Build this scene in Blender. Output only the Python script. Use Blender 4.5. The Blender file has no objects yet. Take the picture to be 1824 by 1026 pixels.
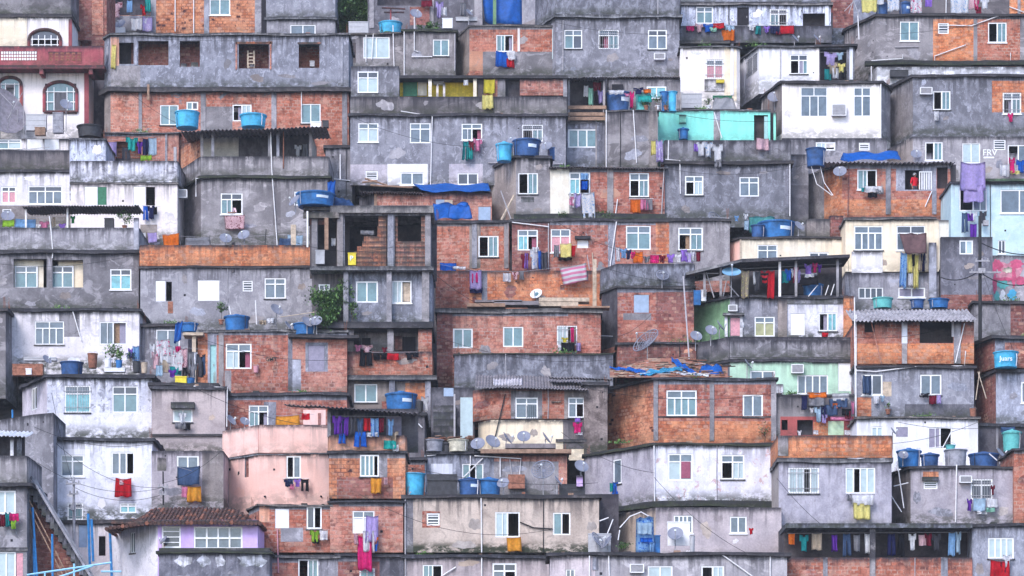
import bpy, bmesh, math, random
from mathutils import Vector, Matrix
random.seed(7)
C = bpy.context.scene.collection
S = bpy.context.scene
rd = math.radians
# ---------------------------------------------------------------- camera, sky, sun, exposure
F = 4900.0      # focal length in photo pixels (photo 1824 wide)
D = 140.0       # metres from camera to the foot of the hillside
HZ = 1500.0     # horizon row: the camera stands low and looks up the hill
CX = 912.0
cam = bpy.data.cameras.new('camera'); cam_o = bpy.data.objects.new('camera', cam); C.objects.link(cam_o)
cam.sensor_width = 36.0; cam.lens = F / 1824.0 * 36.0; cam.shift_y = (HZ - 513.0) / 1824.0
cam.clip_start = 1.0; cam.clip_end = 3000.0
cam_o.location = (0, -D, 0); cam_o.rotation_euler = (rd(90), 0, 0)
S.camera = cam_o
SUN_EL, SUN_AZ = 42.0, 208.0     # azimuth clockwise from +Y: behind the camera, to its left
w = bpy.data.worlds.new('World'); S.world = w; w.use_nodes = True
wn = w.node_tree.nodes; bg = wn['Background']
sky = wn.new('ShaderNodeTexSky'); sky.sky_type = 'NISHITA'; sky.sun_disc = False
sky.sun_elevation = rd(SUN_EL); sky.sun_rotation = rd(SUN_AZ); sky.air_density = 1.0; sky.dust_density = 1.6; sky.ozone_density = 3.0
w.node_tree.links.new(sky.outputs[0], bg.inputs[0]); bg.inputs[1].default_value = 0.15
sl = bpy.data.lights.new('sun', 'SUN'); sl.energy = 1.0; sl.angle = rd(18); sl.color = (1.0, 0.975, 0.96)
so = bpy.data.objects.new('sun', sl); C.objects.link(so)
sd = Vector((math.sin(rd(SUN_AZ)) * math.cos(rd(SUN_EL)), math.cos(rd(SUN_AZ)) * math.cos(rd(SUN_EL)), math.sin(rd(SUN_EL))))
so.rotation_euler = sd.to_track_quat('Z', 'Y').to_euler(); so.location = sd * 100
S.view_settings.view_transform = 'Standard'; S.view_settings.look = 'None'; S.view_settings.gamma = 1.0
S.view_settings.exposure = 1.1
try:
    S.cycles.max_bounces = 6; S.cycles.diffuse_bounces = 3; S.cycles.glossy_bounces = 2; S.cycles.use_denoising = True
except Exception: pass

def YF(py): return (1026.0 - py) / 1026.0 * 50.0
def sc(Y): return (D + Y) / F
def X(px, Y): return (px - CX) * sc(Y)
def Z(py, Y): return (HZ - py) * sc(Y)
def rnd(a=0, b=1): return random.uniform(a, b)

# ---------------------------------------------------------------- materials
class NT:
    def __init__(s, name):
        s.m = bpy.data.materials.new(name); s.m.use_nodes = True; s.t = s.m.node_tree; s.b = s.t.nodes['Principled BSDF']
    def n(s, typ, ins=None, **at):
        nd = s.t.nodes.new('ShaderNode' + typ)
        for k, v in at.items(): setattr(nd, k, v)
        for k, v in (ins or {}).items(): s.put(nd.inputs[k], v)
        return nd
    def put(s, sock, v):
        if isinstance(v, bpy.types.NodeSocket): s.t.links.new(v, sock)
        elif isinstance(v, bpy.types.Node): s.t.links.new(v.outputs[0], sock)
        else:
            if isinstance(v, tuple) and len(v) == 3 and sock.type == 'RGBA': v = v + (1,)
            sock.default_value = v
    def mix(s, f, a, b, mode='MIX'):
        nd = s.n('Mix', data_type='RGBA', blend_type=mode)
        s.put(nd.inputs[0], f); s.put(nd.inputs[6], a); s.put(nd.inputs[7], b); return nd.outputs[2]
    def rng(s, v, a, b, c=0.0, d=1.0, smooth=True):
        return s.n('MapRange', {0: v, 1: a, 2: b, 3: c, 4: d}, interpolation_type='SMOOTHSTEP' if smooth else 'LINEAR').outputs[0]
    def mul(s, a, b, op='MULTIPLY'): return s.n('Math', {0: a, 1: b}, operation=op).outputs[0]
    def uv(s):
        u = s.n('UVMap', uv_map='UVMap'); oi = s.n('ObjectInfo')
        r = s.n('CombineXYZ', {0: s.mul(oi.outputs['Random'], 57.0), 1: s.mul(oi.outputs['Random'], 31.0), 2: oi.outputs['Random']})
        return s.n('VectorMath', {0: u.outputs[0], 1: r.outputs[0]}, operation='ADD').outputs[0]
    def noise(s, v, sc_, det=6, rough=.6, dist=0.0):
        return s.n('TexNoise', {'Vector': v, 'Scale': sc_, 'Detail': det, 'Roughness': rough, 'Distortion': dist}).outputs[0]
    def scl(s, v, x, y, z=1): return s.n('VectorMath', {0: v, 1: (x, y, z)}, operation='MULTIPLY').outputs[0]
    def edge(s):
        e = s.n('SeparateXYZ', {0: s.n('UVMap', uv_map='Edge').outputs[0]}); return e.outputs[0], e.outputs[1]
    def grime(s, v, col, streak, low, dirtc=(.035, .034, .045), moss=(.045, .05, .035)):
        dt, db = s.edge()
        st = s.rng(s.noise(s.scl(v, 3.2, .22), 1.0, 6, .65), .45, .6)
        col = s.mix(s.mul(s.mul(st, s.rng(dt, 0, 1.5, 1, .12)), streak), col, dirtc)
        st2 = s.rng(s.noise(s.scl(v, 7, .5), 1.0, 5, .6), .42, .62)
        col = s.mix(s.mul(s.mul(st2, s.rng(dt, 0, .5, 1, 0)), streak), col, dirtc)
        col = s.mix(s.mul(s.rng(dt, .03, .34, .9, 0), s.rng(s.noise(v, 1.8, 7, .75), .34, .52)), col, dirtc)
        bl = s.mul(s.rng(db, 0, .8, 1, 0), s.rng(s.noise(s.scl(v, 1, 1.6), 1.7, 9, .72), .38, .56))
        return s.mix(s.mul(bl, low), col, moss)
    def out(s, col, rough=.9, bump=None, bs=.3, bd=.02, spec=.2):
        s.put(s.b.inputs['Base Color'], col); s.put(s.b.inputs['Roughness'], rough); s.b.inputs['Specular IOR Level'].default_value = spec
        if bump is not None:
            s.put(s.b.inputs['Normal'], s.n('Bump', {'Strength': bs, 'Distance': bd, 'Height': bump}).outputs[0])
        return s.m
M = {}
def plaster(name, c1, c2, c3=None, patch=.5, streak=.6, low=.5, peel=None, pc=(.3, .29, .3), fine=.13):
    t = NT(name); v = t.uv(); k = t.rng(t.n('ObjectInfo').outputs['Random'], 0, 1, .55, 1.7, False)
    v0 = v; v = t.n('VectorMath', {0: v, 1: t.n('CombineXYZ', {0: t.mul(k, k), 1: k, 2: k}).outputs[0]}, operation='MULTIPLY').outputs[0]
    n1 = t.noise(v, .8, 8, .65, .3)
    col = t.mix(t.rng(n1, .4, .6), c1, c2)
    n2 = t.noise(v, 1.35, 10, .68, 1.1)
    if c3: col = t.mix(t.mul(t.rng(n2, .53, .61), patch), col, c3)
    if peel is not None:
        n4 = t.noise(v, 1.3, 10, .72, .5)
        col = t.mix(t.rng(n4, peel, peel + .035), col, pc)
    v = v0; nf = t.noise(v, 11, 6, .75)
    col = t.mix(1.0, col, t.n('CombineColor', {0: t.rng(nf, .3, .7, 1 - fine, 1 + fine), 1: t.rng(nf, .3, .7, 1 - fine, 1 + fine), 2: t.rng(nf, .3, .7, 1 - fine, 1 + fine)}), 'MULTIPLY')
    oi = t.n('ObjectInfo').outputs['Random']; r2 = t.n('Math', {0: t.mul(oi, 7.13)}, operation='FRACT').outputs[0]
    col = t.mix(1.0, col, t.mix(oi, (1.1, 1.0, .9), (.95, .99, 1.06)), 'MULTIPLY'); vv = t.rng(r2, 0, 1, .84, 1.14)
    if sum(c1) < 1.6: col = t.mix(1.0, col, t.n('CombineColor', {0: vv, 1: vv, 2: vv}), 'MULTIPLY')
    col = t.grime(v, col, streak, low)
    M[name] = t.out(col, .92, nf, .5, .03); return M[name]
def brick(name, c1, c2, mort, smear=.3, dark=.3, sm_c=(.42, .36, .36), streak=.5, low=.4, pl=None, plc=(.24, .24, .27)):
    t = NT(name); u = t.n('UVMap', uv_map='UVMap').outputs[0]; v = t.uv()
    wob = t.n('VectorMath', {0: t.n('TexNoise', {'Vector': v, 'Scale': 3.0}).outputs[1], 1: (.02, .025, 0)}, operation='MULTIPLY')
    uu = t.n('VectorMath', {0: u, 1: wob.outputs[0]}, operation='ADD').outputs[0]
    kw = {'Vector': uu, 'Scale': 1.0, 'Mortar Size': .028, 'Mortar Smooth': .2, 'Brick Width': .31, 'Row Height': .2}
    am = tuple((c1[k] + c2[k]) * .36 for k in range(3))
    mo = t.mix(t.rng(t.noise(v, 1.6, 6, .7), .42, .6), am, mort)
    b1 = t.n('TexBrick', dict(kw, **{'Color1': c1, 'Color2': c2, 'Mortar': mo}), offset=.5)
    b2 = t.n('TexBrick', dict(kw, **{'Color1': (0, 0, 0), 'Color2': (1, 1, 1), 'Mortar': (.5, .5, .5)}), offset=.5)
    oi = t.n('ObjectInfo').outputs['Random']
    col = t.mix(1.0, b1.outputs[0], t.mix(oi, (1.12, 1.1, 1.0), (.84, .78, .86)), 'MULTIPLY')
    col = t.mix(t.rng(t.noise(t.scl(v, .5, 5), 1.0, 3, .5), .5, .64, 0, .3), col, (.2, .075, .06))
    n1 = t.noise(v, .9, 6, .6)
    col = t.mix(t.rng(n1, .4, .62, 0, .55), col, (c2[0] * 1.1, c2[1] * 1.35, c2[2] * 1.5))
    hole = t.mul(t.rng(b2.outputs[0], .84, .9), t.rng(t.noise(v, 1.1, 3), .5, .58))
    col = t.mix(t.mul(hole, dark), col, (.07, .03, .035))
    pale = t.mul(t.rng(b2.outputs[0], .3, .18), t.rng(t.noise(v, 1.7, 3), .38, .5))
    col = t.mix(t.mul(pale, .6), col, (.55, .33, .26))
    sp = t.noise(v, 3.6, 4, .62, .4)
    col = t.mix(t.rng(sp, .57, .65, 0, .4), col, (c2[0] * 1.25, c2[1] * 1.6, c2[2] * 1.8))
    col = t.mix(t.rng(sp, .43, .36, 0, .4), col, (c1[0] * .5, c1[1] * .5, c1[2] * .6))
    n2 = t.noise(v, 3.2, 10, .78, .5)
    col = t.mix(t.rng(n2, .55, .68, 0, smear), col, sm_c)
    col = t.mix(t.rng(t.noise(v, 2.2, 9, .75), .56, .7, 0, dark * 1.2), col, (.12, .05, .05))
    if pl is not None:
        col = t.mix(t.rng(t.noise(v, .75, 8, .62, .4), pl, pl + .03), col, plc)
    nf = t.noise(v, 14, 6, .75)
    f = t.rng(nf, .3, .7, .84, 1.16)
    col = t.mix(1.0, col, t.n('CombineColor', {0: f, 1: f, 2: f}), 'MULTIPLY')
    col = t.grime(v, col, streak, low)
    M[name] = t.out(col, .93, t.mul(t.mul(b1.outputs[1], -1.0), t.mul(nf, -.5), 'ADD'), .6, .03); return M[name]
def plain(name, c, rough=.7, var=.2, scale=6, spec=.3, metal=0):
    t = NT(name); tc = t.n('TexCoord').outputs['Object']; oi = t.n('ObjectInfo')
    v = t.n('VectorMath', {0: tc, 1: oi.outputs['Location']}, operation='ADD').outputs[0]
    nf = t.noise(v, scale, 6, .7); f = t.rng(nf, .3, .7, 1 - var, 1 + var)
    col = t.mix(1.0, c, t.n('CombineColor', {0: f, 1: f, 2: f}), 'MULTIPLY')
    m = t.out(col, rough, nf, .25, .01, spec); t.b.inputs['Metallic'].default_value = metal
    M[name] = m; return m
# walls
plaster('concrete', (.175, .175, .21), (.275, .275, .325), (.44, .44, .52), .65, .8, .75)
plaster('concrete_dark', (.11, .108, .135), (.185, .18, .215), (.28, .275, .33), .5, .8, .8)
plaster('concrete_pale', (.27, .27, .325), (.385, .385, .45), (.55, .55, .64), .6, .65, .7)
plaster('concrete_brown', (.22, .198, .21), (.32, .29, .3), (.41, .39, .41), .45, .65, .7)
plaster('parapet_stain', (.125, .123, .15), (.27, .27, .315), (.085, .083, .1), .7, .8, .8)
plaster('stained_brown', (.13, .105, .11), (.36, .31, .32), (.1, .08, .085), .7, .8, .9, fine=.2)
plaster('white_wall', (.78, .77, .84), (.84, .83, .9), (.62, .62, .7), .2, .35, .5, fine=.04)
plaster('white_dirty', (.66, .65, .74), (.78, .77, .86), (.42, .42, .49), .5, .6, .9, fine=.08)
plaster('white_mould', (.52, .53, .64), (.74, .74, .85), (.2, .2, .25), .75, .85, .9, fine=.16)
plaster('lilac_grey', (.42, .39, .46), (.54, .5, .57), (.32, .29, .33), .5, .6, .8)
plaster('beige_wall', (.4, .34, .315), (.51, .44, .41), (.28, .235, .22), .5, .7, 1.4)
plaster('cream_wall', (.76, .68, .56), (.84, .78, .68), (.66, .59, .52), .3, .25, .35, fine=.05)
plaster('pink_wall', (.84, .54, .49), (.88, .6, .555), (.78, .48, .44), .3, .3, .35, fine=.04)
plaster('peeled_pink', (.68, .67, .78), (.82, .81, .9), (.5, .48, .58), .4, .5, .9, peel=.57, pc=(.6, .44, .47), fine=.06)
plaster('mint_wall', (.27, .8, .68), (.31, .85, .73), (.26, .72, .62), .2, .2, .3, fine=.04)
plaster('green_wall', (.46, .68, .52), (.53, .74, .58), (.4, .58, .46), .3, .3, .35, fine=.05)
plaster('dark_green_wall', (.15, .28, .16), (.2, .34, .2), (.12, .22, .14), .4, .4, .5)
plaster('sky_blue_wall', (.46, .64, .75), (.56, .74, .84), (.64, .74, .82), .5, .3, .4, fine=.06)
plaster('lavender_wall', (.56, .4, .78), (.62, .47, .82), (.5, .35, .72), .3, .2, .3, fine=.04)
plaster('yellow_wall', (.8, .64, .06), (.86, .72, .12), (.5, .4, .08), .4, .4, .4)
plaster('maroon_wall', (.33, .075, .095), (.4, .11, .12), (.22, .065, .08), .4, .4, .5, fine=.08)
plaster('salmon_plaster', (.5, .25, .18), (.62, .34, .25), (.38, .29, .28), .6, .5, .6)
plaster('column_concrete', (.22, .22, .26), (.36, .355, .41), (.15, .145, .175), .5, .5, .5)
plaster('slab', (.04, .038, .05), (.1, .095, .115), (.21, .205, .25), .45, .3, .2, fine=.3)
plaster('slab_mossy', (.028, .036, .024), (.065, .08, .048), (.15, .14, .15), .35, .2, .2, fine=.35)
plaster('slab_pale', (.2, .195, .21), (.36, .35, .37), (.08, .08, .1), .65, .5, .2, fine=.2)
plaster('interior', (.06, .052, .064), (.11, .1, .115), None, .5, .3, .2)  # dark tone that paints shade onto recess backs and gaps
plaster('interior_pale', (.5, .46, .42), (.6, .55, .5), (.4, .36, .34), .4, .3, .3)
brick('brick_wall', (.26, .07, .05), (.5, .175, .12), (.46, .31, .28), .3, .7, sm_c=(.4, .27, .25))
brick('brick_orange', (.42, .11, .05), (.7, .255, .125), (.5, .28, .19), .22, .6, sm_c=(.5, .3, .22))
brick('brick_pale', (.31, .1, .075), (.58, .24, .175), (.54, .38, .34), .45, .6, sm_c=(.5, .35, .32))
brick('brick_dark', (.17, .055, .045), (.33, .12, .1), (.3, .21, .2), .3, .8, sm_c=(.3, .2, .19))
brick('brick_patchy', (.28, .08, .06), (.52, .19, .135), (.48, .33, .3), .35, .7, sm_c=(.42, .3, .28), pl=.6)
brick('brick_holes', (.4, .125, .06), (.66, .27, .15), (.2, .085, .07), .28, 1.0, sm_c=(.5, .32, .24))
# fittings
plain('white_frame', (.86, .86, .9), .4, .05)
plain('glass_teal', (.125, .225, .26), .12, .25, 1.5, .8)
plain('glass_grey', (.11, .145, .19), .1, .3, 1.5, .8)
plain('glass_dark', (.045, .05, .075), .1, .3, 1.5, .8)
plain('curtain_pale', (.42, .52, .57), .3, .12, 3, .7)
plain('curtain_pink', (.62, .3, .36), .6, .2, 9)
plain('curtain_mauve', (.3, .08, .14), .6, .2, 9)
plain('cyan_glass', (.16, .42, .48), .15, .3, 3, .8)
plain('olive_glass', (.36, .36, .2), .3, .2, 3, .5)
plain('grey_board', (.28, .26, .36), .7, .15); plain('blue_board', (.33, .42, .58), .8, .12, 3)
plain('white_board', (.8, .8, .86), .6, .08, 3)
plain('mint_board', (.35, .6, .62), .6, .1); plain('green_board', (.03, .16, .09), .5, .2)
plain('yellow_board', (.75, .6, .05), .6, .15); plain('brown_curtain', (.28, .18, .12), .8, .3, 10)
plain('grey_plastic', (.45, .45, .5), .5, .1); plain('dark_void', (.02, .018, .025), .9, .3)
plain('pvc', (.78, .76, .8), .5, .12); plain('pvc_grey', (.4, .38, .42), .6, .2); plain('cable_black', (.02, .02, .025), .6, .1)
plain('tank_blue', (.025, .14, .38), .65, .45, 1.6, .35); plain('tank_dark_blue', (.028, .085, .24), .65, .5, 1.6, .35)
plain('tank_sky', (.06, .4, .66), .6, .3, 2.2, .4); plain('tank_grey', (.3, .3, .36), .8, .3, 4); plain('tank_black', (.05, .05, .06), .7, .3, 4)
plain('tank_cream', (.6, .56, .46), .8, .35, 4); plain('tank_teal', (.12, .45, .45), .6, .2, 4)
plain('label_white', (.72, .8, .92), .6, .1)
plain('tarp_blue', (.01, .16, .62), .5, .2, 3, .4); plain('tarp_brown', (.22, .13, .14), .85, .2, 3); plain('tarp_grey', (.22, .2, .24), .85, .3, 3)
plain('dish_grey', (.22, .23, .3), .6, .12, 3); plain('dish_white', (.75, .78, .82), .5, .1, 3); plain('dish_blue', (.2, .4, .6), .6, .1, 3)
plain('steel', (.35, .34, .38), .6, .25); plain('steel_blue', (.03, .2, .5), .6, .25); plain('steel_pale_blue', (.3, .6, .85), .5, .15); plain('rust', (.24, .1, .07), .9, .4)
plain('fibre_cement', (.2, .18, .2), .95, .35, 2); plain('fibre_mid', (.32, .3, .33), .95, .45, 2); plain('fibre_pale', (.45, .42, .46), .95, .35, 2); plain('mural_pink', (.62, .26, .34), .9, .3, 3); plain('mural_rose', (.55, .1, .2), .9, .3, 3); plain('white_sheet_metal', (.68, .68, .74), .6, .15, 2)
plain('wood', (.3, .19, .14), .85, .35, 5); plain('wood_pale', (.5, .4, .32), .85, .3, 5); plain('tile_dark', (.095, .05, .045), .9, .4, 5); plain('terracotta', (.3, .13, .09), .9, .4, 5)
plain('leaf', (.07, .15, .045), .7, .5, 3); plain('leaf_light', (.15, .27, .075), .7, .4, 3); plain('bark', (.1, .075, .06), .9, .3)
plain('skin', (.28, .15, .11), .6, .1); plain('hair_black', (.015, .012, .012), .7, .1)
COL = dict(white=(.84, .84, .9), cream=(.78, .72, .55), yellow=(.75, .66, .08), pale_yellow=(.9, .82, .34), orange=(.85, .22, .03), amber=(.85, .42, .06), red=(.68, .02, .04),
  maroon=(.25, .02, .05), pink=(.8, .3, .5), hot_pink=(.8, .03, .25), pale_pink=(.8, .55, .62), purple=(.2, .05, .5), violet=(.4, .22, .75), lilac=(.55, .45, .8),
  blue=(.02, .16, .68), navy=(.025, .03, .12), light_blue=(.28, .5, .8), pale_blue=(.5, .66, .82), denim=(.09, .15, .3), teal=(.02, .33, .36), turquoise=(.03, .5, .48),
  green=(.05, .35, .12), mint=(.4, .75, .62), lime=(.35, .6, .06), brown=(.2, .11, .08), beige=(.55, .45, .36), grey=(.32, .32, .37), dark_grey=(.1, .1, .13), black=(.02, .02, .03))
def cloth_mat(c):
    k = 'cloth_' + c
    if k in M: return M[k]
    if c.startswith('floral') or c.startswith('striped') or c.startswith('patterned'):
        base, spot = {'floral_pink': ('pale_pink', 'maroon'), 'floral_white': ('white', 'hot_pink'), 'patterned_white': ('white', 'light_blue'), 'striped_pink': ('white', 'pink'),
          'striped_blue': ('pale_blue', 'blue'), 'striped_red': ('red', 'black'), 'patterned_blue': ('light_blue', 'blue'), 'patterned_beige': ('beige', 'pale_yellow'), 'patterned_lilac': ('lilac', 'white'),
          'striped_white': ('white', 'grey')}[c]
        t = NT(k); tc = t.n('TexCoord').outputs['Object']
        if 'striped' in c:
            x = t.n('SeparateXYZ', {0: tc}); f = t.rng(t.n('Math', {0: t.mul(x.outputs[2], 22.0)}, operation='SINE').outputs[0], -.2, .2)
        else: f = t.rng(t.noise(tc, 9, 2, .5, 1), .57, .61)
        M[k] = t.out(t.mix(f, COL[base], COL[spot]), .9, None); return M[k]
    return plain(k, COL[c], .9, .16, 7, .1)

# ---------------------------------------------------------------- mesh helpers
class MB:
    def __init__(s): s.v = []; s.f = []; s.m = []; s.uv = []; s.e = []; s.mats = []
    def mi(s, mat):
        mat = M[mat] if isinstance(mat, str) else mat
        if mat not in s.mats: s.mats.append(mat)
        return s.mats.index(mat)
    def face(s, pts, mat, uv=None, ed=None):
        i = len(s.v); s.v += [tuple(p) for p in pts]; s.f.append(tuple(range(i, i + len(pts)))); s.m.append(s.mi(mat))
        if uv is None:
            a, b, c = Vector(pts[0]), Vector(pts[1]), Vector(pts[2]); n = (b - a).cross(c - a)
            if abs(n.z) > max(abs(n.x), abs(n.y)): uv = [(p[0], p[1]) for p in pts]
            elif abs(n.x) > abs(n.y): uv = [(p[1], p[2]) for p in pts]
            else: uv = [(p[0], p[2]) for p in pts]
        if ed is None:
            zs = [p[2] for p in pts]; t = max(zs); b = min(zs); ed = [(t - p[2] + .05, p[2] - b + .05) for p in pts]
        s.uv += uv; s.e += ed
    def box(s, o, d, u0, u1, z0, z1, w0, w1, mat, ztop=None, zbot=None):
        """box in a wall frame: o = origin (x,y), d = unit direction along wall, inward normal is left of d"""
        n = (-d[1], d[0]); ztop = z1 if ztop is None else ztop; zbot = z0 if zbot is None else zbot
        def P(u, z, w): return (o[0] + d[0] * u + n[0] * w, o[1] + d[1] * u + n[1] * w, z)
        q = [[(u0, z0, w0), (u1, z0, w0), (u1, z1, w0), (u0, z1, w0)], [(u1, z0, w1), (u0, z0, w1), (u0, z1, w1), (u1, z1, w1)],
             [(u0, z0, w1), (u0, z0, w0), (u0, z1, w0), (u0, z1, w1)], [(u1, z0, w0), (u1, z0, w1), (u1, z1, w1), (u1, z1, w0)],
             [(u0, z1, w0), (u1, z1, w0), (u1, z1, w1), (u0, z1, w1)], [(u0, z0, w1), (u1, z0, w1), (u1, z0, w0), (u0, z0, w0)]]
        for k, f in enumerate(q):
            uv = [(a + c, b) for a, b, c in f] if k < 4 else [(a, b + c) for a, b, c in f]
            s.face([P(*p) for p in f], mat, uv, [(ztop - p[1] + .02, p[1] - zbot + .02) for p in f])
    def tube(s, pts, r, mat, n=8, cap=True):
        pts = [Vector(p) for p in pts]; rings = []
        rr = r if isinstance(r, (list, tuple)) else [r] * len(pts)
        for i, p in enumerate(pts):
            t = (pts[min(i + 1, len(pts) - 1)] - pts[max(i - 1, 0)]).normalized()
            a = t.cross(Vector((0, 0, 1)) if abs(t.z) < .9 else Vector((1, 0, 0))).normalized(); b = t.cross(a)
            rings.append([p + (a * math.cos(6.2832 * k / n) + b * math.sin(6.2832 * k / n)) * rr[i] for k in range(n)])
        for i in range(len(rings) - 1):
            for k in range(n):
                s.face([rings[i][k], rings[i][(k + 1) % n], rings[i + 1][(k + 1) % n], rings[i + 1][k]], mat)
        if cap:
            s.face(rings[0][::-1], mat); s.face(rings[-1], mat)
    def lathe(s, c, prof, mat, n=28, wob=0.0, sx=1.0, sy=1.0):
        rings = []
        for (r, z) in prof:
            rings.append([(c[0] + sx * (r + (wob * math.sin(k * 1.0) if wob else 0)) * math.cos(6.2832 * k / n), c[1] + sy * (r + (wob * math.sin(k) if wob else 0)) * math.sin(6.2832 * k / n), c[2] + z) for k in range(n)])
        for i in range(len(rings) - 1):
            for k in range(n):
                s.face([rings[i][k], rings[i][(k + 1) % n], rings[i + 1][(k + 1) % n], rings[i + 1][k]], mat)
        s.face(rings[0][::-1], mat); s.face(rings[-1], mat)
    def build(s, name, parent=None, loc=None, smooth=False):
        off = Vector(loc) if loc is not None else (parent.matrix_world_loc if False else Vector((0, 0, 0)))
        if parent is not None and loc is None: off = WL(parent)
        me = bpy.data.meshes.new(name)
        me.from_pydata([(p[0] - off.x, p[1] - off.y, p[2] - off.z) for p in s.v], [], s.f)
        for m in s.mats: me.materials.append(m)
        me.polygons.foreach_set('material_index', s.m)
        a = me.uv_layers.new(name='UVMap'); b = me.uv_layers.new(name='Edge')
        a.data.foreach_set('uv', [x for t in s.uv for x in t]); b.data.foreach_set('uv', [x for t in s.e for x in t])
        if smooth:
            bm = bmesh.new(); bm.from_mesh(me); bmesh.ops.remove_doubles(bm, verts=bm.verts, dist=1e-4); bm.to_mesh(me); bm.free()
            me.polygons.foreach_set('use_smooth', [True] * len(me.polygons))
            try: me.set_sharp_from_angle(angle=rd(40))
            except Exception: pass
        me.update()
        o = bpy.data.objects.new(name, me); C.objects.link(o)
        if parent is not None:
            o.parent = parent
            if loc is not None: o.location = off - WL(parent)
        elif loc is not None: o.location = off
        return o
def WL(o):
    v = Vector(o.location)
    while o.parent: o = o.parent; v += Vector(o.location)
    return v
LABELS = {}
def tag(o, label, cat, group=None):
    o['label'] = label; o['category'] = cat
    if group: o['group'] = group
    LABELS.setdefault(label, []).append(o.name); return o
def empty(name, loc, label, cat, group=None):
    o = bpy.data.objects.new(name, None); C.objects.link(o); o.location = loc; o.empty_display_size = .3
    return tag(o, label, cat, group)
def structure(o, kind='structure'): o['kind'] = kind; return o

# ---------------------------------------------------------------- windows
def window(root, o, d, u0, u1, z0, z1, kind, opt=None, dep=.07):
    """white aluminium window set in an opening; flags after the digit leave a pane open"""
    k = kind[0]; fl = kind[1:]
    W = u1 - u0; Hh = z1 - z0; b = min(rnd(.062, .085), W * .11); mb = MB(); pane = MB()
    def bar(a0, a1, c0, c1, w0=dep - .045, w1=dep + .02, mat='white_frame'): mb.box(o, d, a0, a1, c0, c1, w0, w1, mat)
    def gl(a0, a1, c0, c1, mat): pane.box(o, d, a0, a1, c0, c1, dep - .01, dep, mat)
    gm = opt or random.choice(['glass_teal', 'glass_grey', 'glass_teal', 'curtain_pale'])
    if k in 'PS':      # closed board
        bar(u0 + .01, u1 - .01, z0 + .01, z1 - .01, dep - .05, dep, opt or 'white_board')
        mb.build('shutter' if k == 'S' else 'board', root); return None
    # outer frame
    bar(u0, u0 + b, z0, z1); bar(u1 - b, u1, z0, z1); bar(u0 + b, u1 - b, z1 - b, z1); bar(u0 + b, u1 - b, z0, z0 + b)
    zi = z1 - b; zt = zi
    if k in '4WT':
        zt = z1 - Hh * .3
        bar(u0 + b, u1 - b, zt - b * .45, zt + b * .45, dep - .048, dep + .022)
        um = (u0 + u1) / 2
        bar(um - b * .45, um + b * .45, zt + b * .45, z1 - b)
        top = random.choice(['glass_grey', 'glass_dark', 'glass_grey'])
        gl(u0 + b, um - b * .45, zt + b * .45, z1 - b, top); gl(um + b * .45, u1 - b, zt + b * .45, z1 - b, top)
        zt -= b * .45
    nd = {'2': 2, '4': 2, 'W': 4, 'w': 4, 'T': 3, 't': 3, '1': 1, 'X': 1}[k]
    if k == 'X':
        for q in (1, 2, 3): bar(u0 + b, u1 - b, z0 + Hh * q / 4 - .022, z0 + Hh * q / 4 + .022, dep - .07, dep + .0)
        gl(u0 + b, u1 - b, z0 + b, z1 - b, 'glass_dark')
    else:
        w_ = (W - 2 * b) / nd
        for q in range(nd):
            a0 = u0 + b + w_ * q; a1 = a0 + w_
            if q: bar(a0 - b * .5, a0 + b * .5, z0 + b, zt, dep - .05, dep + .024)
            op = ('L' in fl and q == 0) or ('R' in fl and q == nd - 1) or ('M' in fl and q in (1,)) or ('N' in fl and q == 2)
            if not op:
                g2 = gm if opt or random.random() < .6 else random.choice(['glass_grey', 'glass_teal', 'curtain_pale', 'glass_dark'])
                gl(a0 + (b * .5 if q else 0), a1 - (b * .5 if q < nd - 1 else 0), z0 + b, zt, g2)
                if not opt and random.random() < .35: pane.box(o, d, a0 + b * .6, a0 + b * .6 + w_ * rnd(.25, .6), z0 + b, zt, dep - .014, dep - .011, random.choice(['curtain_pale', 'white_board', 'curtain_pale', 'brown_curtain', 'grey_board']))
            elif random.random() < .35:
                mb.box(o, d, a0 + w_ * rnd(.45, .65), a1 - .02, z0 + b, zt - .03, dep + .12, dep + .14, random.choice(['brown_curtain', 'curtain_mauve', 'grey_board', 'curtain_pale']))
        if 'S' in fl or fl in ('L', 'R') and k in '24' and W > .9:   # the slid sash doubles the frame on the other side
            a0 = u0 + b + w_ if 'L' in fl else u0 + b
            bar(a0 + w_ * .55 - .02, a0 + w_ * .55 + .02, z0 + b, zt, dep - .09, dep - .055)
            bar(a0 + .0, a0 + .04, z0 + b, zt, dep - .09, dep - .055) if 'L' in fl else None
    wo = mb.build('window', root)
    if pane.f: pane.build('pane', wo)
    if random.random() < .14 and k != 'X' and W > .7:
        gb = MB(); nb = int(W / .13)
        for q in range(1, nb): gb.box(o, d, u0 + W * q / nb - .009, u0 + W * q / nb + .009, z0, z1, -.03, -.012, 'steel')
        for zz in (z0 + Hh * .2, z0 + Hh * .8): gb.box(o, d, u0 - .03, u1 + .03, zz - .012, zz + .012, -.034, -.03 + .02, 'steel')
        gb.build('security_grille', wo)
    if random.random() < .55 and k != 'X':
        sb = MB(); sb.box(o, d, u0 - .05, u1 + .05, z0 - .07, z0 - .004, -.06, .05, 'slab_pale' if random.random() < .6 else 'white_frame'); sb.build('sill', wo)
    return wo

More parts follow.
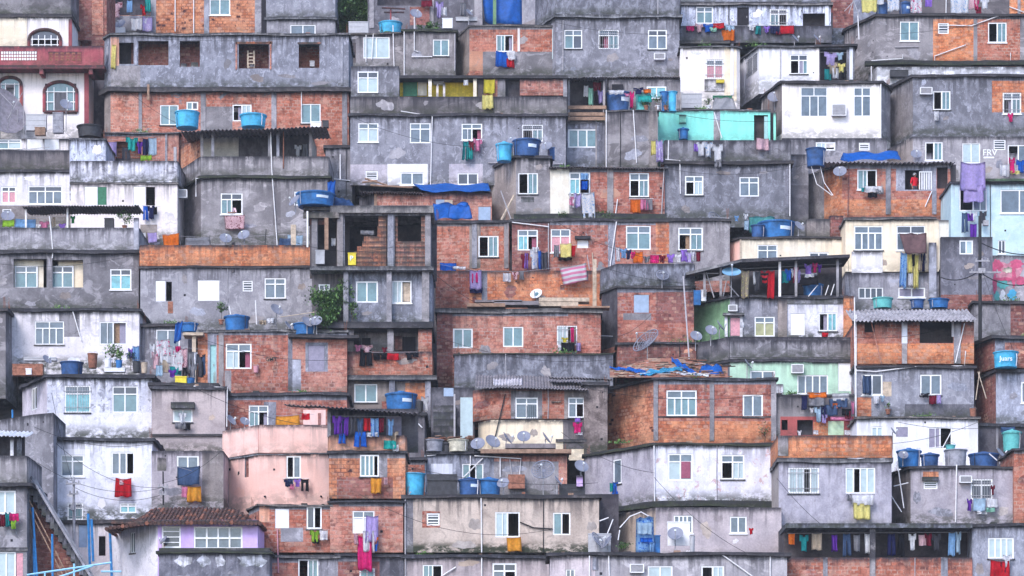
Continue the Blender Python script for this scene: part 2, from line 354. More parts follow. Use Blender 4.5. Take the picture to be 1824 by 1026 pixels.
def dress(root, A, d, L, z0, z1, holes, zones, mat):
    """uneven repair patches of plaster, dark plates painted as put-log holes and a conduit, each its own part, kept clear of the openings"""
    area = L * (z1 - z0); n = (-d[1], d[0])
    if area < 2.2 or z1 - z0 < .9 or mat in ('interior', 'mint_wall', 'lavender_wall'): return
    opts = {'concrete': ['concrete_pale', 'column_concrete', 'concrete_brown'], 'brick': ['concrete_brown', 'salmon_plaster', 'brick_dark', 'brick_pale'], 'white': ['white_wall', 'white_dirty'],
            'lilac': ['concrete', 'white_dirty', 'beige_wall'], 'beige': ['beige_wall'], 'cream': ['beige_wall'], 'pink': ['pink_wall'], 'parapet': ['concrete_pale']}.get(mat.split('_')[0])
    def clear(u, z, ru, rz): return not any(r[0] - ru < u < r[2] + ru and r[1] - rz < z < r[3] + rz for r in holes + zones)
    holes = list(holes)
    for k in range(min(4, int(area / 7) + 1)):
        if not opts: break
        for t_ in range(8):
            ru, rz = rnd(.15, .75), rnd(.12, .5); u, z = rnd(ru + .1, max(ru + .12, L - ru - .1)), rnd(z0 + rz + .05, max(z0 + rz + .08, z1 - rz - .1))
            if u + ru > L or z + rz > z1 - .05 or not clear(u, z, ru * 1.25 + .05, rz * 1.25 + .05): continue
            pm = MB(); m_ = 22; ph = rnd(0, 9); ring = []
            for q in range(m_):
                a = 6.2832 * q / m_; rr = 1 + .22 * math.sin(2 * a + ph) + .12 * math.sin(5 * a + ph * 2) + rnd(-.09, .09); uu = u + ru * .8 * rr * math.cos(a); zz = z + rz * .8 * rr * math.sin(a)
                ring.append((uu, zz))
            f = [(A[0] + d[0] * p - n[0] * .006, A[1] + d[1] * p - n[1] * .006, q_) for p, q_ in ring]; g = [(x_ + n[0] * .005, y_ + n[1] * .005, q_) for x_, y_, q_ in f]
            ml = random.choice(opts); ed = [(2, 2)] * m_
            pm.face(f, ml, [(p, q_) for p, q_ in ring], ed)
            for q in range(m_): pm.face([f[q], g[q], g[(q + 1) % m_], f[(q + 1) % m_]], ml)
            pm.build('plaster_patch', root); holes.append((u - ru, z - rz, u + ru, z + rz)); break
    for k in range(random.choice((0, 1, 2, 3))):
        u, z = rnd(.2, max(.25, L - .2)), rnd(z0 + .3, z1 - .25)
        if clear(u, z, .15, .15):
            q = MB(); s_ = rnd(.035, .07); q.box(A, d, u - s_, u + s_, z - s_, z + s_, -.008, -.001, 'dark_void'); q.build('vent_hole', root)  # dark plate paints the shade inside a hole
    if random.random() < .4 and L > 1.5:
        u = rnd(.2, L - .2)
        if clear(u, (z0 + z1) / 2, .08, 99):
            q = MB(); P3 = lambda u_, z_: (A[0] + d[0] * u_ - n[0] * .04, A[1] + d[1] * u_ - n[1] * .04, z_)
            q.tube([P3(u, z1 - .02), P3(u + rnd(-.03, .03), (z0 + z1) / 2), P3(u, z0)], rnd(.014, .03), random.choice(['pvc', 'pvc_grey', 'cable_black']), 5); q.build('conduit', root)
def roof_bits(root, P, zt):
    """crumbs of mortar, loose blocks and rebar stubs along the front of a roof slab"""
    mb = MB(); W = P[-1][0] - P[0][0]
    for i in range(len(P) - 1):
        A, B = P[i], P[i + 1]; L = math.hypot(B[0] - A[0], B[1] - A[1]); d = ((B[0] - A[0]) / L, (B[1] - A[1]) / L)
        for q in range(int(L / .7)):
            if random.random() < .28:
                mb = MB(); u = rnd(.1, max(.15, L - .3)); s_ = rnd(.06, .22); mb.box(A, d, u, u + s_ * rnd(.8, 2.2), zt - .03, zt + s_ * rnd(.3, .8), rnd(.05, .5), rnd(.55, .8), random.choice(['concrete_dark', 'slab_pale', 'terracotta', 'wood', 'concrete_pale'])); mb.build('loose_block', root)
    if random.random() < .4 and W > 2:
        x = rnd(P[0][0] + .5, P[-1][0] - .5); y = P[-2][1] if P[-1][1] > P[-2][1] else P[-1][1]; wd = MB(); r_ = rnd(.15, .4)
        for q in range(60):
            c_ = Vector((x + random.gauss(0, r_), y + rnd(-.1, .3), zt + abs(random.gauss(0, r_ * .35)))); a_ = Vector((rnd(-1, 1), rnd(-1, 1), rnd(0, 1.3))).normalized(); t_ = a_.cross(Vector((.3, 1, .2))).normalized(); L_ = rnd(.04, .09)
            wd.face([c_ - a_ * L_, c_ + t_ * L_ * .4, c_ + a_ * L_, c_ - t_ * L_ * .4], 'leaf' if q % 3 else 'leaf_light')
        wd.build('ledge_weeds', root)['kind'] = 'stuff'
    for s_ in (0, -1):
        if random.random() < .5:
            x = P[s_][0] + (.15 if s_ == 0 else -.15); rb = MB()
            for k in range(3): rb.tube([(x + .05 * k, P[s_][1] + .2 + .03 * k, zt - .02), (x + .05 * k + rnd(-.05, .05), P[s_][1] + .2, zt + rnd(.25, .7))], .011, 'rust', 4)
            rb.build('rebar', root)
class House: pass
def poly_off(pts, off):
    out = []; n = len(pts)
    for i in range(n):
        p0, p1, p2 = Vector(pts[i - 1]), Vector(pts[i]), Vector(pts[(i + 1) % n])
        d1 = (p1 - p0).normalized(); d2 = (p2 - p1).normalized()
        n1 = Vector((d1.y, -d1.x)); n2 = Vector((d2.y, -d2.x)); b = n1 + n2
        if b.length < .1: out.append(tuple(p1 + n1 * off)); continue
        b.normalize(); c = max(.35, b.dot(n1)); out.append(tuple(p1 + b * (off / c)))
    return out
def rough_slab(root, name, fp, z0, z1, mat, jit=.045, hole=None):
    """horizontal slab over footprint fp with an uneven, hand-cast edge"""
    ring = []; ph = rnd(0, 6)
    n = len(fp)
    for i in range(n):
        a, b = Vector(fp[i]), Vector(fp[(i + 1) % n]); L = (b - a).length; k = max(1, int(L / .55))
        for q in range(k):
            p = a.lerp(b, q / k)
            if q: p = p + Vector((rnd(-jit, jit), rnd(-jit, jit)))
            sg = -.035 * (1 + math.sin(p.x * .9 + ph)); ring.append((p.x, p.y, sg - .02 + (rnd(-jit, jit) * .6 if q else 0), sg * .6 + (rnd(-jit, jit) * .8 if q else 0)))
    mb = MB(); m = len(ring); u = 0
    for i in range(m):
        a, b = ring[i], ring[(i + 1) % m]; L = math.hypot(b[0] - a[0], b[1] - a[1])
        mb.face([(a[0], a[1], z0 + a[2]), (b[0], b[1], z0 + b[2]), (b[0], b[1], z1 + b[3]), (a[0], a[1], z1 + a[3])], mat,
                [(u, z0), (u + L, z0), (u + L, z1), (u, z1)], [(.3, .02), (.3, .02), (.02, .3), (.02, .3)]); u += L
    mb.face([(a[0], a[1], z1 + a[3]) for a in ring], mat); mb.face([(a[0], a[1], z0 + a[2]) for a in ring][::-1], mat)
    return mb.build(name, root)
def H(kind, label, pts, top, bot, mat, a=None, wins=(), zones=(), cols=(), pipes=(), acs=(), slab='slab', th=.13, ov=.14, par=None, parmat=None,
      depth=4.0, ext=20, into=None, Y=None, dY=0, back=True, cat='house', wallname='wall'):
    h = House(); h.Y = (YF(bot if a is None else a) if Y is None else Y) + dY; Y = h.Y
    P = []
    for p in pts:
        px, dy = p if isinstance(p, tuple) else (p, 0.0)
        P.append((X(px, Y + dy), Y + dy))
    z1 = Z(top, Y); z0 = Z(bot, Y); zb = z0 - ext * sc(Y)
    bk = Y + max(depth, max(p[1] - Y for p in P) + .6)
    foot = list(P) + ([(P[-1][0], bk)] if P[-1][1] < bk else []) + ([(P[0][0], bk)] if P[0][1] < bk else [])
    if into is None:
        root = empty(kind, (sum(p[0] for p in P) / len(P), Y + 1, zb), label, cat); h.root = root
    else: root = into.root; h.root = root
    h.ztop = z1; h.zbot = z0; h.P = P; h.foot = foot
    wall = MB(); n = len(foot); us = 0; holes_all = []
    for i in range(n):
        A, B = foot[i], foot[(i + 1) % n]; L = math.hypot(B[0] - A[0], B[1] - A[1])
        if L < .02: continue
        d = ((B[0] - A[0]) / L, (B[1] - A[1]) / L); front = i < len(P) - 1
        if not front and not back: continue
        holes = []; zn = []
        if front:
            pa = CX + A[0] * F / (D + A[1]); pb = CX + B[0] * F / (D + B[1])
            def U(px):
                k = (px - CX) / F; dx = B[0] - A[0]; dY_ = B[1] - A[1]; den = dx - k * dY_
                return (k * (D + A[1]) - A[0]) / den * L
            def loc(r):
                xc = (r[0] + r[2]) / 2
                if not (min(pa, pb) <= xc < max(pa, pb)): return None
                uc = U(xc); Yc = A[1] + d[1] * uc
                u0, u1 = sorted((U(r[0]), U(r[2]))); u0 = max(.04, u0); u1 = min(L - .04, u1)
                return (u0, max(z0 - ext * sc(Y) + .02, Z(r[3], Yc)), u1, min(z1 - .02, Z(r[1], Yc)))
            for wdef in wins:
                r = loc(wdef[1:5])
                if r: holes.append((r, wdef))
            if mat.startswith('brick') and slab and z1 - z0 > 1.5 and into is None and front: zn.append(((0, z1 - rnd(.2, .32), L, z1), 'column_concrete'))
            for zdef in zones:
                xc = (zdef[0] + zdef[2]) / 2
                if min(pa, pb) <= xc < max(pa, pb):
                    uc = U(xc); Yc = A[1] + d[1] * uc; u0, u1 = sorted((U(zdef[0]), U(zdef[2])))
                    zn.append(((max(0, u0), Z(zdef[3], Yc), min(L, u1), Z(zdef[1], Yc)), zdef[4]))
        us_ = sorted(set([0, L] + [q for r, _ in holes for q in (r[0], r[2])] + [q for r, _ in zn for q in (r[0], r[2])]))
        zs_ = sorted(set([zb, z1] + [min(max(q, zb), z1) for r, _ in holes for q in (r[1], r[3])] + [min(max(q, zb), z1) for r, _ in zn for q in (r[1], r[3])]))
        def pt(u, z): return (A[0] + d[0] * u, A[1] + d[1] * u, z)
        for a_, b_ in zip(us_, us_[1:]):
            if b_ - a_ < 1e-4: continue
            for c_, e_ in zip(zs_, zs_[1:]):
                if e_ - c_ < 1e-4: continue
                uc = (a_ + b_) / 2; zc = (c_ + e_) / 2
                if any(r[0] < uc < r[2] and r[1] < zc < r[3] for r, _ in holes): continue
                m_ = mat
                for r, zm in zn:
                    if r[0] < uc < r[2] and r[1] < zc < r[3]: m_ = zm
                wall.face([pt(a_, c_), pt(b_, c_), pt(b_, e_), pt(a_, e_)], m_, [(us + a_, c_), (us + b_, c_), (us + b_, e_), (us + a_, e_)],
                          [(z1 - c_, c_ - z0), (z1 - c_, c_ - z0), (z1 - e_, e_ - z0), (z1 - e_, e_ - z0)])
        nn = (-d[1], d[0])
        for r, wdef in holes:
            u0, q0, u1, q1 = r; T = .16; jm = 'concrete_pale' if 'white' in mat else 'column_concrete'
            def pw(u, z, w): return (A[0] + d[0] * u + nn[0] * w, A[1] + d[1] * u + nn[1] * w, z)
            for f in ([(u0, q0, 0), (u0, q0, T), (u0, q1, T), (u0, q1, 0)], [(u1, q0, T), (u1, q0, 0), (u1, q1, 0), (u1, q1, T)],
                      [(u0, q0, 0), (u1, q0, 0), (u1, q0, T), (u0, q0, T)], [(u0, q1, T), (u1, q1, T), (u1, q1, 0), (u0, q1, 0)]):
                wall.face([pw(*p) for p in f], jm)
            kd = wdef[0]; opt = wdef[5] if len(wdef) > 5 else None
            if kd[0] in 'O':
                dist = wdef[6] if len(wdef) > 6 else 1.0
                if opt:
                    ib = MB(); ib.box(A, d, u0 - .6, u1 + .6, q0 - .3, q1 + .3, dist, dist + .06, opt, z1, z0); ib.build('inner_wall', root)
            elif kd[0] == 'D':
                db = MB(); db.box(A, d, u0 + .004, u1 - .004, q0 + .004, q1 - .004, .09, .13, opt or 'dark_void')
                do = db.build('door', root)
                hb = MB(); hb.box(A, d, u1 - .16, u1 - .11, (q0 + q1) / 2 - .06, (q0 + q1) / 2 + .06, .05, .088, 'steel'); hb.build('handle', do)
            elif kd[0] == 'A':
                pass
            else: window(root, A, d, u0, u1, q0, q1, kd, opt)
        if front: dress(root, A, d, L, z0, z1, [r for r, _ in holes], [r for r, _ in zn], mat)
        us += L
    h.wall = wall.build(wallname, root)
    if slab:
        fp = poly_off(foot, ov)
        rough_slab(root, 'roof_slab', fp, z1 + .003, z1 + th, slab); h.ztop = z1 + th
        if par is None and not mat in ('interior',): roof_bits(root, P, h.ztop)
    if par is not None:      # parapet: thin wall standing on the slab along the front
        pz = Z(par, Y); pm = parmat or mat; off = .06
        pbm = MB(); u = 0
        for i in range(len(P) - 1):
            A, B = P[i], P[i + 1]; L = math.hypot(B[0] - A[0], B[1] - A[1]); d = ((B[0] - A[0]) / L, (B[1] - A[1]) / L)
            K = max(1, int(L / .8)); last = pz
            for q in range(K):
                pbm.box(A, d, L * q / K, L * (q + 1) / K, h.ztop - .01, pz, -off + (.0), off, pm, pz, h.ztop)
        for sx in (0, -1):
            A = P[sx]; pbm.box(A, (0, 1), .061, max(.3, bk - A[1]), h.ztop - .01, pz - .01, (-.06 if sx else -.06), .06, pm, pz, h.ztop)
        pbm.build('parapet', root); h.pz = pz
    for c in cols:
        x, wd, y0, y1 = c[:4]; cm = c[4] if len(c) > 4 else 'column_concrete'
        cb = MB(); cb.box((0, Y), (1, 0), X(x - wd / 2, Y), X(x + wd / 2, Y), Z(y1, Y), Z(y0, Y), -.05, .03, cm, z1, z0); cb.build('column', root)
    for p in pipes: pipe(h, p)
    for q in acs: ac(h, *q)
    return h
def bx(h, name, x0, y0, x1, y1, w0, w1, mat, up=None):
    Y = h.Y + w0; mb = MB(); mb.box((0, h.Y), (1, 0), X(x0, Y), X(x1, Y), Z(y1, Y), Z(y0, Y), w0, w1, mat); return mb.build(name, up or h.root)
def pipe(h, pts, r=.035, mat='pvc', dy=-.08, name='pipe'):
    if pts and isinstance(pts[0], str): mat = pts[0]; pts = pts[1:]
    Y = h.Y + dy; mb = MB(); mb.tube([(X(x, Y), Y, Z(y, Y)) for x, y in pts], r, mat, 6); return mb.build(name, h.root)
def ac(h, x0, y0, x1, y1, dy=0.0):
    Y = h.Y + dy; mb = MB(); a, b, c, d = X(x0, Y), X(x1, Y), Z(y1, Y), Z(y0, Y)
    mb.box((0, Y), (1, 0), a, b, c, d, -.32, .1, 'grey_plastic'); o = mb.build('air_conditioner', h.root)
    g = MB()
    for q in range(7): g.box((0, Y), (1, 0), a + .05, b - .05, c + (d - c) * (q + .6) / 8, c + (d - c) * (q + .95) / 8, -.345, -.322, 'pvc_grey')
    g.build('grille', o)
    f = MB()
    for r in ((a - .02, a + .03, c, d), (b - .03, b + .02, c, d), (a + .03, b - .03, c - .01, c + .03), (a + .03, b - .03, d - .03, d + .01)): f.box((0, Y), (1, 0), r[0], r[1], r[2], r[3], -.35, -.323, 'white_frame')
    f.build('trim', o)
def corr(root, name, x0, y0, x1, y1, Yf, Lb, rise, mat, label=None, cat=None, per=.17, amp=.035, sag=.03, group=None):
    """corrugated sheet roof: front edge at depth Yf between two photo points, running back Lb metres and up by rise"""
    ax, az = X(x0, Yf), Z(y0, Yf); bx_, bz = X(x1, Yf), Z(y1, Yf); W = bx_ - ax
    n = max(8, int(W / per * 8)); mb = MB(); rows = 5
    def P(i, j, t):
        f = i / n; g = j / (rows - 1); z = az + (bz - az) * f + rise * g + amp * math.sin(6.2832 * f * W / per) - sag * math.sin(g * 3.14) + .012 * math.sin(f * 31)
        z += .05 * ((int(f * W / 1.1) * 7919 % 5) - 2) / 5
        return (ax + W * f, Yf + Lb * g, z + t)
    for i in range(n):
        for j in range(rows - 1):
            for t in (0, .014):
                q = [P(i, j, t), P(i + 1, j, t), P(i + 1, j + 1, t), P(i, j + 1, t)]; mb.face(q if t else q[::-1], mat)
        mb.face([P(i, 0, 0), P(i + 1, 0, 0), P(i + 1, 0, .014), P(i, 0, .014)], mat)
    if root is not None: return mb.build(name, root)
    o = mb.build(name, None, loc=(ax, Yf, az)); return tag(o, label, cat, group)
# ---------------------------------------------------------------- countable things
G_TANK = 'water tanks on the roofs'; G_DISH = 'satellite dishes on the roofs'; G_WASH = 'laundry hung out to dry'
def tank(h, x0, x1, ytop, col, label, kind='round', ybot=None, dy=.25, lid=True, txt=None, back=0, band=False):
    s = sc(h.Y + .8); R = (x1 - x0) / 2 * s; Yc = h.Y + dy + R + back
    cx = X((x0 + x1) / 2, Yc); zb = h.ztop if ybot is None else Z(ybot, Yc); zt = max(Z(ytop, Yc), zb + .25); Hh = zt - zb
    root = empty('water_tank', (cx, Yc, zb), label, 'water tank', G_TANK)
    mb = MB(); n = 32
    hb = Hh * (.8 if lid else 1.0)
    if kind == 'box':
        mb.box((0, Yc - R), (1, 0), cx - R, cx + R, zb + .002, zb + hb * .86, 0, R * 1.3, col)
        for q in (-.6, -.2, .2, .6): mb.box((0, Yc - R), (1, 0), cx + R * q - .03, cx + R * q + .03, zb + .03, zb + hb * .84, -.025, -.001, col)
        mb.build('tank_body', root)
        l = MB(); l.box((0, Yc - R), (1, 0), cx - R * 1.03, cx + R * 1.03, zb + hb * .865, zb + Hh, -.05, R * 1.36, col); l.build('lid', root)
    else:
        bot, topr = (.9, 1.0)
        prof = [(R * bot * .97, 0), (R * bot, .03)]
        for q in range(1, 9):
            f = q / 9; r = R * (bot + (topr - bot) * f); prof.append((r - (.018 if q % 2 else 0), hb * f))
        prof += [(R * topr, hb - .05), (R * topr + .045, hb - .045), (R * topr + .045, hb)]
        mb.lathe((cx, Yc, zb), prof, col, n); mb.build('tank_body', root, smooth=True)
        if lid:
            l = MB(); hl = Hh - hb
            l.lathe((cx, Yc, zb + hb + .002), [(R * topr + .06, 0), (R * topr + .055, hl * .2), (R * .9, hl * .35), (R * .55, hl * .62), (R * .24, hl * .75), (R * .22, hl * .98), (R * .05, hl)], col, n, 0)
            l.build('lid', root, smooth=True)
        if band:
            # curved printed label with small lettering strokes
            lb = MB(); f0, f1 = .52, .72; a0, a1 = -1.45, -.75
            for q in range(8):
                p = []
                for aa, ff in ((q, f0), (q + 1, f0), (q + 1, f1), (q, f1)):
                    an = a0 + (a1 - a0) * aa / 8; r = R * (bot + (topr - bot) * ff) + .012; p.append((cx + r * math.cos(an), Yc + r * math.sin(an), zb + hb * ff))
                lb.face(p, 'label_white')
            lb.build('label', root)
    if kind != 'box':
        fp = MB(); sx = random.choice((-1, 1)); xx = cx + sx * R * .72; yy = Yc - R * .72
        fp.tube([(xx, yy - .02, zb + .04), (xx + sx * .03, yy - .06, zb + Hh * .55), (xx + sx * .02, yy - .05, zb + Hh * .8), (xx - sx * .02, yy + .14, zb + Hh * .86)], .022, random.choice(['pvc', 'pvc_grey', 'cable_black']), 5); fp.build('feed_pipe', root)
    if txt: text(root, txt, cx - R * .7, Yc - R * 1.0 - .03, zb + hb * .35, hb * .42, 'label_white')
    return root
def text(root, body, x, y, z, size, mat, ext=.004):
    cu = bpy.data.curves.new('lettering', 'FONT'); cu.body = body; cu.size = size; cu.extrude = ext; cu.offset = .006; cu.materials.append(M[mat])
    o = bpy.data.objects.new('lettering', cu); C.objects.link(o); dg = bpy.context.evaluated_depsgraph_get(); dg.update()
    me = bpy.data.meshes.new_from_object(o.evaluated_get(dg)); bpy.data.objects.remove(o)
    o = bpy.data.objects.new('lettering', me); C.objects.link(o); o.parent = root; o.location = Vector((x, y, z)) - WL(root); o.rotation_euler = (rd(90), 0, 0); return o
def dish(h, x, y, r, label, az=-20, el=35, dy=.35, base=None, mat='dish_grey', mesh=False, logo=None):
    Yc = h.Y + dy; c = Vector((X(x, Yc), Yc, Z(y, Yc))); R = r * sc(Yc); zb = h.ztop if base is None else Z(base, Yc)
    root = empty('satellite_dish', (c.x, c.y, min(zb, c.z)), label, 'satellite dish', G_DISH)
    ax = Vector((math.sin(rd(az)) * math.cos(rd(el)), -math.cos(rd(az)) * math.cos(rd(el)), math.sin(rd(el))))
    q = ax.to_track_quat('Z', 'Y'); mb = MB(); n = 28; K = 5; dp = R * .2
    def P(k, i, o=0.0):
        rr = R * k / K; a = 6.2832 * i / n; return c + q @ Vector((rr * math.cos(a), rr * math.sin(a) * 1.05, dp * (k / K) ** 2 - dp + o))
    if mesh:      # open wire mesh dish: ribs and rings with light netting
        for i in range(0, n, 2): mb.tube([P(k, i) for k in range(K + 1)], .018, 'dish_grey', 4, False)
        for k in range(1, K + 1): mb.tube([P(k, i) for i in range(n + 1)], .016 if k < K else .03, 'dish_grey', 4, False)
    else:
        for k in range(K):
            for i in range(n):
                for o in (0, .02):
                    f = [P(k, i, o), P(k, i + 1, o), P(k + 1, i + 1, o), P(k + 1, i, o)]; mb.face(f if o else f[::-1], mat)
        for i in range(n): mb.face([P(K, i, 0), P(K, i + 1, 0), P(K, i + 1, .02), P(K, i, .02)], mat)
    mb.build('reflector', root, smooth=not mesh)
    arm = MB(); tip = c + q @ Vector((0, -R * .25, R * .95)); arm.tube([c + q @ Vector((0, -R * .98, 0)), tip], .022, 'steel', 5)
    if mesh:
        for a in (0.6, 2.7): arm.tube([c + q @ Vector((R * math.cos(a), R * math.sin(a), 0)), tip], .018, 'steel', 5)
    arm.build('feed_arm', root)
    ln = MB(); ln.tube([tip, tip - ax * .02, tip - ax * .13], [.035, .06, .045], 'dish_white', 8); ln.build('receiver', root)
    ms = MB(); bk_ = c - ax * (dp + .02)
    if base is None or base > y: ms.tube([bk_, bk_ + Vector((0, .12, -.12)), (bk_.x, bk_.y + .12, zb)], .03, 'steel', 6)
    else: ms.tube([bk_, (bk_.x, h.Y, bk_.z)], .03, 'steel', 6)
    ms.build('mast', root)
    if mat == 'dish_white' and logo:
        lg = MB(); k = 2
        for i in range(n):
            p = [P(0, i, .028), P(k, i, .028), P(k, i + 1, .028)]; lg.face(p, 'glass_teal')
        lg.build('emblem', root)
    return root
def cloth_mesh(kind, W, Hh, seed, mat):
    rg = random.Random(seed); nx, nz = (11, 10); a1, a2 = rg.uniform(.04, .11), rg.uniform(0, 6); fq = rg.uniform(7, 17); sk = rg.uniform(-.06, .06)
    def ok(i, j):       # i column, j row from the top
        fx = (i + .5) / nx; fz = (j + .5) / nz
        if kind in ('shirt', 'jacket'):
            if fz < .08 and .38 < fx < .62: return False
            return (fz < .36) or (.22 < fx < .78)
        if kind in ('trousers', 'shorts', 'jeans'):
            return fz < (.28 if kind != 'shorts' else .45) or not (.45 < fx < .55)
        if kind == 'dress': return abs(fx - .5) < .24 + .3 * fz
        if kind == 'bra' : return fz < .3 or fx < .4 or fx > .6
        return True
    bm = bmesh.new(); V = {}
    for i in range(nx + 1):
        for j in range(nz + 1):
            fx = i / nx; fz = j / nz; x = (fx - .5) * W
            if kind in ('towel', 'sheet', 'cloth', 'blanket', 'curtain'): x *= 1 - .1 * fz * math.sin(a2 + fx)
            if kind in ('trousers', 'jeans'): x *= .8 + .2 * fz
            y = a1 * (.35 + fz) * math.sin(fq * fx + a2) + .02 * math.sin(7 * fz + a2 * 2) + .015 * math.sin(23 * fx + 3 * fz)
            z = -fz * Hh - .07 * Hh * math.sin(fx * 3.14) * (1 - fz) * (1 if kind in ('sheet', 'blanket') else .7) + fz * (sk * (fx - .5) * Hh + .03 * Hh * math.sin(fx * 9 + a2))
            V[i, j] = (x, y, z)
    used = {}
    def vv(i, j):
        if (i, j) not in used: used[i, j] = bm.verts.new(V[i, j])
        return used[i, j]
    for i in range(nx):
        for j in range(nz):
            if ok(i, j): bm.faces.new([vv(i, j), vv(i, j + 1), vv(i + 1, j + 1), vv(i + 1, j)])
    bmesh.ops.solidify(bm, geom=bm.faces[:], thickness=.012)
    bm.normal_update(); me = bpy.data.meshes.new(kind); bm.to_mesh(me); bm.free(); me.materials.append(mat)
    me.polygons.foreach_set('use_smooth', [True] * len(me.polygons)); return me
used_labels = set(); SEED = [100]
SIZES = dict(towel='', shirt='', trousers='')
def wash(h, ctx, items, line=None, dy=-.4, rot=0, rack=False, tilt=0.0):
    """items 'colour kind x y w h; ...' (left px, top px, width, height); every garment is a thing of its own"""
    Y = h.Y + dy; prev = None
    if line:
        mb = MB(); p = [(X(x, Y), Y, Z(y, Y)) for x, y in line]
        if rack:
            mb.tube(p, .015, 'pvc', 5)
            for e in (p[0], p[-1]): mb.tube([e, (e[0], h.Y, e[2] - .05)], .013, 'pvc', 5)
            nm, lb = 'drying_rail', 'wall mounted drying rail ' + ctx
        else:
            mb.tube(p, .009, 'pvc_grey', 5); nm, lb = 'clothes_line', 'thin washing line strung ' + ctx
        o = mb.build(nm, None, loc=p[0]); tag(o, lb, 'clothes line'); used_labels.add(lb)
    for q, it in enumerate(items.split(';')):
        c, k, x, y, w_, hh = it.split(); x, y, w_, hh = map(float, (x, y, w_, hh)); SEED[0] += 1
        yy = Y + (.02 * ((q % 3) - 1))
        me = cloth_mesh(k, w_ * sc(Y), hh * sc(Y), SEED[0], cloth_mat(c))
        o = bpy.data.objects.new(k, me); C.objects.link(o); o.location = (X(x + w_ / 2, yy), yy, Z(y, yy)); o.rotation_euler = (0, rnd(-.04, .04) + tilt, rnd(-.3, .3))
        cn = c.replace('_', ' '); kn = k
        lab = '%s %s hanging %s' % (cn, kn, ctx)
        if lab in used_labels and prev: lab = '%s %s right of the %s %s' % (cn, kn, prev, ctx)
        z_ = 2
        while lab in used_labels:
            lab = '%s %s, number %d from the left, %s' % (cn, kn, q + 1, ctx); z_ += 1
            if z_ > 3: break
        used_labels.add(lab); prev = cn + ' ' + kn
        tag(o, lab, k, G_WASH)
def plant(x, y, r, hY, base, label, mat='leaf', n=260, pot=None, cat='plant', name='potted_plant', flat=1.0, leaf=.09, trunk=True):
    c = Vector((X(x, hY), hY, Z(y, hY))); R = r * sc(hY); zb = Z(base, hY)
    root = empty(name, (c.x, c.y, zb), label, cat)
    mb = MB(); rg = random.Random(int(x * 7 + y)); cl = [Vector((rg.gauss(0, .55), rg.gauss(0, .45), rg.gauss(0, .5) * flat)) for _ in range(11)]
    for q in range(n):
        b = cl[q % 11]; p = c + (b + Vector((rg.gauss(0, .26), rg.gauss(0, .26), rg.gauss(0, .26)))) * R * .8
        a = Vector((rg.uniform(-1, 1), rg.uniform(-1, 1), rg.uniform(-1, 1))).normalized(); t = a.cross(Vector((0, 0, 1))).normalized() if abs(a.z) < .95 else Vector((1, 0, 0))
        L = leaf * rg.uniform(.6, 1.4); mm = mat if rg.random() < .7 else 'leaf_light'
        mb.face([p - a * L, p + t * L * .45, p + a * L, p - t * L * .45], mm)
    mb.build('foliage', root)
    if trunk:
        t = MB(); zs = zb + (.25 if pot else 0); t.tube([(c.x, c.y, zs), (c.x + .04, c.y, (zs + c.z) / 2), (c.x, c.y, c.z)], [.05 if r > 20 else .02, .035 if r > 20 else .015, .012], 'bark', 6)
        for q in range(5):
            e = c + cl[q] * R * .7; t.tube([(c.x, c.y, (zs * .4 + c.z * .6)), e], [.02, .006], 'bark', 5)
        t.build('stem' if r < 20 else 'trunk', root)
    if pot:
        pm = MB(); pm.lathe((c.x, c.y, zb), [(.1, 0), (.14, .22), (.165, .225), (.165, .27), (.14, .27), (.13, .22)], pot, 16); pm.build('pot', root)
    return root
def tubes(name, label, cat, segs, mat='pvc', r=.03, group=None):
    """loose or leaning rods; segs = list of point lists (px, py, depth)"""
    mb = MB()
    for s_ in segs: mb.tube([(X(a, Y), Y, Z(b, Y)) for a, b, Y in s_], r, mat, 6)
    a, b, Y = segs[0][0]; o = mb.build(name, None, loc=(X(a, Y), Y, Z(b, Y))); return tag(o, label, cat, group)
def cable(label, p0, p1, sag=.5, r=.012, mat='cable_black', group='cables strung between the houses'):
    a = Vector((X(p0[0], p0[2]), p0[2], Z(p0[1], p0[2]))); b = Vector((X(p1[0], p1[2]), p1[2], Z(p1[1], p1[2]))); mb = MB(); n = 14
    mb.tube([a.lerp(b, i / n) - Vector((0, 0, sag * 4 * (i / n) * (1 - i / n))) for i in range(n + 1)], r, mat, 5)
    o = mb.build('cable', None, loc=a); return tag(o, label, 'cable', group)
def tarp(name, label, h, poly, dy, mat, thick=.03, back=0.0, cat='tarpaulin', wob=.06, lift=0.0):
    """draped sheet: quad of photo points (tl, tr, br, bl), its top edge lying `back` metres further in than the bottom edge"""
    Y = h.Y + dy; nx, nz = 14, 8; bm = bmesh.new(); V = {}
    def W3(p, Yq): return Vector((X(p[0], Yq), Yq, Z(p[1], Yq)))
    tl, tr = W3(poly[0], Y + back), W3(poly[1], Y + back); br, bl = W3(poly[2], Y), W3(poly[3], Y); ph = poly[0][0] * .37
    for i in range(nx + 1):
        for j in range(nz + 1):
            f, g = i / nx, j / nz; p = tl.lerp(tr, f).lerp(bl.lerp(br, f), g)
            p.y += wob * math.sin(f * 9 + ph + g * 3) + wob * .5 * math.sin(f * 23 + g * 11); p.z += wob * .6 * math.sin(f * 13 + ph) * (1 if j in (0, nz) else .3)
            V[i, j] = bm.verts.new(p - tl)
    for i in range(nx):
        for j in range(nz): bm.faces.new([V[i, j], V[i, j + 1], V[i + 1, j + 1], V[i + 1, j]])
    bmesh.ops.solidify(bm, geom=bm.faces[:], thickness=thick)
    me = bpy.data.meshes.new(name); bm.to_mesh(me); bm.free(); me.materials.append(M[mat]); me.polygons.foreach_set('use_smooth', [True] * len(me.polygons))
    o = bpy.data.objects.new(name, me); C.objects.link(o); o.location = tl; return tag(o, label, cat)
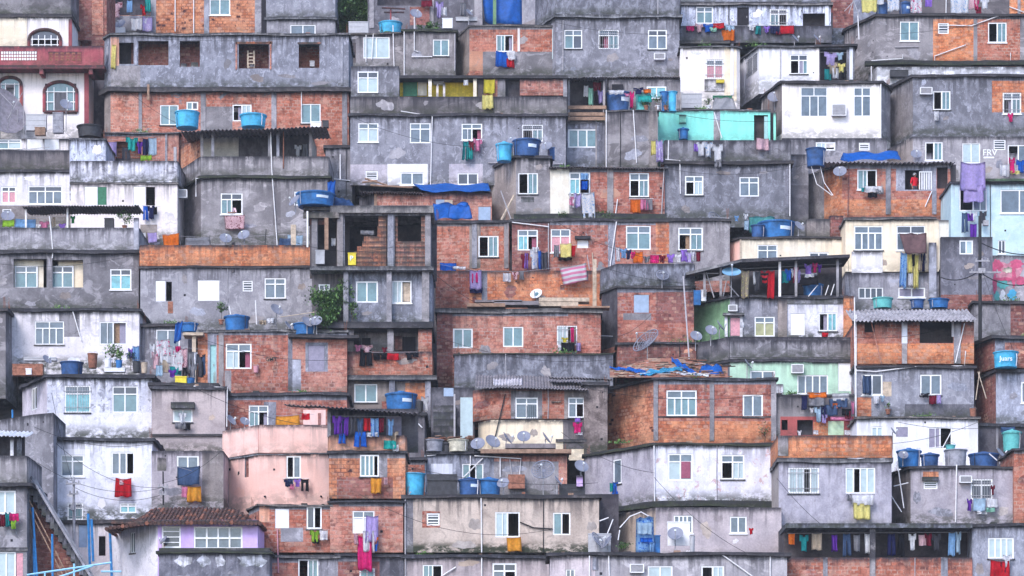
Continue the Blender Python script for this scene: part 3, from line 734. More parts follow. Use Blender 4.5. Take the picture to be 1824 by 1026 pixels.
def crate(h, x0, y0, x1, y1, mat, label, name='crate', cat='crate', dy=.3, dpt=.4, ribs=True, yb=None):
    Y = h.Y + dy; a, b, c, d = X(x0, Y), X(x1, Y), Z(y1, Y) if yb is None else h.ztop, Z(y0, Y)
    if yb == 'top': c = h.ztop
    root = empty(name, ((a + b) / 2, Y, c), label, cat); T = min(.03, (b - a) * .15)
    mb = MB(); mb.box((0, Y), (1, 0), a, b, c, c + T, 0, dpt, mat)
    for r in ((a, b, 0, T), (a, b, dpt - T, dpt), (a, a + T, T, dpt - T), (b - T, b, T, dpt - T)): mb.box((0, Y), (1, 0), r[0], r[1], c + T, d, r[2], r[3], mat)
    mb.build('body', root); rm = MB(); e = .025
    rm.box((0, Y), (1, 0), a - e, b + e, d - .06, d - .01, -e, -.001, mat)
    if ribs:
        for q in (.3, .6):
            rb = MB(); rb.box((0, Y), (1, 0), a - e * .4, b + e * .4, c + (d - c) * q, c + (d - c) * q + .025, -.014, -.001, mat); rb.build('rib', root)
    rm.build('rim', root); return root
def bucket(h, x, y0, y1, r, mat, label, dy=.2, name='bucket', lidm=None):
    Y = h.Y + dy; R = r * sc(Y); zb = Z(y1, Y); Hh = Z(y0, Y) - zb; root = empty(name, (X(x, Y), Y, zb), label, name)
    mb = MB(); mb.lathe((X(x, Y), Y, zb), [(R * .78, 0), (R * .8, .01), (R * .98, Hh * .93), (R * 1.06, Hh * .94), (R * 1.06, Hh), (R * .9, Hh), (R * .75, Hh * .3)], mat, 20); mb.build('body', root, smooth=True)
    hd = MB(); hd.tube([(X(x, Y) + R * math.cos(a) * 1.05, Y - .02, zb + Hh + R * .5 * math.sin(a)) for a in [3.1416 * q / 8 for q in range(9)]], .008, 'steel', 5); hd.build('handle', root); return root
def person(x, Y, head_y, face, label, shirt, legs, floor_z, pose='lean', headcol='hair_black', yaw=0.0):
    """one continuous skinned body standing at floor height, arms resting on a sill or hanging"""
    zt = Z(head_y, Y); s = min(1.1, max(.85, (zt - floor_z) / 1.72)); z0 = zt - 1.72 * s
    J = []; E = []; R = []
    def v(p, r, par=None):
        J.append((p[0] * s, p[1] * s, p[2] * s)); R.append(r * s); i = len(J) - 1
        if par is not None: E.append((par, i))
        return i
    pel = v((0, 0, .95), .135); wa = v((0, -.01, 1.12), .12, pel); ch = v((0, -.02, 1.32), .15, wa); nb = v((0, -.02, 1.45), .075, ch); nk = v((0, -.03, 1.5), .055, nb)
    hd = v((0, -.04, 1.58), .085, nk); ht = v((0, -.035, 1.66), .075, hd)
    nose = v((0, -.13, 1.585), .018, hd)
    for sx in (-1, 1):
        hp = v((sx * .1, 0, .88), .095, pel); kn = v((sx * .11, -.01, .48), .065, hp); an = v((sx * .11, .02, .08), .045, kn); ft = v((sx * .12, -.15, .04), .04, an)
        sh = v((sx * .19, -.02, 1.4), .062, ch)
        if pose == 'lean': el = v((sx * .25, -.16, 1.16), .045, sh); wr = v((sx * .08, -.33, 1.13), .032, el); dx, dyv, dz = -sx * .09, -.03, -.01
        else: el = v((sx * .25, .02, 1.12), .045, sh); wr = v((sx * .24, -.1, .88), .032, el); dx, dyv, dz = 0, -.03, -.1
        w0 = J[wr]; pm = v((w0[0] / s + dx * .6, w0[1] / s + dyv * .6, w0[2] / s + dz * .6), .036, wr); p0 = J[pm]
        for q in range(5):
            o = (q - 2) * .016; ln = (.5, .8, .9, .85, .65)[q]; b0 = Vector((p0[0] / s, p0[1] / s, p0[2] / s))
            side = Vector((0, o, o * .6)) if pose == 'lean' else Vector((0, o, 0)); dv = Vector((dx, dyv, dz))
            f1 = v(tuple(b0 + dv * .55 * ln + side * 1.6), .0085, pm); v(tuple(b0 + dv * 1.05 * ln + side * 1.7 + Vector((0, 0, -.015))), .0075, f1)
    me = bpy.data.meshes.new('person'); me.from_pydata(J, E, []); o = bpy.data.objects.new('person', me); C.objects.link(o)
    sk = o.modifiers.new('skin', 'SKIN'); sk.use_smooth_shade = True; sb = o.modifiers.new('sub', 'SUBSURF'); sb.levels = 2; sb.render_levels = 2
    for i, r in enumerate(R): me.skin_vertices[0].data[i].radius = (r, r)
    me.skin_vertices[0].data[0].use_root = True
    dg = bpy.context.evaluated_depsgraph_get(); dg.update(); m2 = bpy.data.meshes.new_from_object(o.evaluated_get(dg)); bpy.data.objects.remove(o)
    m2.materials.clear()
    for k in ('skin', shirt, legs): m2.materials.append(M[k] if k in M else cloth_mat(k[6:]))
    for p in m2.polygons:
        c = p.center / s; fore = (c.y < -.2 and c.z < 1.3) if pose == 'lean' else (abs(c.x) > .2 and c.z < 1.1)
        p.material_index = 0 if (c.z > 1.47 or fore or c.z < .1) else (1 if c.z > .96 else 2); p.use_smooth = True
    b = bpy.data.objects.new('person', m2); C.objects.link(b); b.location = (X(x, Y), Y, z0); b.rotation_euler = (0, 0, yaw); tag(b, label, 'person')
    hb = MB(); hb.lathe((0, 0, 1.6 * s), [(.1 * s, -.02 * s), (.104 * s, .04 * s), (.09 * s, .09 * s), (.05 * s, .125 * s), (.01, .132 * s)], headcol, 16)
    ho = hb.build('hair', None, smooth=True); ho.parent = b; ho.location = (0, -.012 * s, 0)
    for sx in (-1, 1):
        e = MB(); e.lathe((sx * .033 * s, -.118 * s, 1.6 * s), [(.004, -.008), (.011, 0), (.004, .008)], 'hair_black', 8); eo = e.build('eye', None); eo.parent = b
    return b
# ---------------------------------------------------------------- the setting: ground and hillside
def setting():
    mb = MB(); cols, rows = 40, 46
    def P(i, j):
        Yt = 2.5 + (j) * 2.4; x = -110 + 220 * i / cols
        f = (Yt - 4.5) / 50.0; py = 1026 - f * 1026; z = (HZ - py) * (D + Yt) / F - 1.0
        if Yt > 60: z = (HZ - (1026 - (60 - 4.5) / 50 * 1026)) * (D + 60) / F - 1 + (Yt - 60) * .45
        return (x, Yt, z + 1.2 * math.sin(x * .21 + j) * (1 if j else 0) * .5)
    for i in range(cols):
        for j in range(rows): mb.face([P(i, j), P(i + 1, j), P(i + 1, j + 1), P(i, j + 1)], 'hill')
        mb.face([(P(i, 0)[0], -7, -1.7), (P(i + 1, 0)[0], -7, -1.7), P(i + 1, 0), P(i, 0)], 'hill')
    structure(mb.build('hillside'))
    g = MB(); g.face([(-1500, -1200, -1.7), (1500, -1200, -1.7), (1500, 1500, -1.7), (-1500, 1500, -1.7)], 'ground'); structure(g.build('ground'))
t = NT('hill'); tc = t.n('TexCoord').outputs['Object']; n1 = t.noise(tc, .5, 10, .7); M['hill'] = t.out(t.mix(t.rng(n1, .4, .6), (.045, .04, .045), (.11, .1, .11)), .95, t.noise(tc, 4, 8, .7), .8, .15)
t = NT('ground'); tc = t.n('TexCoord').outputs['Object']; M['ground'] = t.out(t.mix(t.rng(t.noise(tc, .05, 8), .4, .6), (.12, .12, .11), (.2, .19, .18)), .95)
setting()
Hs = {}
def A(key, *a, **k): Hs[key] = H(*a, **k); return Hs[key]
BR, CO, PA = 'brick_house', 'concrete_house', 'painted_house'
# ===== row 1: top left
h = A('arch', PA, 'white house with maroon arched windows and a maroon balcony railing across its front', [-90, 157], 122, 235, 'white_wall', slab=None, a=245, depth=4.5,
      wins=[('O', -2, 146, 38, 205, None), ('O', 80, 149, 136, 200, None)])
bx(h, 'floor_slab', -90, 116, 186, 122, -1.1, 1.6, 'maroon_wall'); bx(h, 'balustrade', -90, 82, 184, 116, -1.1, -.95, 'maroon_wall')
bx(h, 'column', 150, 122, 158, 232, -.12, .02, 'maroon_wall'); bx(h, 'alley_shade_wall', 158, 125, 187, 260, 2.4, 2.6, 'interior')  # dark back wall carries the alley's shade in its colour
for xx in (-20, 70, 158): bx(h, 'bracket', xx, 122, xx + 7, 132, -1.05, -.1, 'maroon_wall')
lt = MB(); Yl = h.Y - 1.1
for q in range(14):
    for r in range(3):
        x0 = 2 + q * 4.6; y0 = 92 + r * 5.6; lt.box((0, Yl), (1, 0), X(x0, Yl), X(x0 + 3.2, Yl), Z(y0 + 4, Yl), Z(y0, Yl), -.02, -.003, 'white_frame')
lt.box((0, Yl), (1, 0), X(0, Yl), X(66, Yl), Z(109, Yl), Z(91, Yl), -.006, -.001, 'maroon_wall'); lt.build('lattice_tiles', h.root)
lt = MB()
for q in range(6):
    for r in range(3): lt.box((0, Yl), (1, 0), X(88 + q * 10, Yl), X(94 + q * 10, Yl), Z(97 + r * 5.5, Yl), Z(93.5 + r * 5.5, Yl), -.02, -.003, 'rust')
lt.box((0, Yl), (1, 0), X(86, Yl), X(146, Yl), Z(114, Yl), Z(92, Yl), -.006, -.001, 'maroon_wall'); lt.build('pierced_blocks', h.root)
def arch(h, x0, y0, x1, y1, glass, into=None, opn=True):
    Y = h.Y; xm = (x0 + x1) / 2; R = (x1 - x0) / 2; fr = MB(); wd = 6
    pts_o = [(x0, y1)] + [(xm - R * math.cos(3.1416 * q / 14), y0 + R * .62 - R * .62 * math.sin(3.1416 * q / 14)) for q in range(15)] + [(x1, y1)]
    for yw, wdd, mt, w0 in ((-.08, .17, 'maroon_wall', 0),):
        for a, b in zip(pts_o, pts_o[1:]):
            a3 = Vector((X(a[0], Y), Y, Z(a[1], Y))); b3 = Vector((X(b[0], Y), Y, Z(b[1], Y))); fr.tube([a3 + Vector((0, -.06, 0)), b3 + Vector((0, -.06, 0))], .11, mt, 6)
    fr.tube([Vector((X(x0, Y), Y - .06, Z(y1, Y))), Vector((X(x1, Y), Y - .06, Z(y1, Y)))], .11, 'maroon_wall', 6)
    o = fr.build('arched_window', h.root); g = MB(); c = (X(xm, Y), Y - .0, Z(y0 + R * .62, Y)); n = 12; r = R * sc(Y)
    for q in range(n):
        a0, a1 = 3.1416 * q / n, 3.1416 * (q + 1) / n
        p = [(c[0], Y - .02, c[2]), (c[0] + r * math.cos(a0), Y - .02, c[2] + .62 * r * math.sin(a0)), (c[0] + r * math.cos(a1), Y - .02, c[2] + .62 * r * math.sin(a1))]
        g.face(p, 'white_wall' if False else glass)
    for xa, xb in (((x0, x0 + (x1 - x0) * .3), (x1 - (x1 - x0) * .3, x1)) if opn else ()):
        g.face([(X(xa, Y), Y + .03, Z(y1, Y)), (X(xb, Y), Y + .03, Z(y1, Y)), (X(xb, Y), Y + .03, c[2]), (X(xa, Y), Y + .03, c[2])], glass)
    g.build('pane', o); bars = MB()
    for k in range(5):
        xx = x0 + (x1 - x0) * (k + .5) / 5
        if opn and k in (1, 2, 3): xx = {1: x0 + (x1 - x0) * .3, 2: -999, 3: x1 - (x1 - x0) * .3}[k]
        if xx < -900: continue
        bars.box((0, Y), (1, 0), X(xx, Y) - .025, X(xx, Y) + .025, Z(y1, Y), Z(y0 + 10, Y), -.05, -.021, 'white_frame')
    for yy in (y0 + R * .62, y0 + R * .62 + (y1 - y0 - R * .62) * .5):
        wsp = ((x0, x1),) if (not opn or yy < y0 + R * .7) else ((x0, x0 + (x1 - x0) * .3), (x1 - (x1 - x0) * .3, x1))
        for xa, xb in wsp: bars.box((0, Y), (1, 0), X(xa, Y), X(xb, Y), Z(yy, Y) - .02, Z(yy, Y) + .03, -.052, -.02, 'white_frame')
    bars.build('glazing_bars', o); return o
arch(h, -2, 138, 38, 205, 'glass_teal'); arch(h, 79, 146, 137, 200, 'glass_teal')
h2 = H(PA, '', [-90, 126], 30, 90, 'white_wall', a=245, dY=.7, slab='slab', into=h, ext=0, ov=.1, par=-30, parmat='parapet_stain', wallname='upper_wall', th=.2,
       wins=[('O', 56, 57, 106, 86, 'interior', 1.2)])
bx(h2, 'cream_panel', -90, 31, 48, 82, -.05, -.003, 'cream_wall'); arch(h2, 52, 53, 108, 90, 'glass_dark', opn=False)
bx(h2, 'column', 122, 34, 128, 88, -.1, .02, 'maroon_wall')
h = A('bricktopleft', BR, 'narrow brick pier house behind the maroon balcony, left of the hung washing', [(128, 0), 190], -40, 100, 'brick_dark', a=200, dY=1.5, slab=None, cols=[(174, 20, -40, 62, 'brick_pale')], wins=[('O', 137, 72, 163, 84, None)])
# ===== brick house at the top with grey columns
h = A('brick_top', BR, 'brick house with grey columns and a washing balcony at the top left', [186, 468], -60, 62, 'brick_holes', a=70, dY=1.0, slab=None,
      zones=[(186, -60, 196, 62, 'column_concrete'), (268, -60, 278, 62, 'column_concrete'), (196, 28, 268, 62, 'concrete')],
      wins=[('O', 198, -30, 267, 27, 'interior', 1.2), ('2', 373, -2, 410, 27, 'glass_teal')], cols=[(368, 9, -60, 62), (460, 12, -60, 62)], pipes=[[(312, -60), (312, 56)], [(345, -60), (345, 60)]])
wash(h, 'on the top left brick balcony', 'floral_pink shirt 192 2 26 30; light_blue towel 226 0 10 22; red shirt 250 8 12 20; turquoise towel 258 -8 10 30; white towel 232 32 22 22; patterned_lilac towel 254 30 18 26', line=[(192, 28), (276, 30)])
crate(h, 196, 48, 222, 60, 'white_board', 'white bundle lying on the ledge under the hung washing', 'bundle', 'bundle', dy=-.9)
dish(h, 214, 42, 10, 'grey dish among the washing on the top left brick balcony', dy=-.7, base=60)
h = A('lightgrey_top', CO, 'pale grey plastered house with twin window between brick house and hillside green', [474, 597], 34, 70, 'concrete_pale', a=75, dY=1.2,
      slab='slab_pale', par=-30, parmat='concrete_pale', wins=[('2', 517, 44, 562, 70, 'glass_grey')], cols=[(470, 9, -40, 62, 'dark_void')])  # the dark strip is no column, it paints the shaded gap beside the house
# ===== top centre
h = A('shack_top', CO, 'dark cluttered shack with posts under the blue tarpaulin', [655, 860], -40, 70, 'concrete_dark', a=75, dY=2.2, slab=None,
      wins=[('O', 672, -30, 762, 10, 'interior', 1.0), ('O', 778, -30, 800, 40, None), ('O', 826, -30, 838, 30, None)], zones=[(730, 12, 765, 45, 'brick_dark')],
      cols=[(662, 8, -40, 50), (770, 6, -40, 60), (852, 14, -40, 60)])
h = A('beige_top', PA, 'beige plaster house with an angled side at the top centre', [(912, 4.5), 993], -50, 45, 'concrete_brown', a=75, dY=1.1, slab=None, zones=[(928, -50, 993, 30, 'concrete_pale')])
h = A('grey_three', CO, 'stained grey house with three white windows in a row below the top edge', [(955, 3.0), 990, 1210], 31, 132, 'concrete', a=133,
      slab='slab_pale', th=.16, par=-30, parmat='parapet_stain', ov=.2, wins=[('4', 1005, 53, 1037, 87), ('4L', 1066, 53, 1102, 87), ('4', 1154, 53, 1188, 88)],
      acs=[(1165, 97, 1184, 108)], pipes=[['pvc_grey', (1172, 0), (1172, 34)], ['pvc_grey', (1003, 36), (1003, 125)]])
# dark tarp and brick with blue drape
h = A('brick_flag', BR, 'brick and grey house with blue and red cloths under its window', [(808, 3.2), 836, 991], 46, 132, 'brick_wall', a=133, dY=.5, slab='slab_pale', th=.07, ov=.07,
      zones=[(808, 30, 836, 140, 'concrete_brown'), (836, 91, 860, 126, 'salmon_plaster'), (860, 92, 991, 140, 'concrete')], wins=[('2R', 884, 62, 914, 92, 'glass_teal')], cols=[(924, 4, 50, 92, 'white_wall'), (987, 7, 52, 105, 'sky_blue_wall')])
wash(h, 'under the brick house window, upper centre', 'blue towel 883 91 23 28; white towel 900 91 18 16; red cloth 902 104 14 16', dy=-.2)
h = A('grey_pipe', CO, 'grey brown house with one small window and white drainpipes', [(718, 0), 812], 56, 132, 'concrete_brown', a=133, dY=.7, slab='slab_mossy',
      wins=[('2', 771, 70, 800, 100, 'glass_teal')], pipes=[[(720, 54), (720, 134)], [(738, 30), (738, 90), (745, 92)], [(733, 101), (770, 101)], ['pvc_grey', (810, 60), (810, 126)]])
h = A('grey_screen', CO, 'weathered grey house with a netted window beside the green slope', [622, 720], 60, 122, 'concrete', a=124, dY=.9, slab='slab_pale', th=.06,
      zones=[(622, 76, 634, 112, 'interior')], wins=[('2', 647, 66, 694, 104, 'curtain_pale')], pipes=[[(700, 45), (702, 122)], [(652, 62), (652, 110)], [(665, 60), (662, 106)]])
# ===== white block top right
h = A('white_top', PA, 'white terrace house with long dark parapet under the top edge', [1213, 1480], 8, 60, 'white_mould', a=85, dY=.8, slab='slab_pale',
      wins=[('4', 1240, 12, 1270, 42), ('D', 1313, 13, 1334, 46), ('4R', 1371, 16, 1403, 46), ('O', 1430, 24, 1470, 46, 'interior', .8)], cols=[(1473, 7, 10, 46, 'white_wall')])
bx(h, 'parapet', 1212, 46, 1482, 76, -1.0, -.85, 'concrete_dark'); bx(h, 'ledge', 1208, 72, 1300, 77, -1.25, -1.0, 'slab_pale'); bx(h, 'floor', 1212, 73, 1482, 76, -.84, -.01, 'concrete_dark')
bx(h, 'attic_wall', 1213, -40, 1480, 3, .8, .95, 'concrete_pale')
wash(h, 'on the dark parapet near the top right', 'hot_pink cloth 1222 46 14 9; pale_pink shirt 1238 42 16 15; blue shirt 1252 42 18 15; red towel 1270 41 20 10; mint shirt 1262 48 18 8; orange towel 1285 52 24 20; pale_blue towel 1292 44 16 12; white shirt 1332 44 14 10; teal trousers 1346 45 10 16; violet shirt 1360 46 12 12; navy cloth 1372 46 16 14; red towel 1390 45 24 15; maroon cloth 1382 56 10 6', line=[(1222, 44), (1320, 46), (1420, 44)], dy=-1.2)
dish(h, 1417, 68, 8, 'left one of two grey dishes on the dark parapet, top right', az=60, dy=-1.5, base=90); dish(h, 1455, 68, 8, 'right one of two grey dishes on the dark parapet, top right', az=60, dy=-1.5, base=95)
h = A('white_left', PA, 'white house with pink curtained window and cream corner under the dark parapet', [1213, (1312, 0), (1318, .2)], 84, 175, 'white_wall', a=172, slab='slab_pale', th=.07,
      zones=[(1290, 84, 1312, 180, 'cream_wall')], wins=[('4', 1257, 106, 1289, 140, 'curtain_pink')], cols=[(1214, 5, 84, 165, 'white_wall'), (1304, 5, 78, 170, 'white_wall')])
bx(h, 'flower_ledge', 1255, 141, 1290, 162, -.08, -.01, 'white_mould'); crate(h, 1276, 142, 1290, 147, 'brick_orange' if False else 'yellow_board', 'narrow yellow planter under the pink curtained window', 'planter', 'planter', dy=-.3, dpt=.2)
h = A('white_right', PA, 'bright white house with one window and an angled shutterless side', [(1318, 3.5), 1352, 1458], 83, 147, 'white_wall', a=172, dY=.3, slab='slab_pale', th=.06,
      wins=[('4L', 1407, 97, 1439, 132), ('2', 1330, 98, 1349, 134, 'glass_grey')], cols=[(1390, 2, 85, 140, 'pvc_grey')])
h = A('wash_porch', PA, 'white pillared porch full of hanging shirts', [1455, 1522], 83, 150, 'concrete_dark', a=172, dY=.2, slab='slab', ov=.2,
      wins=[('O', 1461, 88, 1508, 143, 'interior', 1.1)], cols=[(1456, 6, 84, 145, 'white_wall'), (1516, 6, 84, 142, 'white_wall')])
wash(h, 'in the white pillared porch', 'lilac shirt 1468 92 24 24; beige shirt 1474 110 18 22; pale_yellow shirt 1492 112 14 18; white towel 1482 120 12 20; teal cloth 1468 122 12 20; black shirt 1496 126 12 14; pale_blue shirt 1490 93 12 14', line=[(1460, 93), (1514, 94)], dy=-.15)
h = A('white_ac', PA, 'clean white house with triple window and window air conditioner', [(1358, 3.6), 1393, 1570, (1586, 1.5)], 148, 243, 'white_wall', a=245, ov=.16,
      zones=[(1358, 140, 1393, 250, 'concrete_brown'), (1568, 140, 1590, 250, 'concrete_pale')], wins=[('T', 1426, 155, 1474, 208, 'glass_grey'), ('4', 1520, 155, 1552, 208, 'glass_grey')], acs=[(1481, 188, 1506, 208)],
      pipes=[[(1569, 150), (1569, 262)]])
dish(h, 1380, 172, 13, 'grey dish on the brown side wall of the clean white house', dy=1.0, base=195, az=-10)
h = A('grey_brick_tr', CO, 'grey house with two rough brick bays and white sashes near the top right corner', [(1505, 3.6), 1561, 1860], 28, 114, 'concrete', a=117, slab='slab', ov=.16, par=None,
      zones=[(1662, 34, 1734, 120, 'brick_orange'), (1741, 34, 1817, 120, 'brick_wall')], wins=[('2', 1603, 38, 1637, 73, 'glass_teal'), ('X', 1671, 41, 1690, 60), ('2L', 1760, 40, 1793, 76, 'glass_teal')],
      pipes=[[(1665, 134), (1665, 100), (1720, 80)], [(1552, 108), (1600, 105), (1608, 104), (1608, 97)], [(1668, 116), (1740, 114), (1800, 114), (1800, 94)], [(1690, 45), (1730, 46), (1780, 28), (1830, 25)], ['pvc_grey', (1594, 84), (1636, 83)], [(1528, 28), (1530, 70)]])
rough_slab(h.root, 'mossy_ledge', [(X(1540, h.Y), h.Y - .35), (X(1860, h.Y), h.Y - .35), (X(1860, h.Y), h.Y + .02), (X(1540, h.Y), h.Y + .02)], Z(117, h.Y), Z(110, h.Y), 'slab_mossy')
tank(h, 1601, 1623, 2, 'tank_dark_blue', 'dark blue tank between big hung sheets at the top right', band=True)
tank(h, 1560, 1582, 8, 'tank_dark_blue', 'low dark blue tank left of the hung sheets at the top right', lid=False)
wash(h, 'along the top right roof edge', 'pale_yellow blanket 1534 -6 28 28; white sheet 1562 -6 12 14; patterned_white sheet 1580 -10 22 30; floral_white sheet 1622 -8 20 32; patterned_white sheet 1692 -6 34 30; pale_pink sheet 1724 -6 16 22; hot_pink shirt 1734 0 10 18; maroon cloth 1738 12 10 14; white shirt 1746 -4 16 20; violet cloth 1648 -4 12 16', line=[(1530, -5), (1770, -8)], dy=.1)
h = A('back_tr', CO, 'grey and brick shack behind the hung sheets at the very top right', [1640, 1900], -40, 40, 'concrete_dark', a=60, dY=3.5, slab=None, zones=[(1798, -40, 1900, 30, 'brick_orange')], cols=[(1815, 5, -40, 26)], pipes=[[(1686, -40), (1685, 24)], [(1798, 12), (1824, 22)]])
h = A('back_tm', CO, 'grey shed with leaning poles behind the white terrace house', [1440, 1560], -40, 60, 'concrete', a=60, dY=3.5, slab=None, zones=[(1476, 0, 1520, 50, 'brick_dark')])
tubes('leaning_poles', 'bundle of thin poles leaning beside the top right roof', 'poles', [[(1504, 20, YF(90)), (1528, -5, YF(85))], [(1512, 24, YF(90)), (1522, -5, YF(85))], [(1530, 28, YF(90)), (1520, 0, YF(85))]], 'steel')
A('step_tr', PA, 'low white wall strip under the top right brick bays', [(1548, 1.5), 1562, 1860], 119, 133, 'white_wall', a=150, dY=.6, slab=None, pipes=[[(1552, 118), (1552, 160)]])
crate(Hs['step_tr'], 1586, 124, 1618, 136, 'tank_black', 'dark round basin on the ledge under the top right brick bays', 'basin', 'basin', dy=-.5)
h = A('grey_ac_r', CO, 'grey house with brick corner and small air conditioner at the right edge', [(1576, 3.6), 1626, 1860], 136, 236, 'concrete', a=240, ov=.16,
      zones=[(1576, 120, 1626, 250, 'concrete_brown'), (1767, 144, 1860, 200, 'brick_orange')], wins=[('2L', 1662, 162, 1693, 196, 'glass_teal'), ('4L', 1786, 165, 1819, 203, 'glass_teal')], acs=[(1638, 158, 1659, 170)])
wash(h, 'below the right edge windows', 'white towel 1664 197 8 18; hot_pink shirt 1795 201 10 16', dy=-.2)
h = A('grey_frv', CO, 'pale grey house with painted white lettering beside its window', [(1576, 3.6), 1626, 1860], 243, 326, 'concrete_pale', a=330, slab=None,
      zones=[(1576, 230, 1626, 330, 'concrete_brown')], wins=[('2L', 1648, 253, 1679, 286, 'glass_teal'), ('2', 1714, 255, 1746, 291, 'curtain_pale'), ('tL', 1795, 258, 1850, 305, 'glass_grey'), ('X', 1770, 249, 1791, 267)])
text(h.root, 'FRV', X(1750, h.Y), h.Y - .03, Z(277, h.Y), .55, 'white_frame')
bx(h, 'painted_swash', 1752, 279, 1771, 282, -.02, -.002, 'white_frame')
dish(h, 1632, 274, 10, 'round grey dish above the corrugated roof by the long purple sheet', base=290, dy=-.5, az=0)
wash(h, 'below the window at the right edge', 'white towel 1780 292 18 22; hot_pink shirt 1796 280 12 28; blue shirt 1810 284 16 24; pale_yellow towel 1800 304 18 6', dy=-.3, line=[(1778, 290), (1830, 284)])
h = A('grey_low_window', CO, 'grey wall with short window under the clean white house', [1393, 1580], 246, 330, 'concrete', a=330, dY=.4, slab=None, wins=[('2R', 1453, 253, 1488, 268, 'curtain_pale'), ('X', 1530, 254, 1549, 268)])
# ===== row 2, left
h = A('long_grey', BR, 'long unfinished house: grey storey with empty openings over a brick storey', [(186, .8), 197, 621], 62, 155, 'concrete', a=262, slab='slab_pale', th=.1, ov=.12, ext=0, depth=5,
      zones=[(186, 66, 212, 117, 'salmon_plaster'), (197, 117, 250, 155, 'concrete_brown')],
      wins=[('O', 212, 76, 238, 114, 'interior', 1.3), ('O', 246, 73, 300, 116, 'brick_dark', 1.2), ('O', 320, 73, 356, 119, 'brick_dark', 1.2), ('O', 425, 79, 479, 122, 'brick_dark', 1.5), ('O', 532, 79, 569, 121, 'brick_wall', 1.6)],
      cols=[(242, 4, 66, 116, 'concrete_pale'), (609, 4, 66, 152), (421, 3, 76, 124, 'brick_pale'), (482, 3, 74, 124, 'brick_pale')])
bx(h, 'lintel', 420, 74, 485, 78, -.05, -.003, 'brick_orange'); bx(h, 'lintel', 530, 75, 572, 78, -.05, -.003, 'brick_pale'); bx(h, 'plank', 262, 150, 266, 178, -.3, -.2, 'wood')
for q, (x, w_, b) in enumerate(((340, 13, 8), (322, 10, 6), (445, 8, 5))): bx(h, 'rubble', x, 119 - b, x + w_, 119, .04, .14, 'concrete_pale')
crate(h, 552, 108, 560, 118, 'grey_plastic', 'grey drum seen inside the right empty opening', 'drum', 'drum', dy=.7)
bx(h, 'ladder', 440, 90, 443, 121, .5, .54, 'wood_pale'); bx(h, 'ladder', 451, 90, 454, 121, .5, .54, 'wood_pale')
for q in range(5): bx(h, 'rung', 443, 94 + q * 6, 451, 96 + q * 6, .51, .53, 'wood_pale')
h2 = H(BR, '', [(186, .8), 197, 621], 163, 262, 'brick_patchy', a=262, dY=.05, into=h, slab=None, ext=20, depth=5, wallname='lower_wall',
       zones=[(186, 163, 197, 262, 'concrete_brown'), (197, 150, 250, 262, 'brick_pale'), (366, 190, 414, 262, 'concrete'), (492, 166, 608, 262, 'brick_wall')],
       wins=[('2', 285, 187, 318, 223, 'glass_teal'), ('2', 332, 181, 353, 196), ('2L', 414, 186, 448, 216, 'curtain_pale'), ('2', 536, 185, 571, 220, 'glass_teal')],
       cols=[(362, 9, 163, 262), (488, 9, 163, 262), (614, 9, 163, 262), (250, 6, 163, 262)], pipes=[[(537, 158), (537, 208)]])
rough_slab(h.root, 'mouldy_ledge', poly_off(h.foot[:4], .25), Z(163, h.Y), Z(156, h.Y), 'slab')
bx(h2, 'red_beam', 186, 236, 330, 262, -.12, -.04, 'brick_wall')
wash(h, 'on the long grey storey', 'pale_yellow towel 199 78 8 44', dy=-.1)
h = A('terrace_posts', CO, 'grey terrace house with corrugated roof on posts and a person at its window', [(322, 3.4), 358, 585], 317, 420, 'concrete', a=420, slab='slab_mossy', ov=.18, depth=4.5,
      par=279, parmat='concrete_pale', zones=[(322, 300, 358, 440, 'concrete_dark'), (486, 317, 500, 440, 'parapet_stain')], wins=[('4R', 393, 344, 432, 382, 'glass_teal'), ('2', 524, 341, 560, 366, 'glass_grey')],
      pipes=[[(349, 350), (349, 318), (382, 316)], [(482, 232), (484, 300), (494, 440)], ['rust', (505, 230), (505, 300)], [(606, 275), (606, 320)]])
Yt = h.Y
th = H(CO, '', [(322, 3.4), 358, 556], 236, 312, 'interior_pale', a=420, dY=1.6, into=h, slab=None, ext=0, wallname='terrace_wall', zones=[(322, 200, 358, 330, 'brick_holes'), (425, 236, 470, 280, 'interior'), (470, 230, 560, 300, 'interior')])
for c in (379, 480, 495, 553): bx(h, 'post', c - 2.5, 234, c + 2.5, 282, -.02, .08, 'column_concrete')
bx(h, 'side_pier', 357, 232, 362, 282, 0, .1, 'column_concrete'); bx(th, 'shade_beam', 358, 232, 556, 238, -.05, -.01, 'slab')
corr(h.root, 'corrugated_roof', 322, 234, 582, 226, h.Y - .9, 4.2, .35, 'fibre_cement', per=.25, amp=.045)
wash(th, 'inside the posted terrace', 'white shirt 525 258 12 20; grey trousers 538 256 10 24', dy=-.3)
person(413, h.Y + .28, 362, 0, 'person in a pale shirt leaning out of a white window on folded arms', 'cloth_pale_pink', 'cloth_navy', h.zbot, 'lean')
wash(h, 'below the window with the leaning person', 'floral_pink towel 398 383 40 25', dy=-.25, line=[(396, 383), (440, 383)])
A('grey_side', CO, 'grey wall with small pipes right of the posted terrace house', [(580, 0), 627], 262, 350, 'concrete', a=350, dY=1.0, slab='slab', pipes=[[(588, 318), (625, 322)], [(606, 275), (606, 318)]])
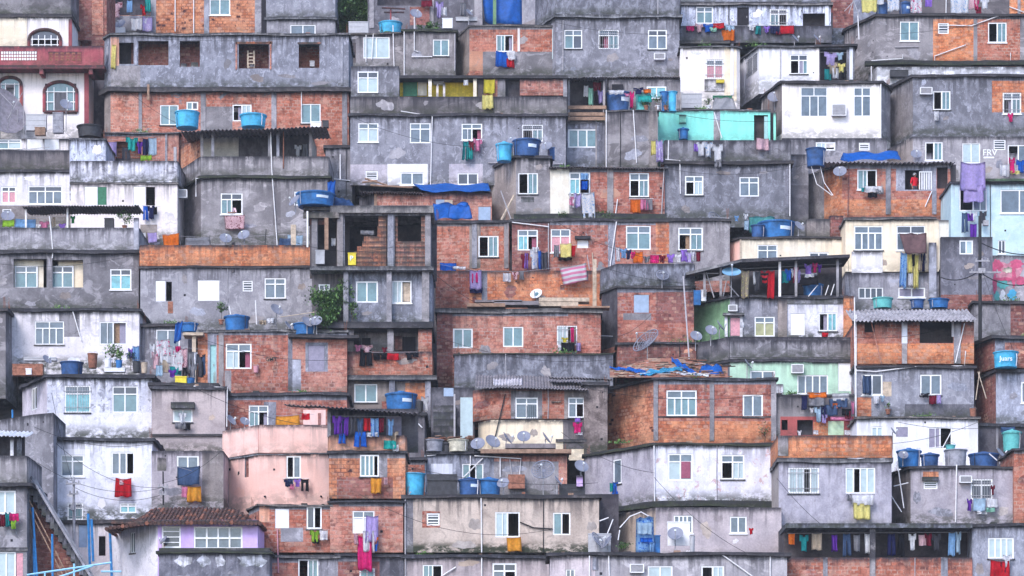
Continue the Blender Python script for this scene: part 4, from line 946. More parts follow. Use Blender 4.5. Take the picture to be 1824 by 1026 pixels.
# tanks on posted roof
h = Hs['terrace_posts']
def ztank(hh, x0, x1, yt, yb, col, label, dy, **k): return tank(hh, x0, x1, yt, col, label, ybot=yb, dy=dy, **k)
ztank(h, 312, 355, 201, 229, 'tank_sky', 'sky blue crumpled tank by the small white window, left of its pair', .1, lid=False)
ztank(h, 428, 474, 202, 228, 'tank_sky', 'smooth sky blue tank on the corrugated roof below the grey storey', .1, lid=True)
crate(h, 553, 216, 572, 226, 'cloth_floral' if False else 'white_board', 'white box on the end of the corrugated terrace roof', 'box', 'box', dy=.3); crate(h, 574, 214, 585, 226, 'tank_black', 'black bin at the end of the corrugated terrace roof', 'bin', 'bin', dy=.3)
# ===== row 2, left edge
h = A('canopy_left', PA, 'low house with white boards and dark parapet under the arched windows', [-90, 122], 247, 306, 'white_dirty', a=330, dY=2.0, slab=None, wins=[('4', -8, 248, 38, 266), ('P', 48, 244, 76, 266), ('P', 79, 244, 105, 266)])
h = A('white_left_edge', PA, 'white house with pink curtained window at the left edge', [-90, 126], 306, 400, 'white_dirty', a=400, slab='slab', par=268, parmat='concrete_dark',
      zones=[(-90, 366, 126, 400, 'concrete_brown')], wins=[('4', 2, 332, 29, 362, 'curtain_pink'), ('W', 50, 331, 111, 364, 'glass_grey'), ('X', 4, 372, 20, 390)])
dish(h, 14, 384, 12, 'large pale dish at the left edge above the grey parapet', dy=-.9, base=405, az=10)
dish(Hs['arch'], 4, 196, 46, 'very large round brown grey dish covering the left arched window', az=38, el=22, dy=-1.9, base=246, mat='tarp_grey')
tubes('canopy_poles', 'thin pale poles crossing the very large round dish', 'poles', [[(0, 165, YF(240) - 1.8), (24, 190, YF(240) - 1.8)], [(31, 195, YF(240) - 1.7), (31, 240, YF(240) - 1.5)], [(0, 235, YF(240) - 1.8), (40, 165, YF(240) - 1.8)], [(42, 175, YF(240) - 1.8), (42, 290, YF(240) - 1.8)]], 'pvc_grey', .02)
h = Hs['canopy_left']
crate(h, 46, 203, 82, 232, 'grey_plastic', 'old grey television case on the roof under the arched windows', 'television_case', 'box', dy=-.5); crate(h, 94, 200, 112, 236, 'tank_grey', 'grey junk box right of the old television case', 'box', 'box', dy=-.5)
tank(h, 138, 182, 222, 'tank_black', 'dark old round tank beside the maroon house corner', dy=-.6, ybot=246)
dish(h, 118, 186, 12, 'small battered dish at the arched window', dy=-1.2, base=232, az=30)
crate(h, 62, 226, 80, 240, 'wood', 'wooden box under the old television case', 'box', 'box', dy=-1.0)
tubes('antenna', 'thin television antenna with bent arms over the left dark parapet', 'antenna', [[(46, 232, YF(300)), (48, 300, YF(300))], [(-5, 282, YF(300)), (44, 264, YF(300)), (68, 296, YF(300))], [(30, 268, YF(300)), (88, 262, YF(300))], [(104, 224, YF(300)), (128, 246, YF(300))]], 'pvc_grey', .02)
h = A('mottled_tower', PA, 'flaking white and black mottled wall tower beside hung purple towel', [124, 188], 248, 335, 'white_mould', a=430, slab='slab_pale', th=.06, ov=.05, dY=.3)
h = A('red_back', BR, 'red brick wall behind the washing with purple towel', [184, 318], 237, 310, 'brick_wall', a=330, dY=2.6, slab='slab_pale', th=.05, zones=[(270, 237, 318, 300, 'brick_pale')], cols=[(296, 4, 237, 290), (312, 5, 262, 290, 'pvc_grey')], wins=[('O', 205, 252, 252, 300, 'interior', .8)])
h = A('flaking_white', PA, 'flaking white house with green shutter edge and dark doorway', [126, 316], 326, 425, 'white_dirty', a=432, slab='slab_pale', th=.05, ov=.06, par=287, parmat='white_mould',
      wins=[('S', 151, 332, 174, 366, 'white_board'), ('S', 174, 333, 190, 365, 'green_board'), ('S', 238, 332, 259, 366, 'white_board'), ('O', 260, 333, 276, 366, None)],
      zones=[(250, 400, 280, 432, 'concrete_brown')])
ac(h, 318, 340, 334, 354, dy=1.0); wash(Hs['red_back'], 'before the red wall, upper left', 'lilac towel 186 252 22 26; turquoise shirt 224 244 22 25; purple shirt 244 252 10 22; navy towel 254 246 11 30; pale_blue towel 264 245 15 32; lime cloth 250 276 20 10; dark_grey trousers 216 262 16 24', line=[(184, 250), (282, 242)], dy=-1.4)
wash(h, 'at the dark doorway of the flaking white house', 'blue jeans 254 366 10 26; navy shirt 262 366 14 24; black sock 274 368 6 14; lilac towel 262 414 18 18; white towel 250 414 10 16', dy=-.3, line=[(252, 366), (286, 368)])
# ===== grey parapet house left
h = A('cream_recess', CO, 'grey house with two cream recessed windows below a long balcony wall', [-90, 247], 450, 549, 'concrete', a=560, slab='slab', par=406, parmat='concrete_pale', th=.16, ov=.18, ext=0,
      wins=[('O', 24, 461, 83, 512, 'cream_wall', .5), ('O', 93, 463, 148, 512, 'cream_wall', .5), ('4', 196, 479, 234, 516, 'cyan_glass')], pipes=[[(88, 385), (92, 420), (94, 450), (93, 460)]])
for x0, x1 in ((26, 67), (92, 131)): window(h.root, (0, h.Y + .44), (1, 0), X(x0, h.Y + .4), X(x1, h.Y + .4), Z(511, h.Y), Z(471, h.Y), '4', 'glass_teal', .0)
bx(h, 'pier', 238, 388, 247, 450, -.1, .1, 'concrete_pale')
tr = corr(h.root, 'terrace_roof', 40, 368, 246, 366, h.Y - .2, 2.6, .1, 'fibre_cement')
for c in (46, 120): bx(h, 'post', c - 1.5, 368, c + 1.5, 410, .3, .38, 'pvc')
wash(h, 'on the terrace behind the long balcony wall', 'light_blue sheet 28 390 36 16; pink shirt 70 394 18 14; violet shirt 104 398 14 12; lime cloth 4 392 22 12; green shirt 126 384 8 14; beige trousers 92 386 8 18', line=[(0, 391), (140, 384)], dy=.6)
plant(222, 388, 16, h.Y + .5, 410, 'dark bushy plant at the right end of the long balcony wall', pot='terracotta', leaf=.07)
crate(h, 186, 388, 202, 408, 'tank_black', 'black crate beside the dark bushy balcony plant', dy=.4)
h = A('white_ledge', PA, 'stained white house with brown curtain in its right window', [9, 248], 553, 650, 'white_dirty', a=650, slab='slab', ov=.18, th=.1,
      zones=[(105, 553, 142, 600, 'parapet_stain')], wins=[('W', 62, 572, 114, 614, 'glass_grey'), ('2R', 177, 573, 226, 614, 'glass_grey')], pipes=[[(128, 549), (145, 607)]])
bx(h, 'brown_curtain', 203, 577, 222, 611, .2, .24, 'brown_curtain')
A('left_strip', CO, 'narrow grey house end at the left edge beside the stained white house', [-90, 10], 552, 690, 'concrete', a=690, slab='slab')
h = A('stain_two', PA, 'dirty white house with cyan curtained window over a cluttered ledge', [(40, 3.6), 84, 271], 672, 776, 'white_mould', a=776, slab='slab', ov=.2, th=.14, zones=[(84, 735, 271, 790, 'white_dirty'), (40, 660, 84, 800, 'lilac_grey')],
      wins=[('4', 115, 687, 161, 735, 'cyan_glass'), ('4', 200, 688, 245, 735, 'glass_teal'), ('2L', 56, 690, 66, 730, 'glass_dark')])
# junk on that ledge
crate(h, 22, 648, 76, 668, 'terracotta', 'long brown roof tile stack on the ledge left of the plants', 'tile_stack', 'tiles', dy=.0); crate(h, 46, 656, 56, 667, 'white_board', 'small white box on the brown tile stack', 'box', 'box', dy=-.12)
tank(h, 108, 148, 646, 'tank_dark_blue', 'low dark blue basin tank on the cluttered ledge', lid=False, dy=.1)
dish(h, 84, 640, 9, 'battered grey dish on the cluttered left ledge', az=50); crate(h, 42, 636, 100, 642, 'grey_plastic', 'flat grey tray on the cluttered left ledge', 'tray', 'tray', dy=.6, ribs=False)
bucket(h, 165, 630, 656, 9, 'cloth_red' if False else 'rust', 'rusty red bucket on the cluttered left ledge', dy=.3)
bucket(h, 192, 640, 655, 7, 'white_board', 'white bucket among the ledge plants', dy=.2); bucket(h, 212, 642, 656, 6, 'tank_blue', 'small blue bucket among the ledge plants', dy=.15)
crate(h, 186, 655, 222, 662, 'white_board', 'long white planter box under the ledge plants', 'planter_box', 'planter', dy=0.05, ribs=False)
plant(200, 624, 15, h.Y + .45, 656, 'leafy green plant in the middle of the cluttered left ledge', mat='leaf', leaf=.08); plant(214, 632, 10, h.Y + .3, 656, 'smaller light green plant above the blue bucket', mat='leaf_light', leaf=.07)
plant(232, 634, 9, h.Y + .4, 660, 'purple flowering plant at the right end of the left ledge', mat='cloth_purple' if cloth_mat('purple') and False else 'tank_dark_blue', leaf=.06)
wash(h, 'at the right end of the cluttered left ledge', 'light_blue towel 236 616 12 30; violet shirt 228 620 10 18', dy=.7)
bucket(h, 243, 644, 664, 7, 'tank_black', 'black pot at the right end of the left ledge', dy=.2); bucket(h, 257, 646, 665, 6, 'wood_pale', 'pinkish clay pot at the right end of the left ledge', dy=.2)
h = A('small_canopy', PA, 'pinkish grey house with a tiny hooded window', [270, 401], 692, 803, 'lilac_grey', a=803, dY=.3, slab='slab', ov=.12, zones=[(270, 774, 401, 830, 'lilac_grey')],
      wins=[('2', 308, 728, 343, 752, 'pale_blue' if False else 'curtain_pale')], pipes=[[(345, 688), (405, 690), (404, 760)]])
bx(h, 'window_hood', 304, 716, 346, 727, -.4, -.02, 'concrete_dark'); bx(h, 'ledge', 268, 773, 402, 777, -.12, -.003, 'slab')
wash(h, 'on the tiny hooded window', 'white shirt 318 735 14 20; grey towel 312 752 20 12; black cloth 326 754 14 12', dy=-.3, line=[(306, 752), (350, 752)])
h = A('two_shutters', PA, 'whitewashed house with two windows framed in brighter white', [(90, 0), 271], 784, 915, 'white_dirty', a=915, dY=.1, slab='slab', ov=.16, ext=40,
      zones=[(100, 800, 160, 852, 'white_wall'), (188, 798, 252, 850, 'white_wall')], wins=[('4', 108, 810, 150, 849, 'glass_grey'), ('tR', 198, 805, 240, 846, 'glass_grey'), ('4', 120, 896, 148, 926, 'glass_teal'), ('4', 213, 896, 243, 914, 'cyan_glass')])
bx(h, 'curtain', 131, 820, 148, 847, -.02 + .09, .115, 'curtain_mauve')
wash(h, 'under the bright framed right window', 'red blanket 206 851 28 34; pale_pink cloth 212 854 18 10', dy=-.3)
h = A('lilac_wash', PA, 'lilac grey house with draped cloth below its window', [270, 398], 803, 893, 'lilac_grey', a=915, dY=0, slab=None, ext=20, wins=[('2', 315, 812, 354, 849, 'glass_grey')], zones=[(360, 803, 398, 893, 'concrete_brown')])
bx(h, 'blocked_opening', 280, 815, 296, 838, -.02, -.003, 'concrete_brown')
wash(h, 'below the lilac grey house window', 'denim sheet 314 830 44 34; pink towel 324 866 10 20; amber towel 332 866 26 28', dy=-.45, line=[(312, 830), (362, 845)])
# ===== bottom left
h = A('left_low', CO, 'grey house at the left bottom with pink and green washing', [-90, 48], 866, 1080, 'concrete', a=1090, dY=-.2, slab='slab', ov=.3, par=812, parmat='concrete_pale', ext=30,
      wins=[('2', -10, 874, 28, 915, 'curtain_pale'), ('2', -6, 983, 28, 1040, 'curtain_pale'), ('S', 29, 985, 41, 1040, 'curtain_pink')])
bx(h, 'floor_beam', -90, 975, 50, 981, -.1, .02, 'slab_pale'); bx(h, 'back_wall', -90, 775, 44, 812, 1.2, 1.3, 'interior'); bx(h, 'post', 18, 780, 24, 812, 0, .1, 'white_wall'); bx(h, 'post', 30, 780, 38, 812, .3, .4, 'concrete_pale')
corr(h.root, 'awning', -60, 776, 46, 778, h.Y - .6, 2.2, .55, 'white_sheet_metal', per=.2)
wash(h, 'at the left bottom house window', 'maroon towel 0 916 10 22; teal shirt 8 912 12 26; hot_pink towel 17 914 16 14; lime shirt 16 926 14 16', dy=-.3, line=[(-4, 912), (40, 913)])
# stairway
def stairs():
    Y0 = Hs['left_low'].Y + .8; Y1 = Y0 + 2.0; root = empty('outdoor_stairway', (X(110, Y0), Y0, Z(1040, Y0)), 'long concrete stairway with blue steel posts at the bottom left', 'stairway')
    mb = MB(); a = Vector((X(170, Y0), Y0, Z(1050, Y0))); b = Vector((X(52, Y0), Y0, Z(862, Y0))); n = 16
    for q in range(n):
        p = a.lerp(b, q / n); p2 = a.lerp(b, (q + 1) / n); mb.box((0, Y0), (1, 0), p2.x, p.x, p.z - .25, p2.z, 0, 1.1, 'concrete_dark')
    mb.build('flight', root)
    un = MB(); q = [Vector((X(x, Y0), Y0 + 1.11, Z(y, Y0))) for x, y in ((50, 866), (50, 1060), (176, 1060))]; q2 = [v + Vector((0, .1, 0)) for v in q]
    un.face([q[0], q[1], q[2]], 'brick_dark'); un.face([q2[0], q2[2], q2[1]], 'brick_dark'); un.face([q[0], q[2], q2[2], q2[0]], 'brick_dark'); un.build('side_wall', root)  # dark sheet added to paint the shaded alcove under the stairs
    for w0 in (-.08, 1.12):
        s = MB(); s.tube([a + Vector((.1, w0, .1)), b + Vector((.1, w0, .35))], .07, 'column_concrete' if w0 < 0 else 'steel', 6); s.build('stringer', root)
    for k, (off) in enumerate((1.0, .55)):
        s = MB(); s.tube([a + Vector((-.6, -.1, off - 1.8)), b + Vector((-.0, -.1, off - 1.8))], .035, 'wood', 6); s.build('handrail', root)
    for x, y0, y1 in ((58, 905, 1030), (93, 952, 1040), (60, 960, 1040)):
        s = MB(); s.tube([(X(x, Y0 - .2), Y0 - .2, Z(y0, Y0)), (X(x + (8 if x == 58 else 1), Y0 - .2), Y0 - .2, Z(y1, Y0))], .06, 'steel_blue', 6); s.build('post', root)
stairs()
h = A('purple_house', PA, 'lavender house with old clay tile roof and white paned windows', [(196, 3.2), 281, 459], 926, 1060, 'lavender_wall', a=1075, slab=None, ext=40, zones=[(196, 900, 281, 1100, 'white_dirty')],
      wins=[('X', 288, 937, 322, 976), ('w', 345, 938, 432, 978, 'glass_grey'), ('2', 232, 948, 241, 985, 'glass_grey')])
bx(h, 'transom', 347, 957, 430, 960, -.0, .05, 'white_frame')
def tiles(h, key):
    Yf = h.Y - .5; mb = MB(); ax, bx_ = X(186, Yf), X(466, Yf); W = bx_ - ax; n = int(W / .2); rows = 9
    rg = random.Random(3)
    for i in range(n):
        for j in range(rows):
            f = (i + .5) / n; x = ax + W * f; g = j / rows
            top = 1.15 * (1 - abs(f - .5) ** 1.5 * .4) * min(1, f / .25, (1 - f) / .2)
            z = Z(932, Yf) - (.28 * max(0, .25 - f) / .25) + top * g + rg.uniform(-.025, .025); y = Yf + g * 3.4
            m = rg.choice(['tile_dark', 'tile_dark', 'brick_dark', 'tile_dark', 'tile_dark', 'rust']); L = 3.4 / rows * 1.25; dz = top / rows * 1.2
            mb.tube([(x, y, z), (x, y + L, z + dz)], [.105, .085], m, 6)
    mb.build('tiled_roof', h.root)
    b = MB(); b.box((0, h.Y), (1, 0), X(200, h.Y), X(462, h.Y), Z(934, h.Y), Z(928, h.Y), -.35, 3.3, 'brick_dark'); b.build('eaves_board', h.root)
tiles(h, 0)
dish(h, 291, 962, 9, 'grey dish fixed beside the lavender house small window', az=-60, dy=-.4, base=950)
h = A('mould_parapet', CO, 'thick mouldy parapet wall with pale bare patches in front of the lavender house', [(283, 0), 480], 984, 1090, 'concrete_dark', a=1100, slab='slab_mossy', ext=30, depth=1.6, th=.1)
for q, (x0, x1) in enumerate(((312, 342), (352, 374), (384, 400), (424, 476))): 
    mbp = MB(); Yq = h.Y - .012; pts = []
    for k in range(12):
        a = 6.2832 * k / 12; rr = 1 + .25 * math.sin(k * 2.3 + q); pts.append((X((x0 + x1) / 2, Yq) + (x1 - x0) / 2 * sc(Yq) * math.cos(a) * rr, Yq, Z(999, Yq) + 11 * sc(Yq) * math.sin(a) * rr))
    mbp.face(pts, 'white_dirty'); mbp.build('bare_patch', h.root)
bx(h, 'top_course', 283, 976, 480, 982, -.05, 1.0, 'parapet_stain')
Yb = YF(1060)
# steel frame at the bottom left
tubes('steel_frame', 'pale blue steel awning frame at the bottom left corner', 'metal frame', [[(48, 1024, Yb - 2), (198, 1002, Yb - 2)], [(98, 1030, Yb - 2), (165, 1008, Yb - 2)], [(132, 1030, Yb - 2), (132, 1004, Yb - 2)], [(80, 1035, Yb - 2), (80, 1020, Yb - 2)], [(180, 1018, Yb - 2), (216, 1018, Yb - 2)]], 'steel_pale_blue', .05)
def pole(x, y0, y1, Y, label, mat, r=.07, arms=(), name='utility_pole', cat='utility pole', boxes=()):
    root = empty(name, (X(x, Y), Y, Z(y1, Y)), label, cat); m = MB(); m.tube([(X(x, Y), Y, Z(y1, Y)), (X(x - .5, Y), Y, Z(y0, Y))], [r, r * .75], mat, 10); m.build('shaft', root)
    for (yy, dx0, dx1) in arms:
        a = MB(); a.box((0, Y), (1, 0), X(x + dx0, Y), X(x + dx1, Y), Z(yy, Y) - .04, Z(yy, Y) + .04, -r - .08, -r - .002, 'steel'); ao = a.build('crossarm', root)
        for k in range(3):
            i = MB(); xx = X(x + dx0 + (dx1 - dx0) * (k + .2) / 2.5, Y); i.lathe((xx, Y - r - .04, Z(yy, Y) + .041), [(.03, 0), (.05, .04), (.03, .06), (.045, .1), (.02, .12)], 'pvc_grey', 8); i.build('insulator', ao)
    for (xx, yy, ww, hh_) in boxes:
        b = MB(); b.box((0, Y), (1, 0), X(xx, Y), X(xx + ww, Y), Z(yy + hh_, Y), Z(yy, Y), -r - .3, -r - .01, 'steel'); b.build('junction_box', root)
    return root
pole(132, 850, 1040, YF(1000) - .5, 'slim grey pole with meter arms at the bottom left stairway', 'steel', .08, arms=((862, -14, 12), (880, -8, 8)), boxes=((128, 900, 6, 10),))
pole(291, 840, 900, Hs['lilac_wash'].Y - .8, 'short dark cable pole above the clay tile roof', 'cable_black', .05, arms=((868, -9, 9), (881, -6, 6)))
for x, y0, y1 in ((157, 915, 1005), (163, 925, 1000), (196, 945, 1026)): tubes('blue_post', 'blue steel post %s' % {157: 'at the corner of the stairway landing', 163: 'just right of the landing corner post', 196: 'beside the white end of the lavender house'}[x], 'post', [[(x, y0, YF(1040)), (x + 3, y1, YF(1040))]], 'steel_blue', .07)
tubes('blue_pole', 'tall blue pole against the shadowed wall left of the dirty white house', 'pole', [[(22, 730, YF(860)), (23, 775, YF(860))], [(56, 765, YF(860)), (56, 800, YF(860))], [(90, 810, YF(880)), (91, 895, YF(880))]], 'steel_blue', .05)
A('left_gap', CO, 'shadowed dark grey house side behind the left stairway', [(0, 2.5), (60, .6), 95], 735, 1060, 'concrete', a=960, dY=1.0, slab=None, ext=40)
A('under_two', PA, 'low whitewashed lower storey with dark doorway behind the stairway landing', [(90, 0), 300], 930, 1060, 'white_dirty', a=1000, dY=.6, slab='slab', wins=[('O', 176, 955, 188, 990, 'interior', .8), ('S', 140, 935, 155, 975, 'blue_board')])
# ===== centre left
h = A('brick_par_grey', CO, 'grey house with a bright orange brick parapet and a small louvre window', [250, (416, 0), 558], 476, 580, 'concrete_pale', a=580, slab='slab', th=.08, ov=.1, par=437, parmat='brick_orange',
      zones=[(250, 476, 300, 580, 'concrete_pale')], wins=[('S', 277, 500, 295, 537, 'white_board'), ('O', 296, 502, 306, 536, None), ('P', 352, 499, 391, 536), ('X', 432, 500, 450, 519), ('4', 471, 495, 509, 532, 'glass_grey')], cols=[(416, 5, 432, 485, 'concrete_dark')])
bx(h, 'dirt_patch', 299, 537, 308, 558, -.02, -.003, 'terracotta')
dish(h, 402, 424, 11, 'left of two grey dishes above the orange brick parapet', dy=-.2, az=15, base=440); dish(h, 434, 418, 11, 'right, bluer of two dishes above the orange brick parapet', dy=-.1, az=-15, base=437, mat='dish_blue' if False else 'dish_grey')
wash(h, 'on the roof behind the orange brick parapet', 'orange sheet 288 416 32 22; grey sheet 330 422 44 16; pale_blue sheet 512 418 28 22; denim sheet 498 424 24 14', dy=.8, line=[(284, 418), (380, 424), (545, 416)])
tubes('roof_rod', 'bent wire rod on the roof right of the two dishes', 'rod', [[(474, 408, h.Y + .4), (472, 436, h.Y + .4)]], 'cable_black', .025)
A('low_grey_window', CO, 'low grey house with a small window behind the heaped white washing', [250, 335], 580, 690, 'concrete', a=640, slab='slab', wins=[('2', 278, 587, 320, 634, 'glass_grey')], cols=[(255, 5, 580, 690, 'concrete_dark')])
# white washing heap
h = A('heap', CO, 'open grey terrace heaped with washing between two houses', [268, 385], 686, 692, 'concrete', a=800, dY=.6, slab='slab', ext=0, depth=3)
wash(h, 'in the crowded washing heap', 'floral_white sheet 276 604 26 30; white sheet 284 616 22 32; pale_pink shirt 270 626 16 32; floral_white shirt 308 622 18 26; white sheet 304 632 22 28; hot_pink cloth 312 616 10 12; floral_pink towel 322 620 12 36; grey trousers 334 626 12 40; white towel 342 626 10 24; dark_grey jacket 350 630 16 42; denim jeans 356 634 10 34; teal cloth 302 652 22 16; beige towel 288 640 12 24; white shirt 266 612 10 26', line=[(266, 612), (372, 624)], dy=.6)
wash(h, 'lower in the crowded washing heap', 'purple shirt 300 658 14 14; black trousers 324 654 10 24; grey shirt 336 648 14 26; pale_blue towel 278 650 12 20', dy=.3)
root = crate(h, 312, 670, 332, 686, 'yellow_board', 'bright yellow stool under the washing heap', 'stool', 'stool', dy=.05, ribs=False)
bucket(h, 340, 674, 688, 7, 'tank_blue', 'round blue bucket right of the yellow stool', dy=.1)
# ===== brick house centre left
h = A('brick_cl', BR, 'brick house with mint door, white cross window and mauve boarded window', [(352, .0), 386, 618], 590, 697, 'brick_wall', a=700, slab='slab_pale', th=.1, ov=.08,
      zones=[(352, 590, 370, 697, 'brick_orange'), (370, 590, 400, 697, 'concrete_pale'), (513, 600, 521, 697, 'concrete_dark'), (521, 600, 618, 697, 'brick_pale'), (400, 660, 412, 697, 'concrete_brown'), (521, 640, 536, 697, 'concrete_pale'), (544, 610, 584, 662, 'concrete')],
      wins=[('4R', 402, 612, 448, 657, 'curtain_pale'), ('S', 549, 615, 578, 661, 'grey_board'), ('D', 374, 614, 387, 686, 'mint_board')], cols=[(394, 9, 592, 697, 'concrete_brown')])
text(h.root, 'GMT', X(473, h.Y), h.Y - .025, Z(643, h.Y), .3, 'concrete_pale')
rough_slab(h.root, 'canopy_slab', [(X(514, h.Y), h.Y - .5), (X(640, h.Y), h.Y - .5), (X(640, h.Y), h.Y + 2), (X(514, h.Y), h.Y + 2)], Z(602, h.Y), Z(598, h.Y), 'slab')
bucket(h, 456, 652, 664, 5, 'cloth_x' if False else 'curtain_pink', 'little pink pot on the brick wall by the cross window', dy=-.2)
tank(h, 400, 444, 560, 'tank_blue', 'blue tank beside the potted plant above the mint door house', lid=True, dy=.15)
tank(h, 522, 566, 578, 'tank_blue', 'open blue tank behind two dishes on the brick house corner', lid=False, dy=-.35, ybot=598)
plant(394, 548, 9, h.Y + .4, 578, 'upright green potted plant left of the blue tank', pot='terracotta', leaf=.08, n=160)
dish(h, 493, 551, 12, 'dark dish against the grey wall above the cross window house', az=40, dy=.5); dish(h, 548, 573, 11, 'pale dish left of its twin over the open blue tank', az=40, dy=-.55, base=594); dish(h, 563, 571, 11, 'mauve grey dish right of its twin over the open blue tank', az=-10, dy=-.5, base=594); dish(h, 514, 580, 9, 'tilted grey dish at the edge of the pale roof slab', az=70, dy=-.2)
wash(h, 'lying on the pale roof slab', 'white cloth 474 566 14 10; beige cloth 462 570 12 8; grey cloth 484 566 10 12', dy=.3); tubes('rod', 'white upright pipe stub between tank and dark dish', 'pipe', [[(455, 535, h.Y + .3), (457, 578, h.Y + .3)], [(408, 545, h.Y + .2), (411, 560, h.Y + .2)]], 'pvc', .03)
tubes('bamboo', 'long pale rod leaning from the dark dish to the leafy tree', 'rod', [[(498, 565, h.Y + .4), (560, 556, h.Y + .4)]], 'wood_pale', .025)
tank(h, 322, 352, 574, 'tank_blue', 'bright blue tank with lid on wooden platform by the mint door', dy=-.2, ybot=592); bx(h, 'platform', 326, 592, 362, 597, -.6, .6, 'wood_pale'); bx(h, 'post', 342, 598, 349, 690, -.4, -.3, 'wood_pale')
tarp('tarpaulin', 'torn blue plastic hanging from the wooden platform', h, [(312, 576), (326, 572), (322, 606), (310, 612)], -.7, 'tarp_blue')
h = A('brick_strip', BR, 'brick storey with paired window behind the pink terrace', [386, 618], 703, 800, 'brick_wall', a=800, dY=1.2, slab='slab', zones=[(470, 716, 492, 760, 'concrete'), (540, 730, 580, 760, 'pink_wall')], wins=[('4R', 443, 722, 478, 760, 'glass_teal')], cols=[(569, 5, 736, 765, 'brick_dark')])
dish(h, 412, 748, 11, 'pale dish on the pink terrace left end', az=60, dy=-1, base=775); dish(h, 436, 750, 9, 'white bent dish under the paired window', az=30, dy=-1, base=775)
wash(h, 'over the pink terrace wall', 'amber sheet 491 740 42 22; red cloth 538 736 14 12', dy=-1.8, line=[(486, 741), (560, 738)])
h = A('pink', PA, 'salmon pink house with a faceted terrace wall and a narrow dark window', [(398, 2.2), 461, 586], 808, 893, 'pink_wall', a=895, slab='slab_pale', th=.05, ov=.07, par=757, parmat='pink_wall',
      wins=[('O', 436, 812, 443, 850, 'brick_dark', .1), ('2L', 510, 812, 536, 852, 'glass_grey')])
for x in (472, 572): 
    m_ = MB(); m_.lathe((X(x, h.Y), h.Y - .05, Z(886, h.Y)), [(.02, 0), (.06, .03), (.06, .07), (.02, .1)], 'dark_void', 10); m_.build('drain_spout', h.root)
wash(h, 'on the rail under the pink house window', 'navy shirt 505 853 14 14; denim cloth 512 853 10 12; violet shirt 524 853 12 14; pink cloth 516 862 8 10; black bra 536 853 14 22', line=[(504, 852), (550, 852)], dy=-.4, rack=True)
# corrugated terrace with washing
h = A('brick_orange_win', BR, 'orange brick house with white sash and yellow towel below washing terrace', [586, 722], 806, 888, 'brick_holes', a=1000, slab='slab', ov=.1, ext=0, par=776, parmat='salmon_plaster', th=.1,
      zones=[(672, 806, 690, 850, 'concrete'), (600, 850, 700, 888, 'brick_dark')], wins=[('wR', 641, 810, 675, 849, 'glass_teal')])
corr(h.root, 'corrugated_roof', 506, 720, 746, 736, h.Y - .9, 3.8, .5, 'fibre_cement', per=.22); bx(h, 'terrace_wall', 586, 728, 745, 806, 1.4, 1.5, 'concrete_dark'); bx(h, 'post', 583, 728, 589, 778, -.05, .08, 'column_concrete'); bx(h, 'side_board', 688, 742, 715, 780, .6, .68, 'grey_board')
wash(h, 'on the line under the corrugated terrace roof', 'purple shirt 592 740 16 34; navy shirt 604 746 10 30; purple towel 608 742 14 34; dark_grey shirt 622 742 14 32; denim shirt 634 744 14 32; red towel 647 744 14 24; patterned_blue towel 660 744 14 34; maroon towel 673 744 12 26; light_blue shirt 690 746 12 30; blue trousers 602 772 14 18; blue jeans 630 768 24 28; white cloth 650 770 24 8', line=[(588, 741), (712, 742)], dy=-.35)
wash(h, 'at the right end of the washing terrace', 'turquoise cloth 684 784 22 16; white cloth 700 792 10 12; beige shirt 694 768 16 18', dy=-.2); wash(h, 'below the white sash on orange brick', 'amber towel 660 851 20 28; pale_pink sock 684 850 6 14', dy=-.3)
h = A('brick_low_l', BR, 'brick house with white boarded opening under the pink house', [(443, 2), 462, 588], 900, 984, 'brick_wall', a=1000, slab='slab_pale', th=.06, ext=0, zones=[(500, 940, 540, 965, 'concrete'), (462, 896, 480, 930, 'salmon_plaster')],
      wins=[('P', 490, 906, 515, 941), ('2R', 546, 902, 573, 942, 'glass_dark')], pipes=[['curtain_pink', (494, 942), (496, 1020)]])
wash(h, 'below the dark window left of the lilac drape', 'lime shirt 552 944 18 22; white towel 569 944 15 18; black cloth 556 960 12 8', dy=-.3, line=[(550, 943), (588, 943)])
h = A('brick_low_r', BR, 'brick house with a sheer lilac drape blowing from its window', [588, 718], 894, 984, 'brick_pale', a=1000, dY=-.1, slab='slab', th=.07, ext=0, zones=[(590, 894, 604, 984, 'brick_pale')], wins=[('4', 628, 910, 667, 950, 'white_board')])
wash(h, 'from the window with the sheer drape', 'lilac curtain 652 918 22 48; white towel 646 945 20 38; hot_pink sheet 636 952 26 64; pale_pink towel 630 950 8 20; orange shirt 666 956 8 14; blue shirt 664 964 10 18', dy=-.4)
A('brick_base_l', BR, 'bottom brick storey with open white sliding window', [462, 602], 992, 1080, 'brick_wall', a=1000, slab='slab_pale', th=.12, zones=[(566, 992, 602, 1080, 'concrete_pale')], wins=[('2L', 531, 996, 567, 1040, 'glass_teal')])
A('brick_base_r', BR, 'bottom dark brick storey under the hanging pink sheet', [602, 722], 990, 1080, 'brick_dark', a=1000, slab='slab', th=.1, zones=[(676, 990, 722, 1080, 'concrete_dark')], wins=[('2', 640, 1012, 668, 1050, 'cyan_glass')])
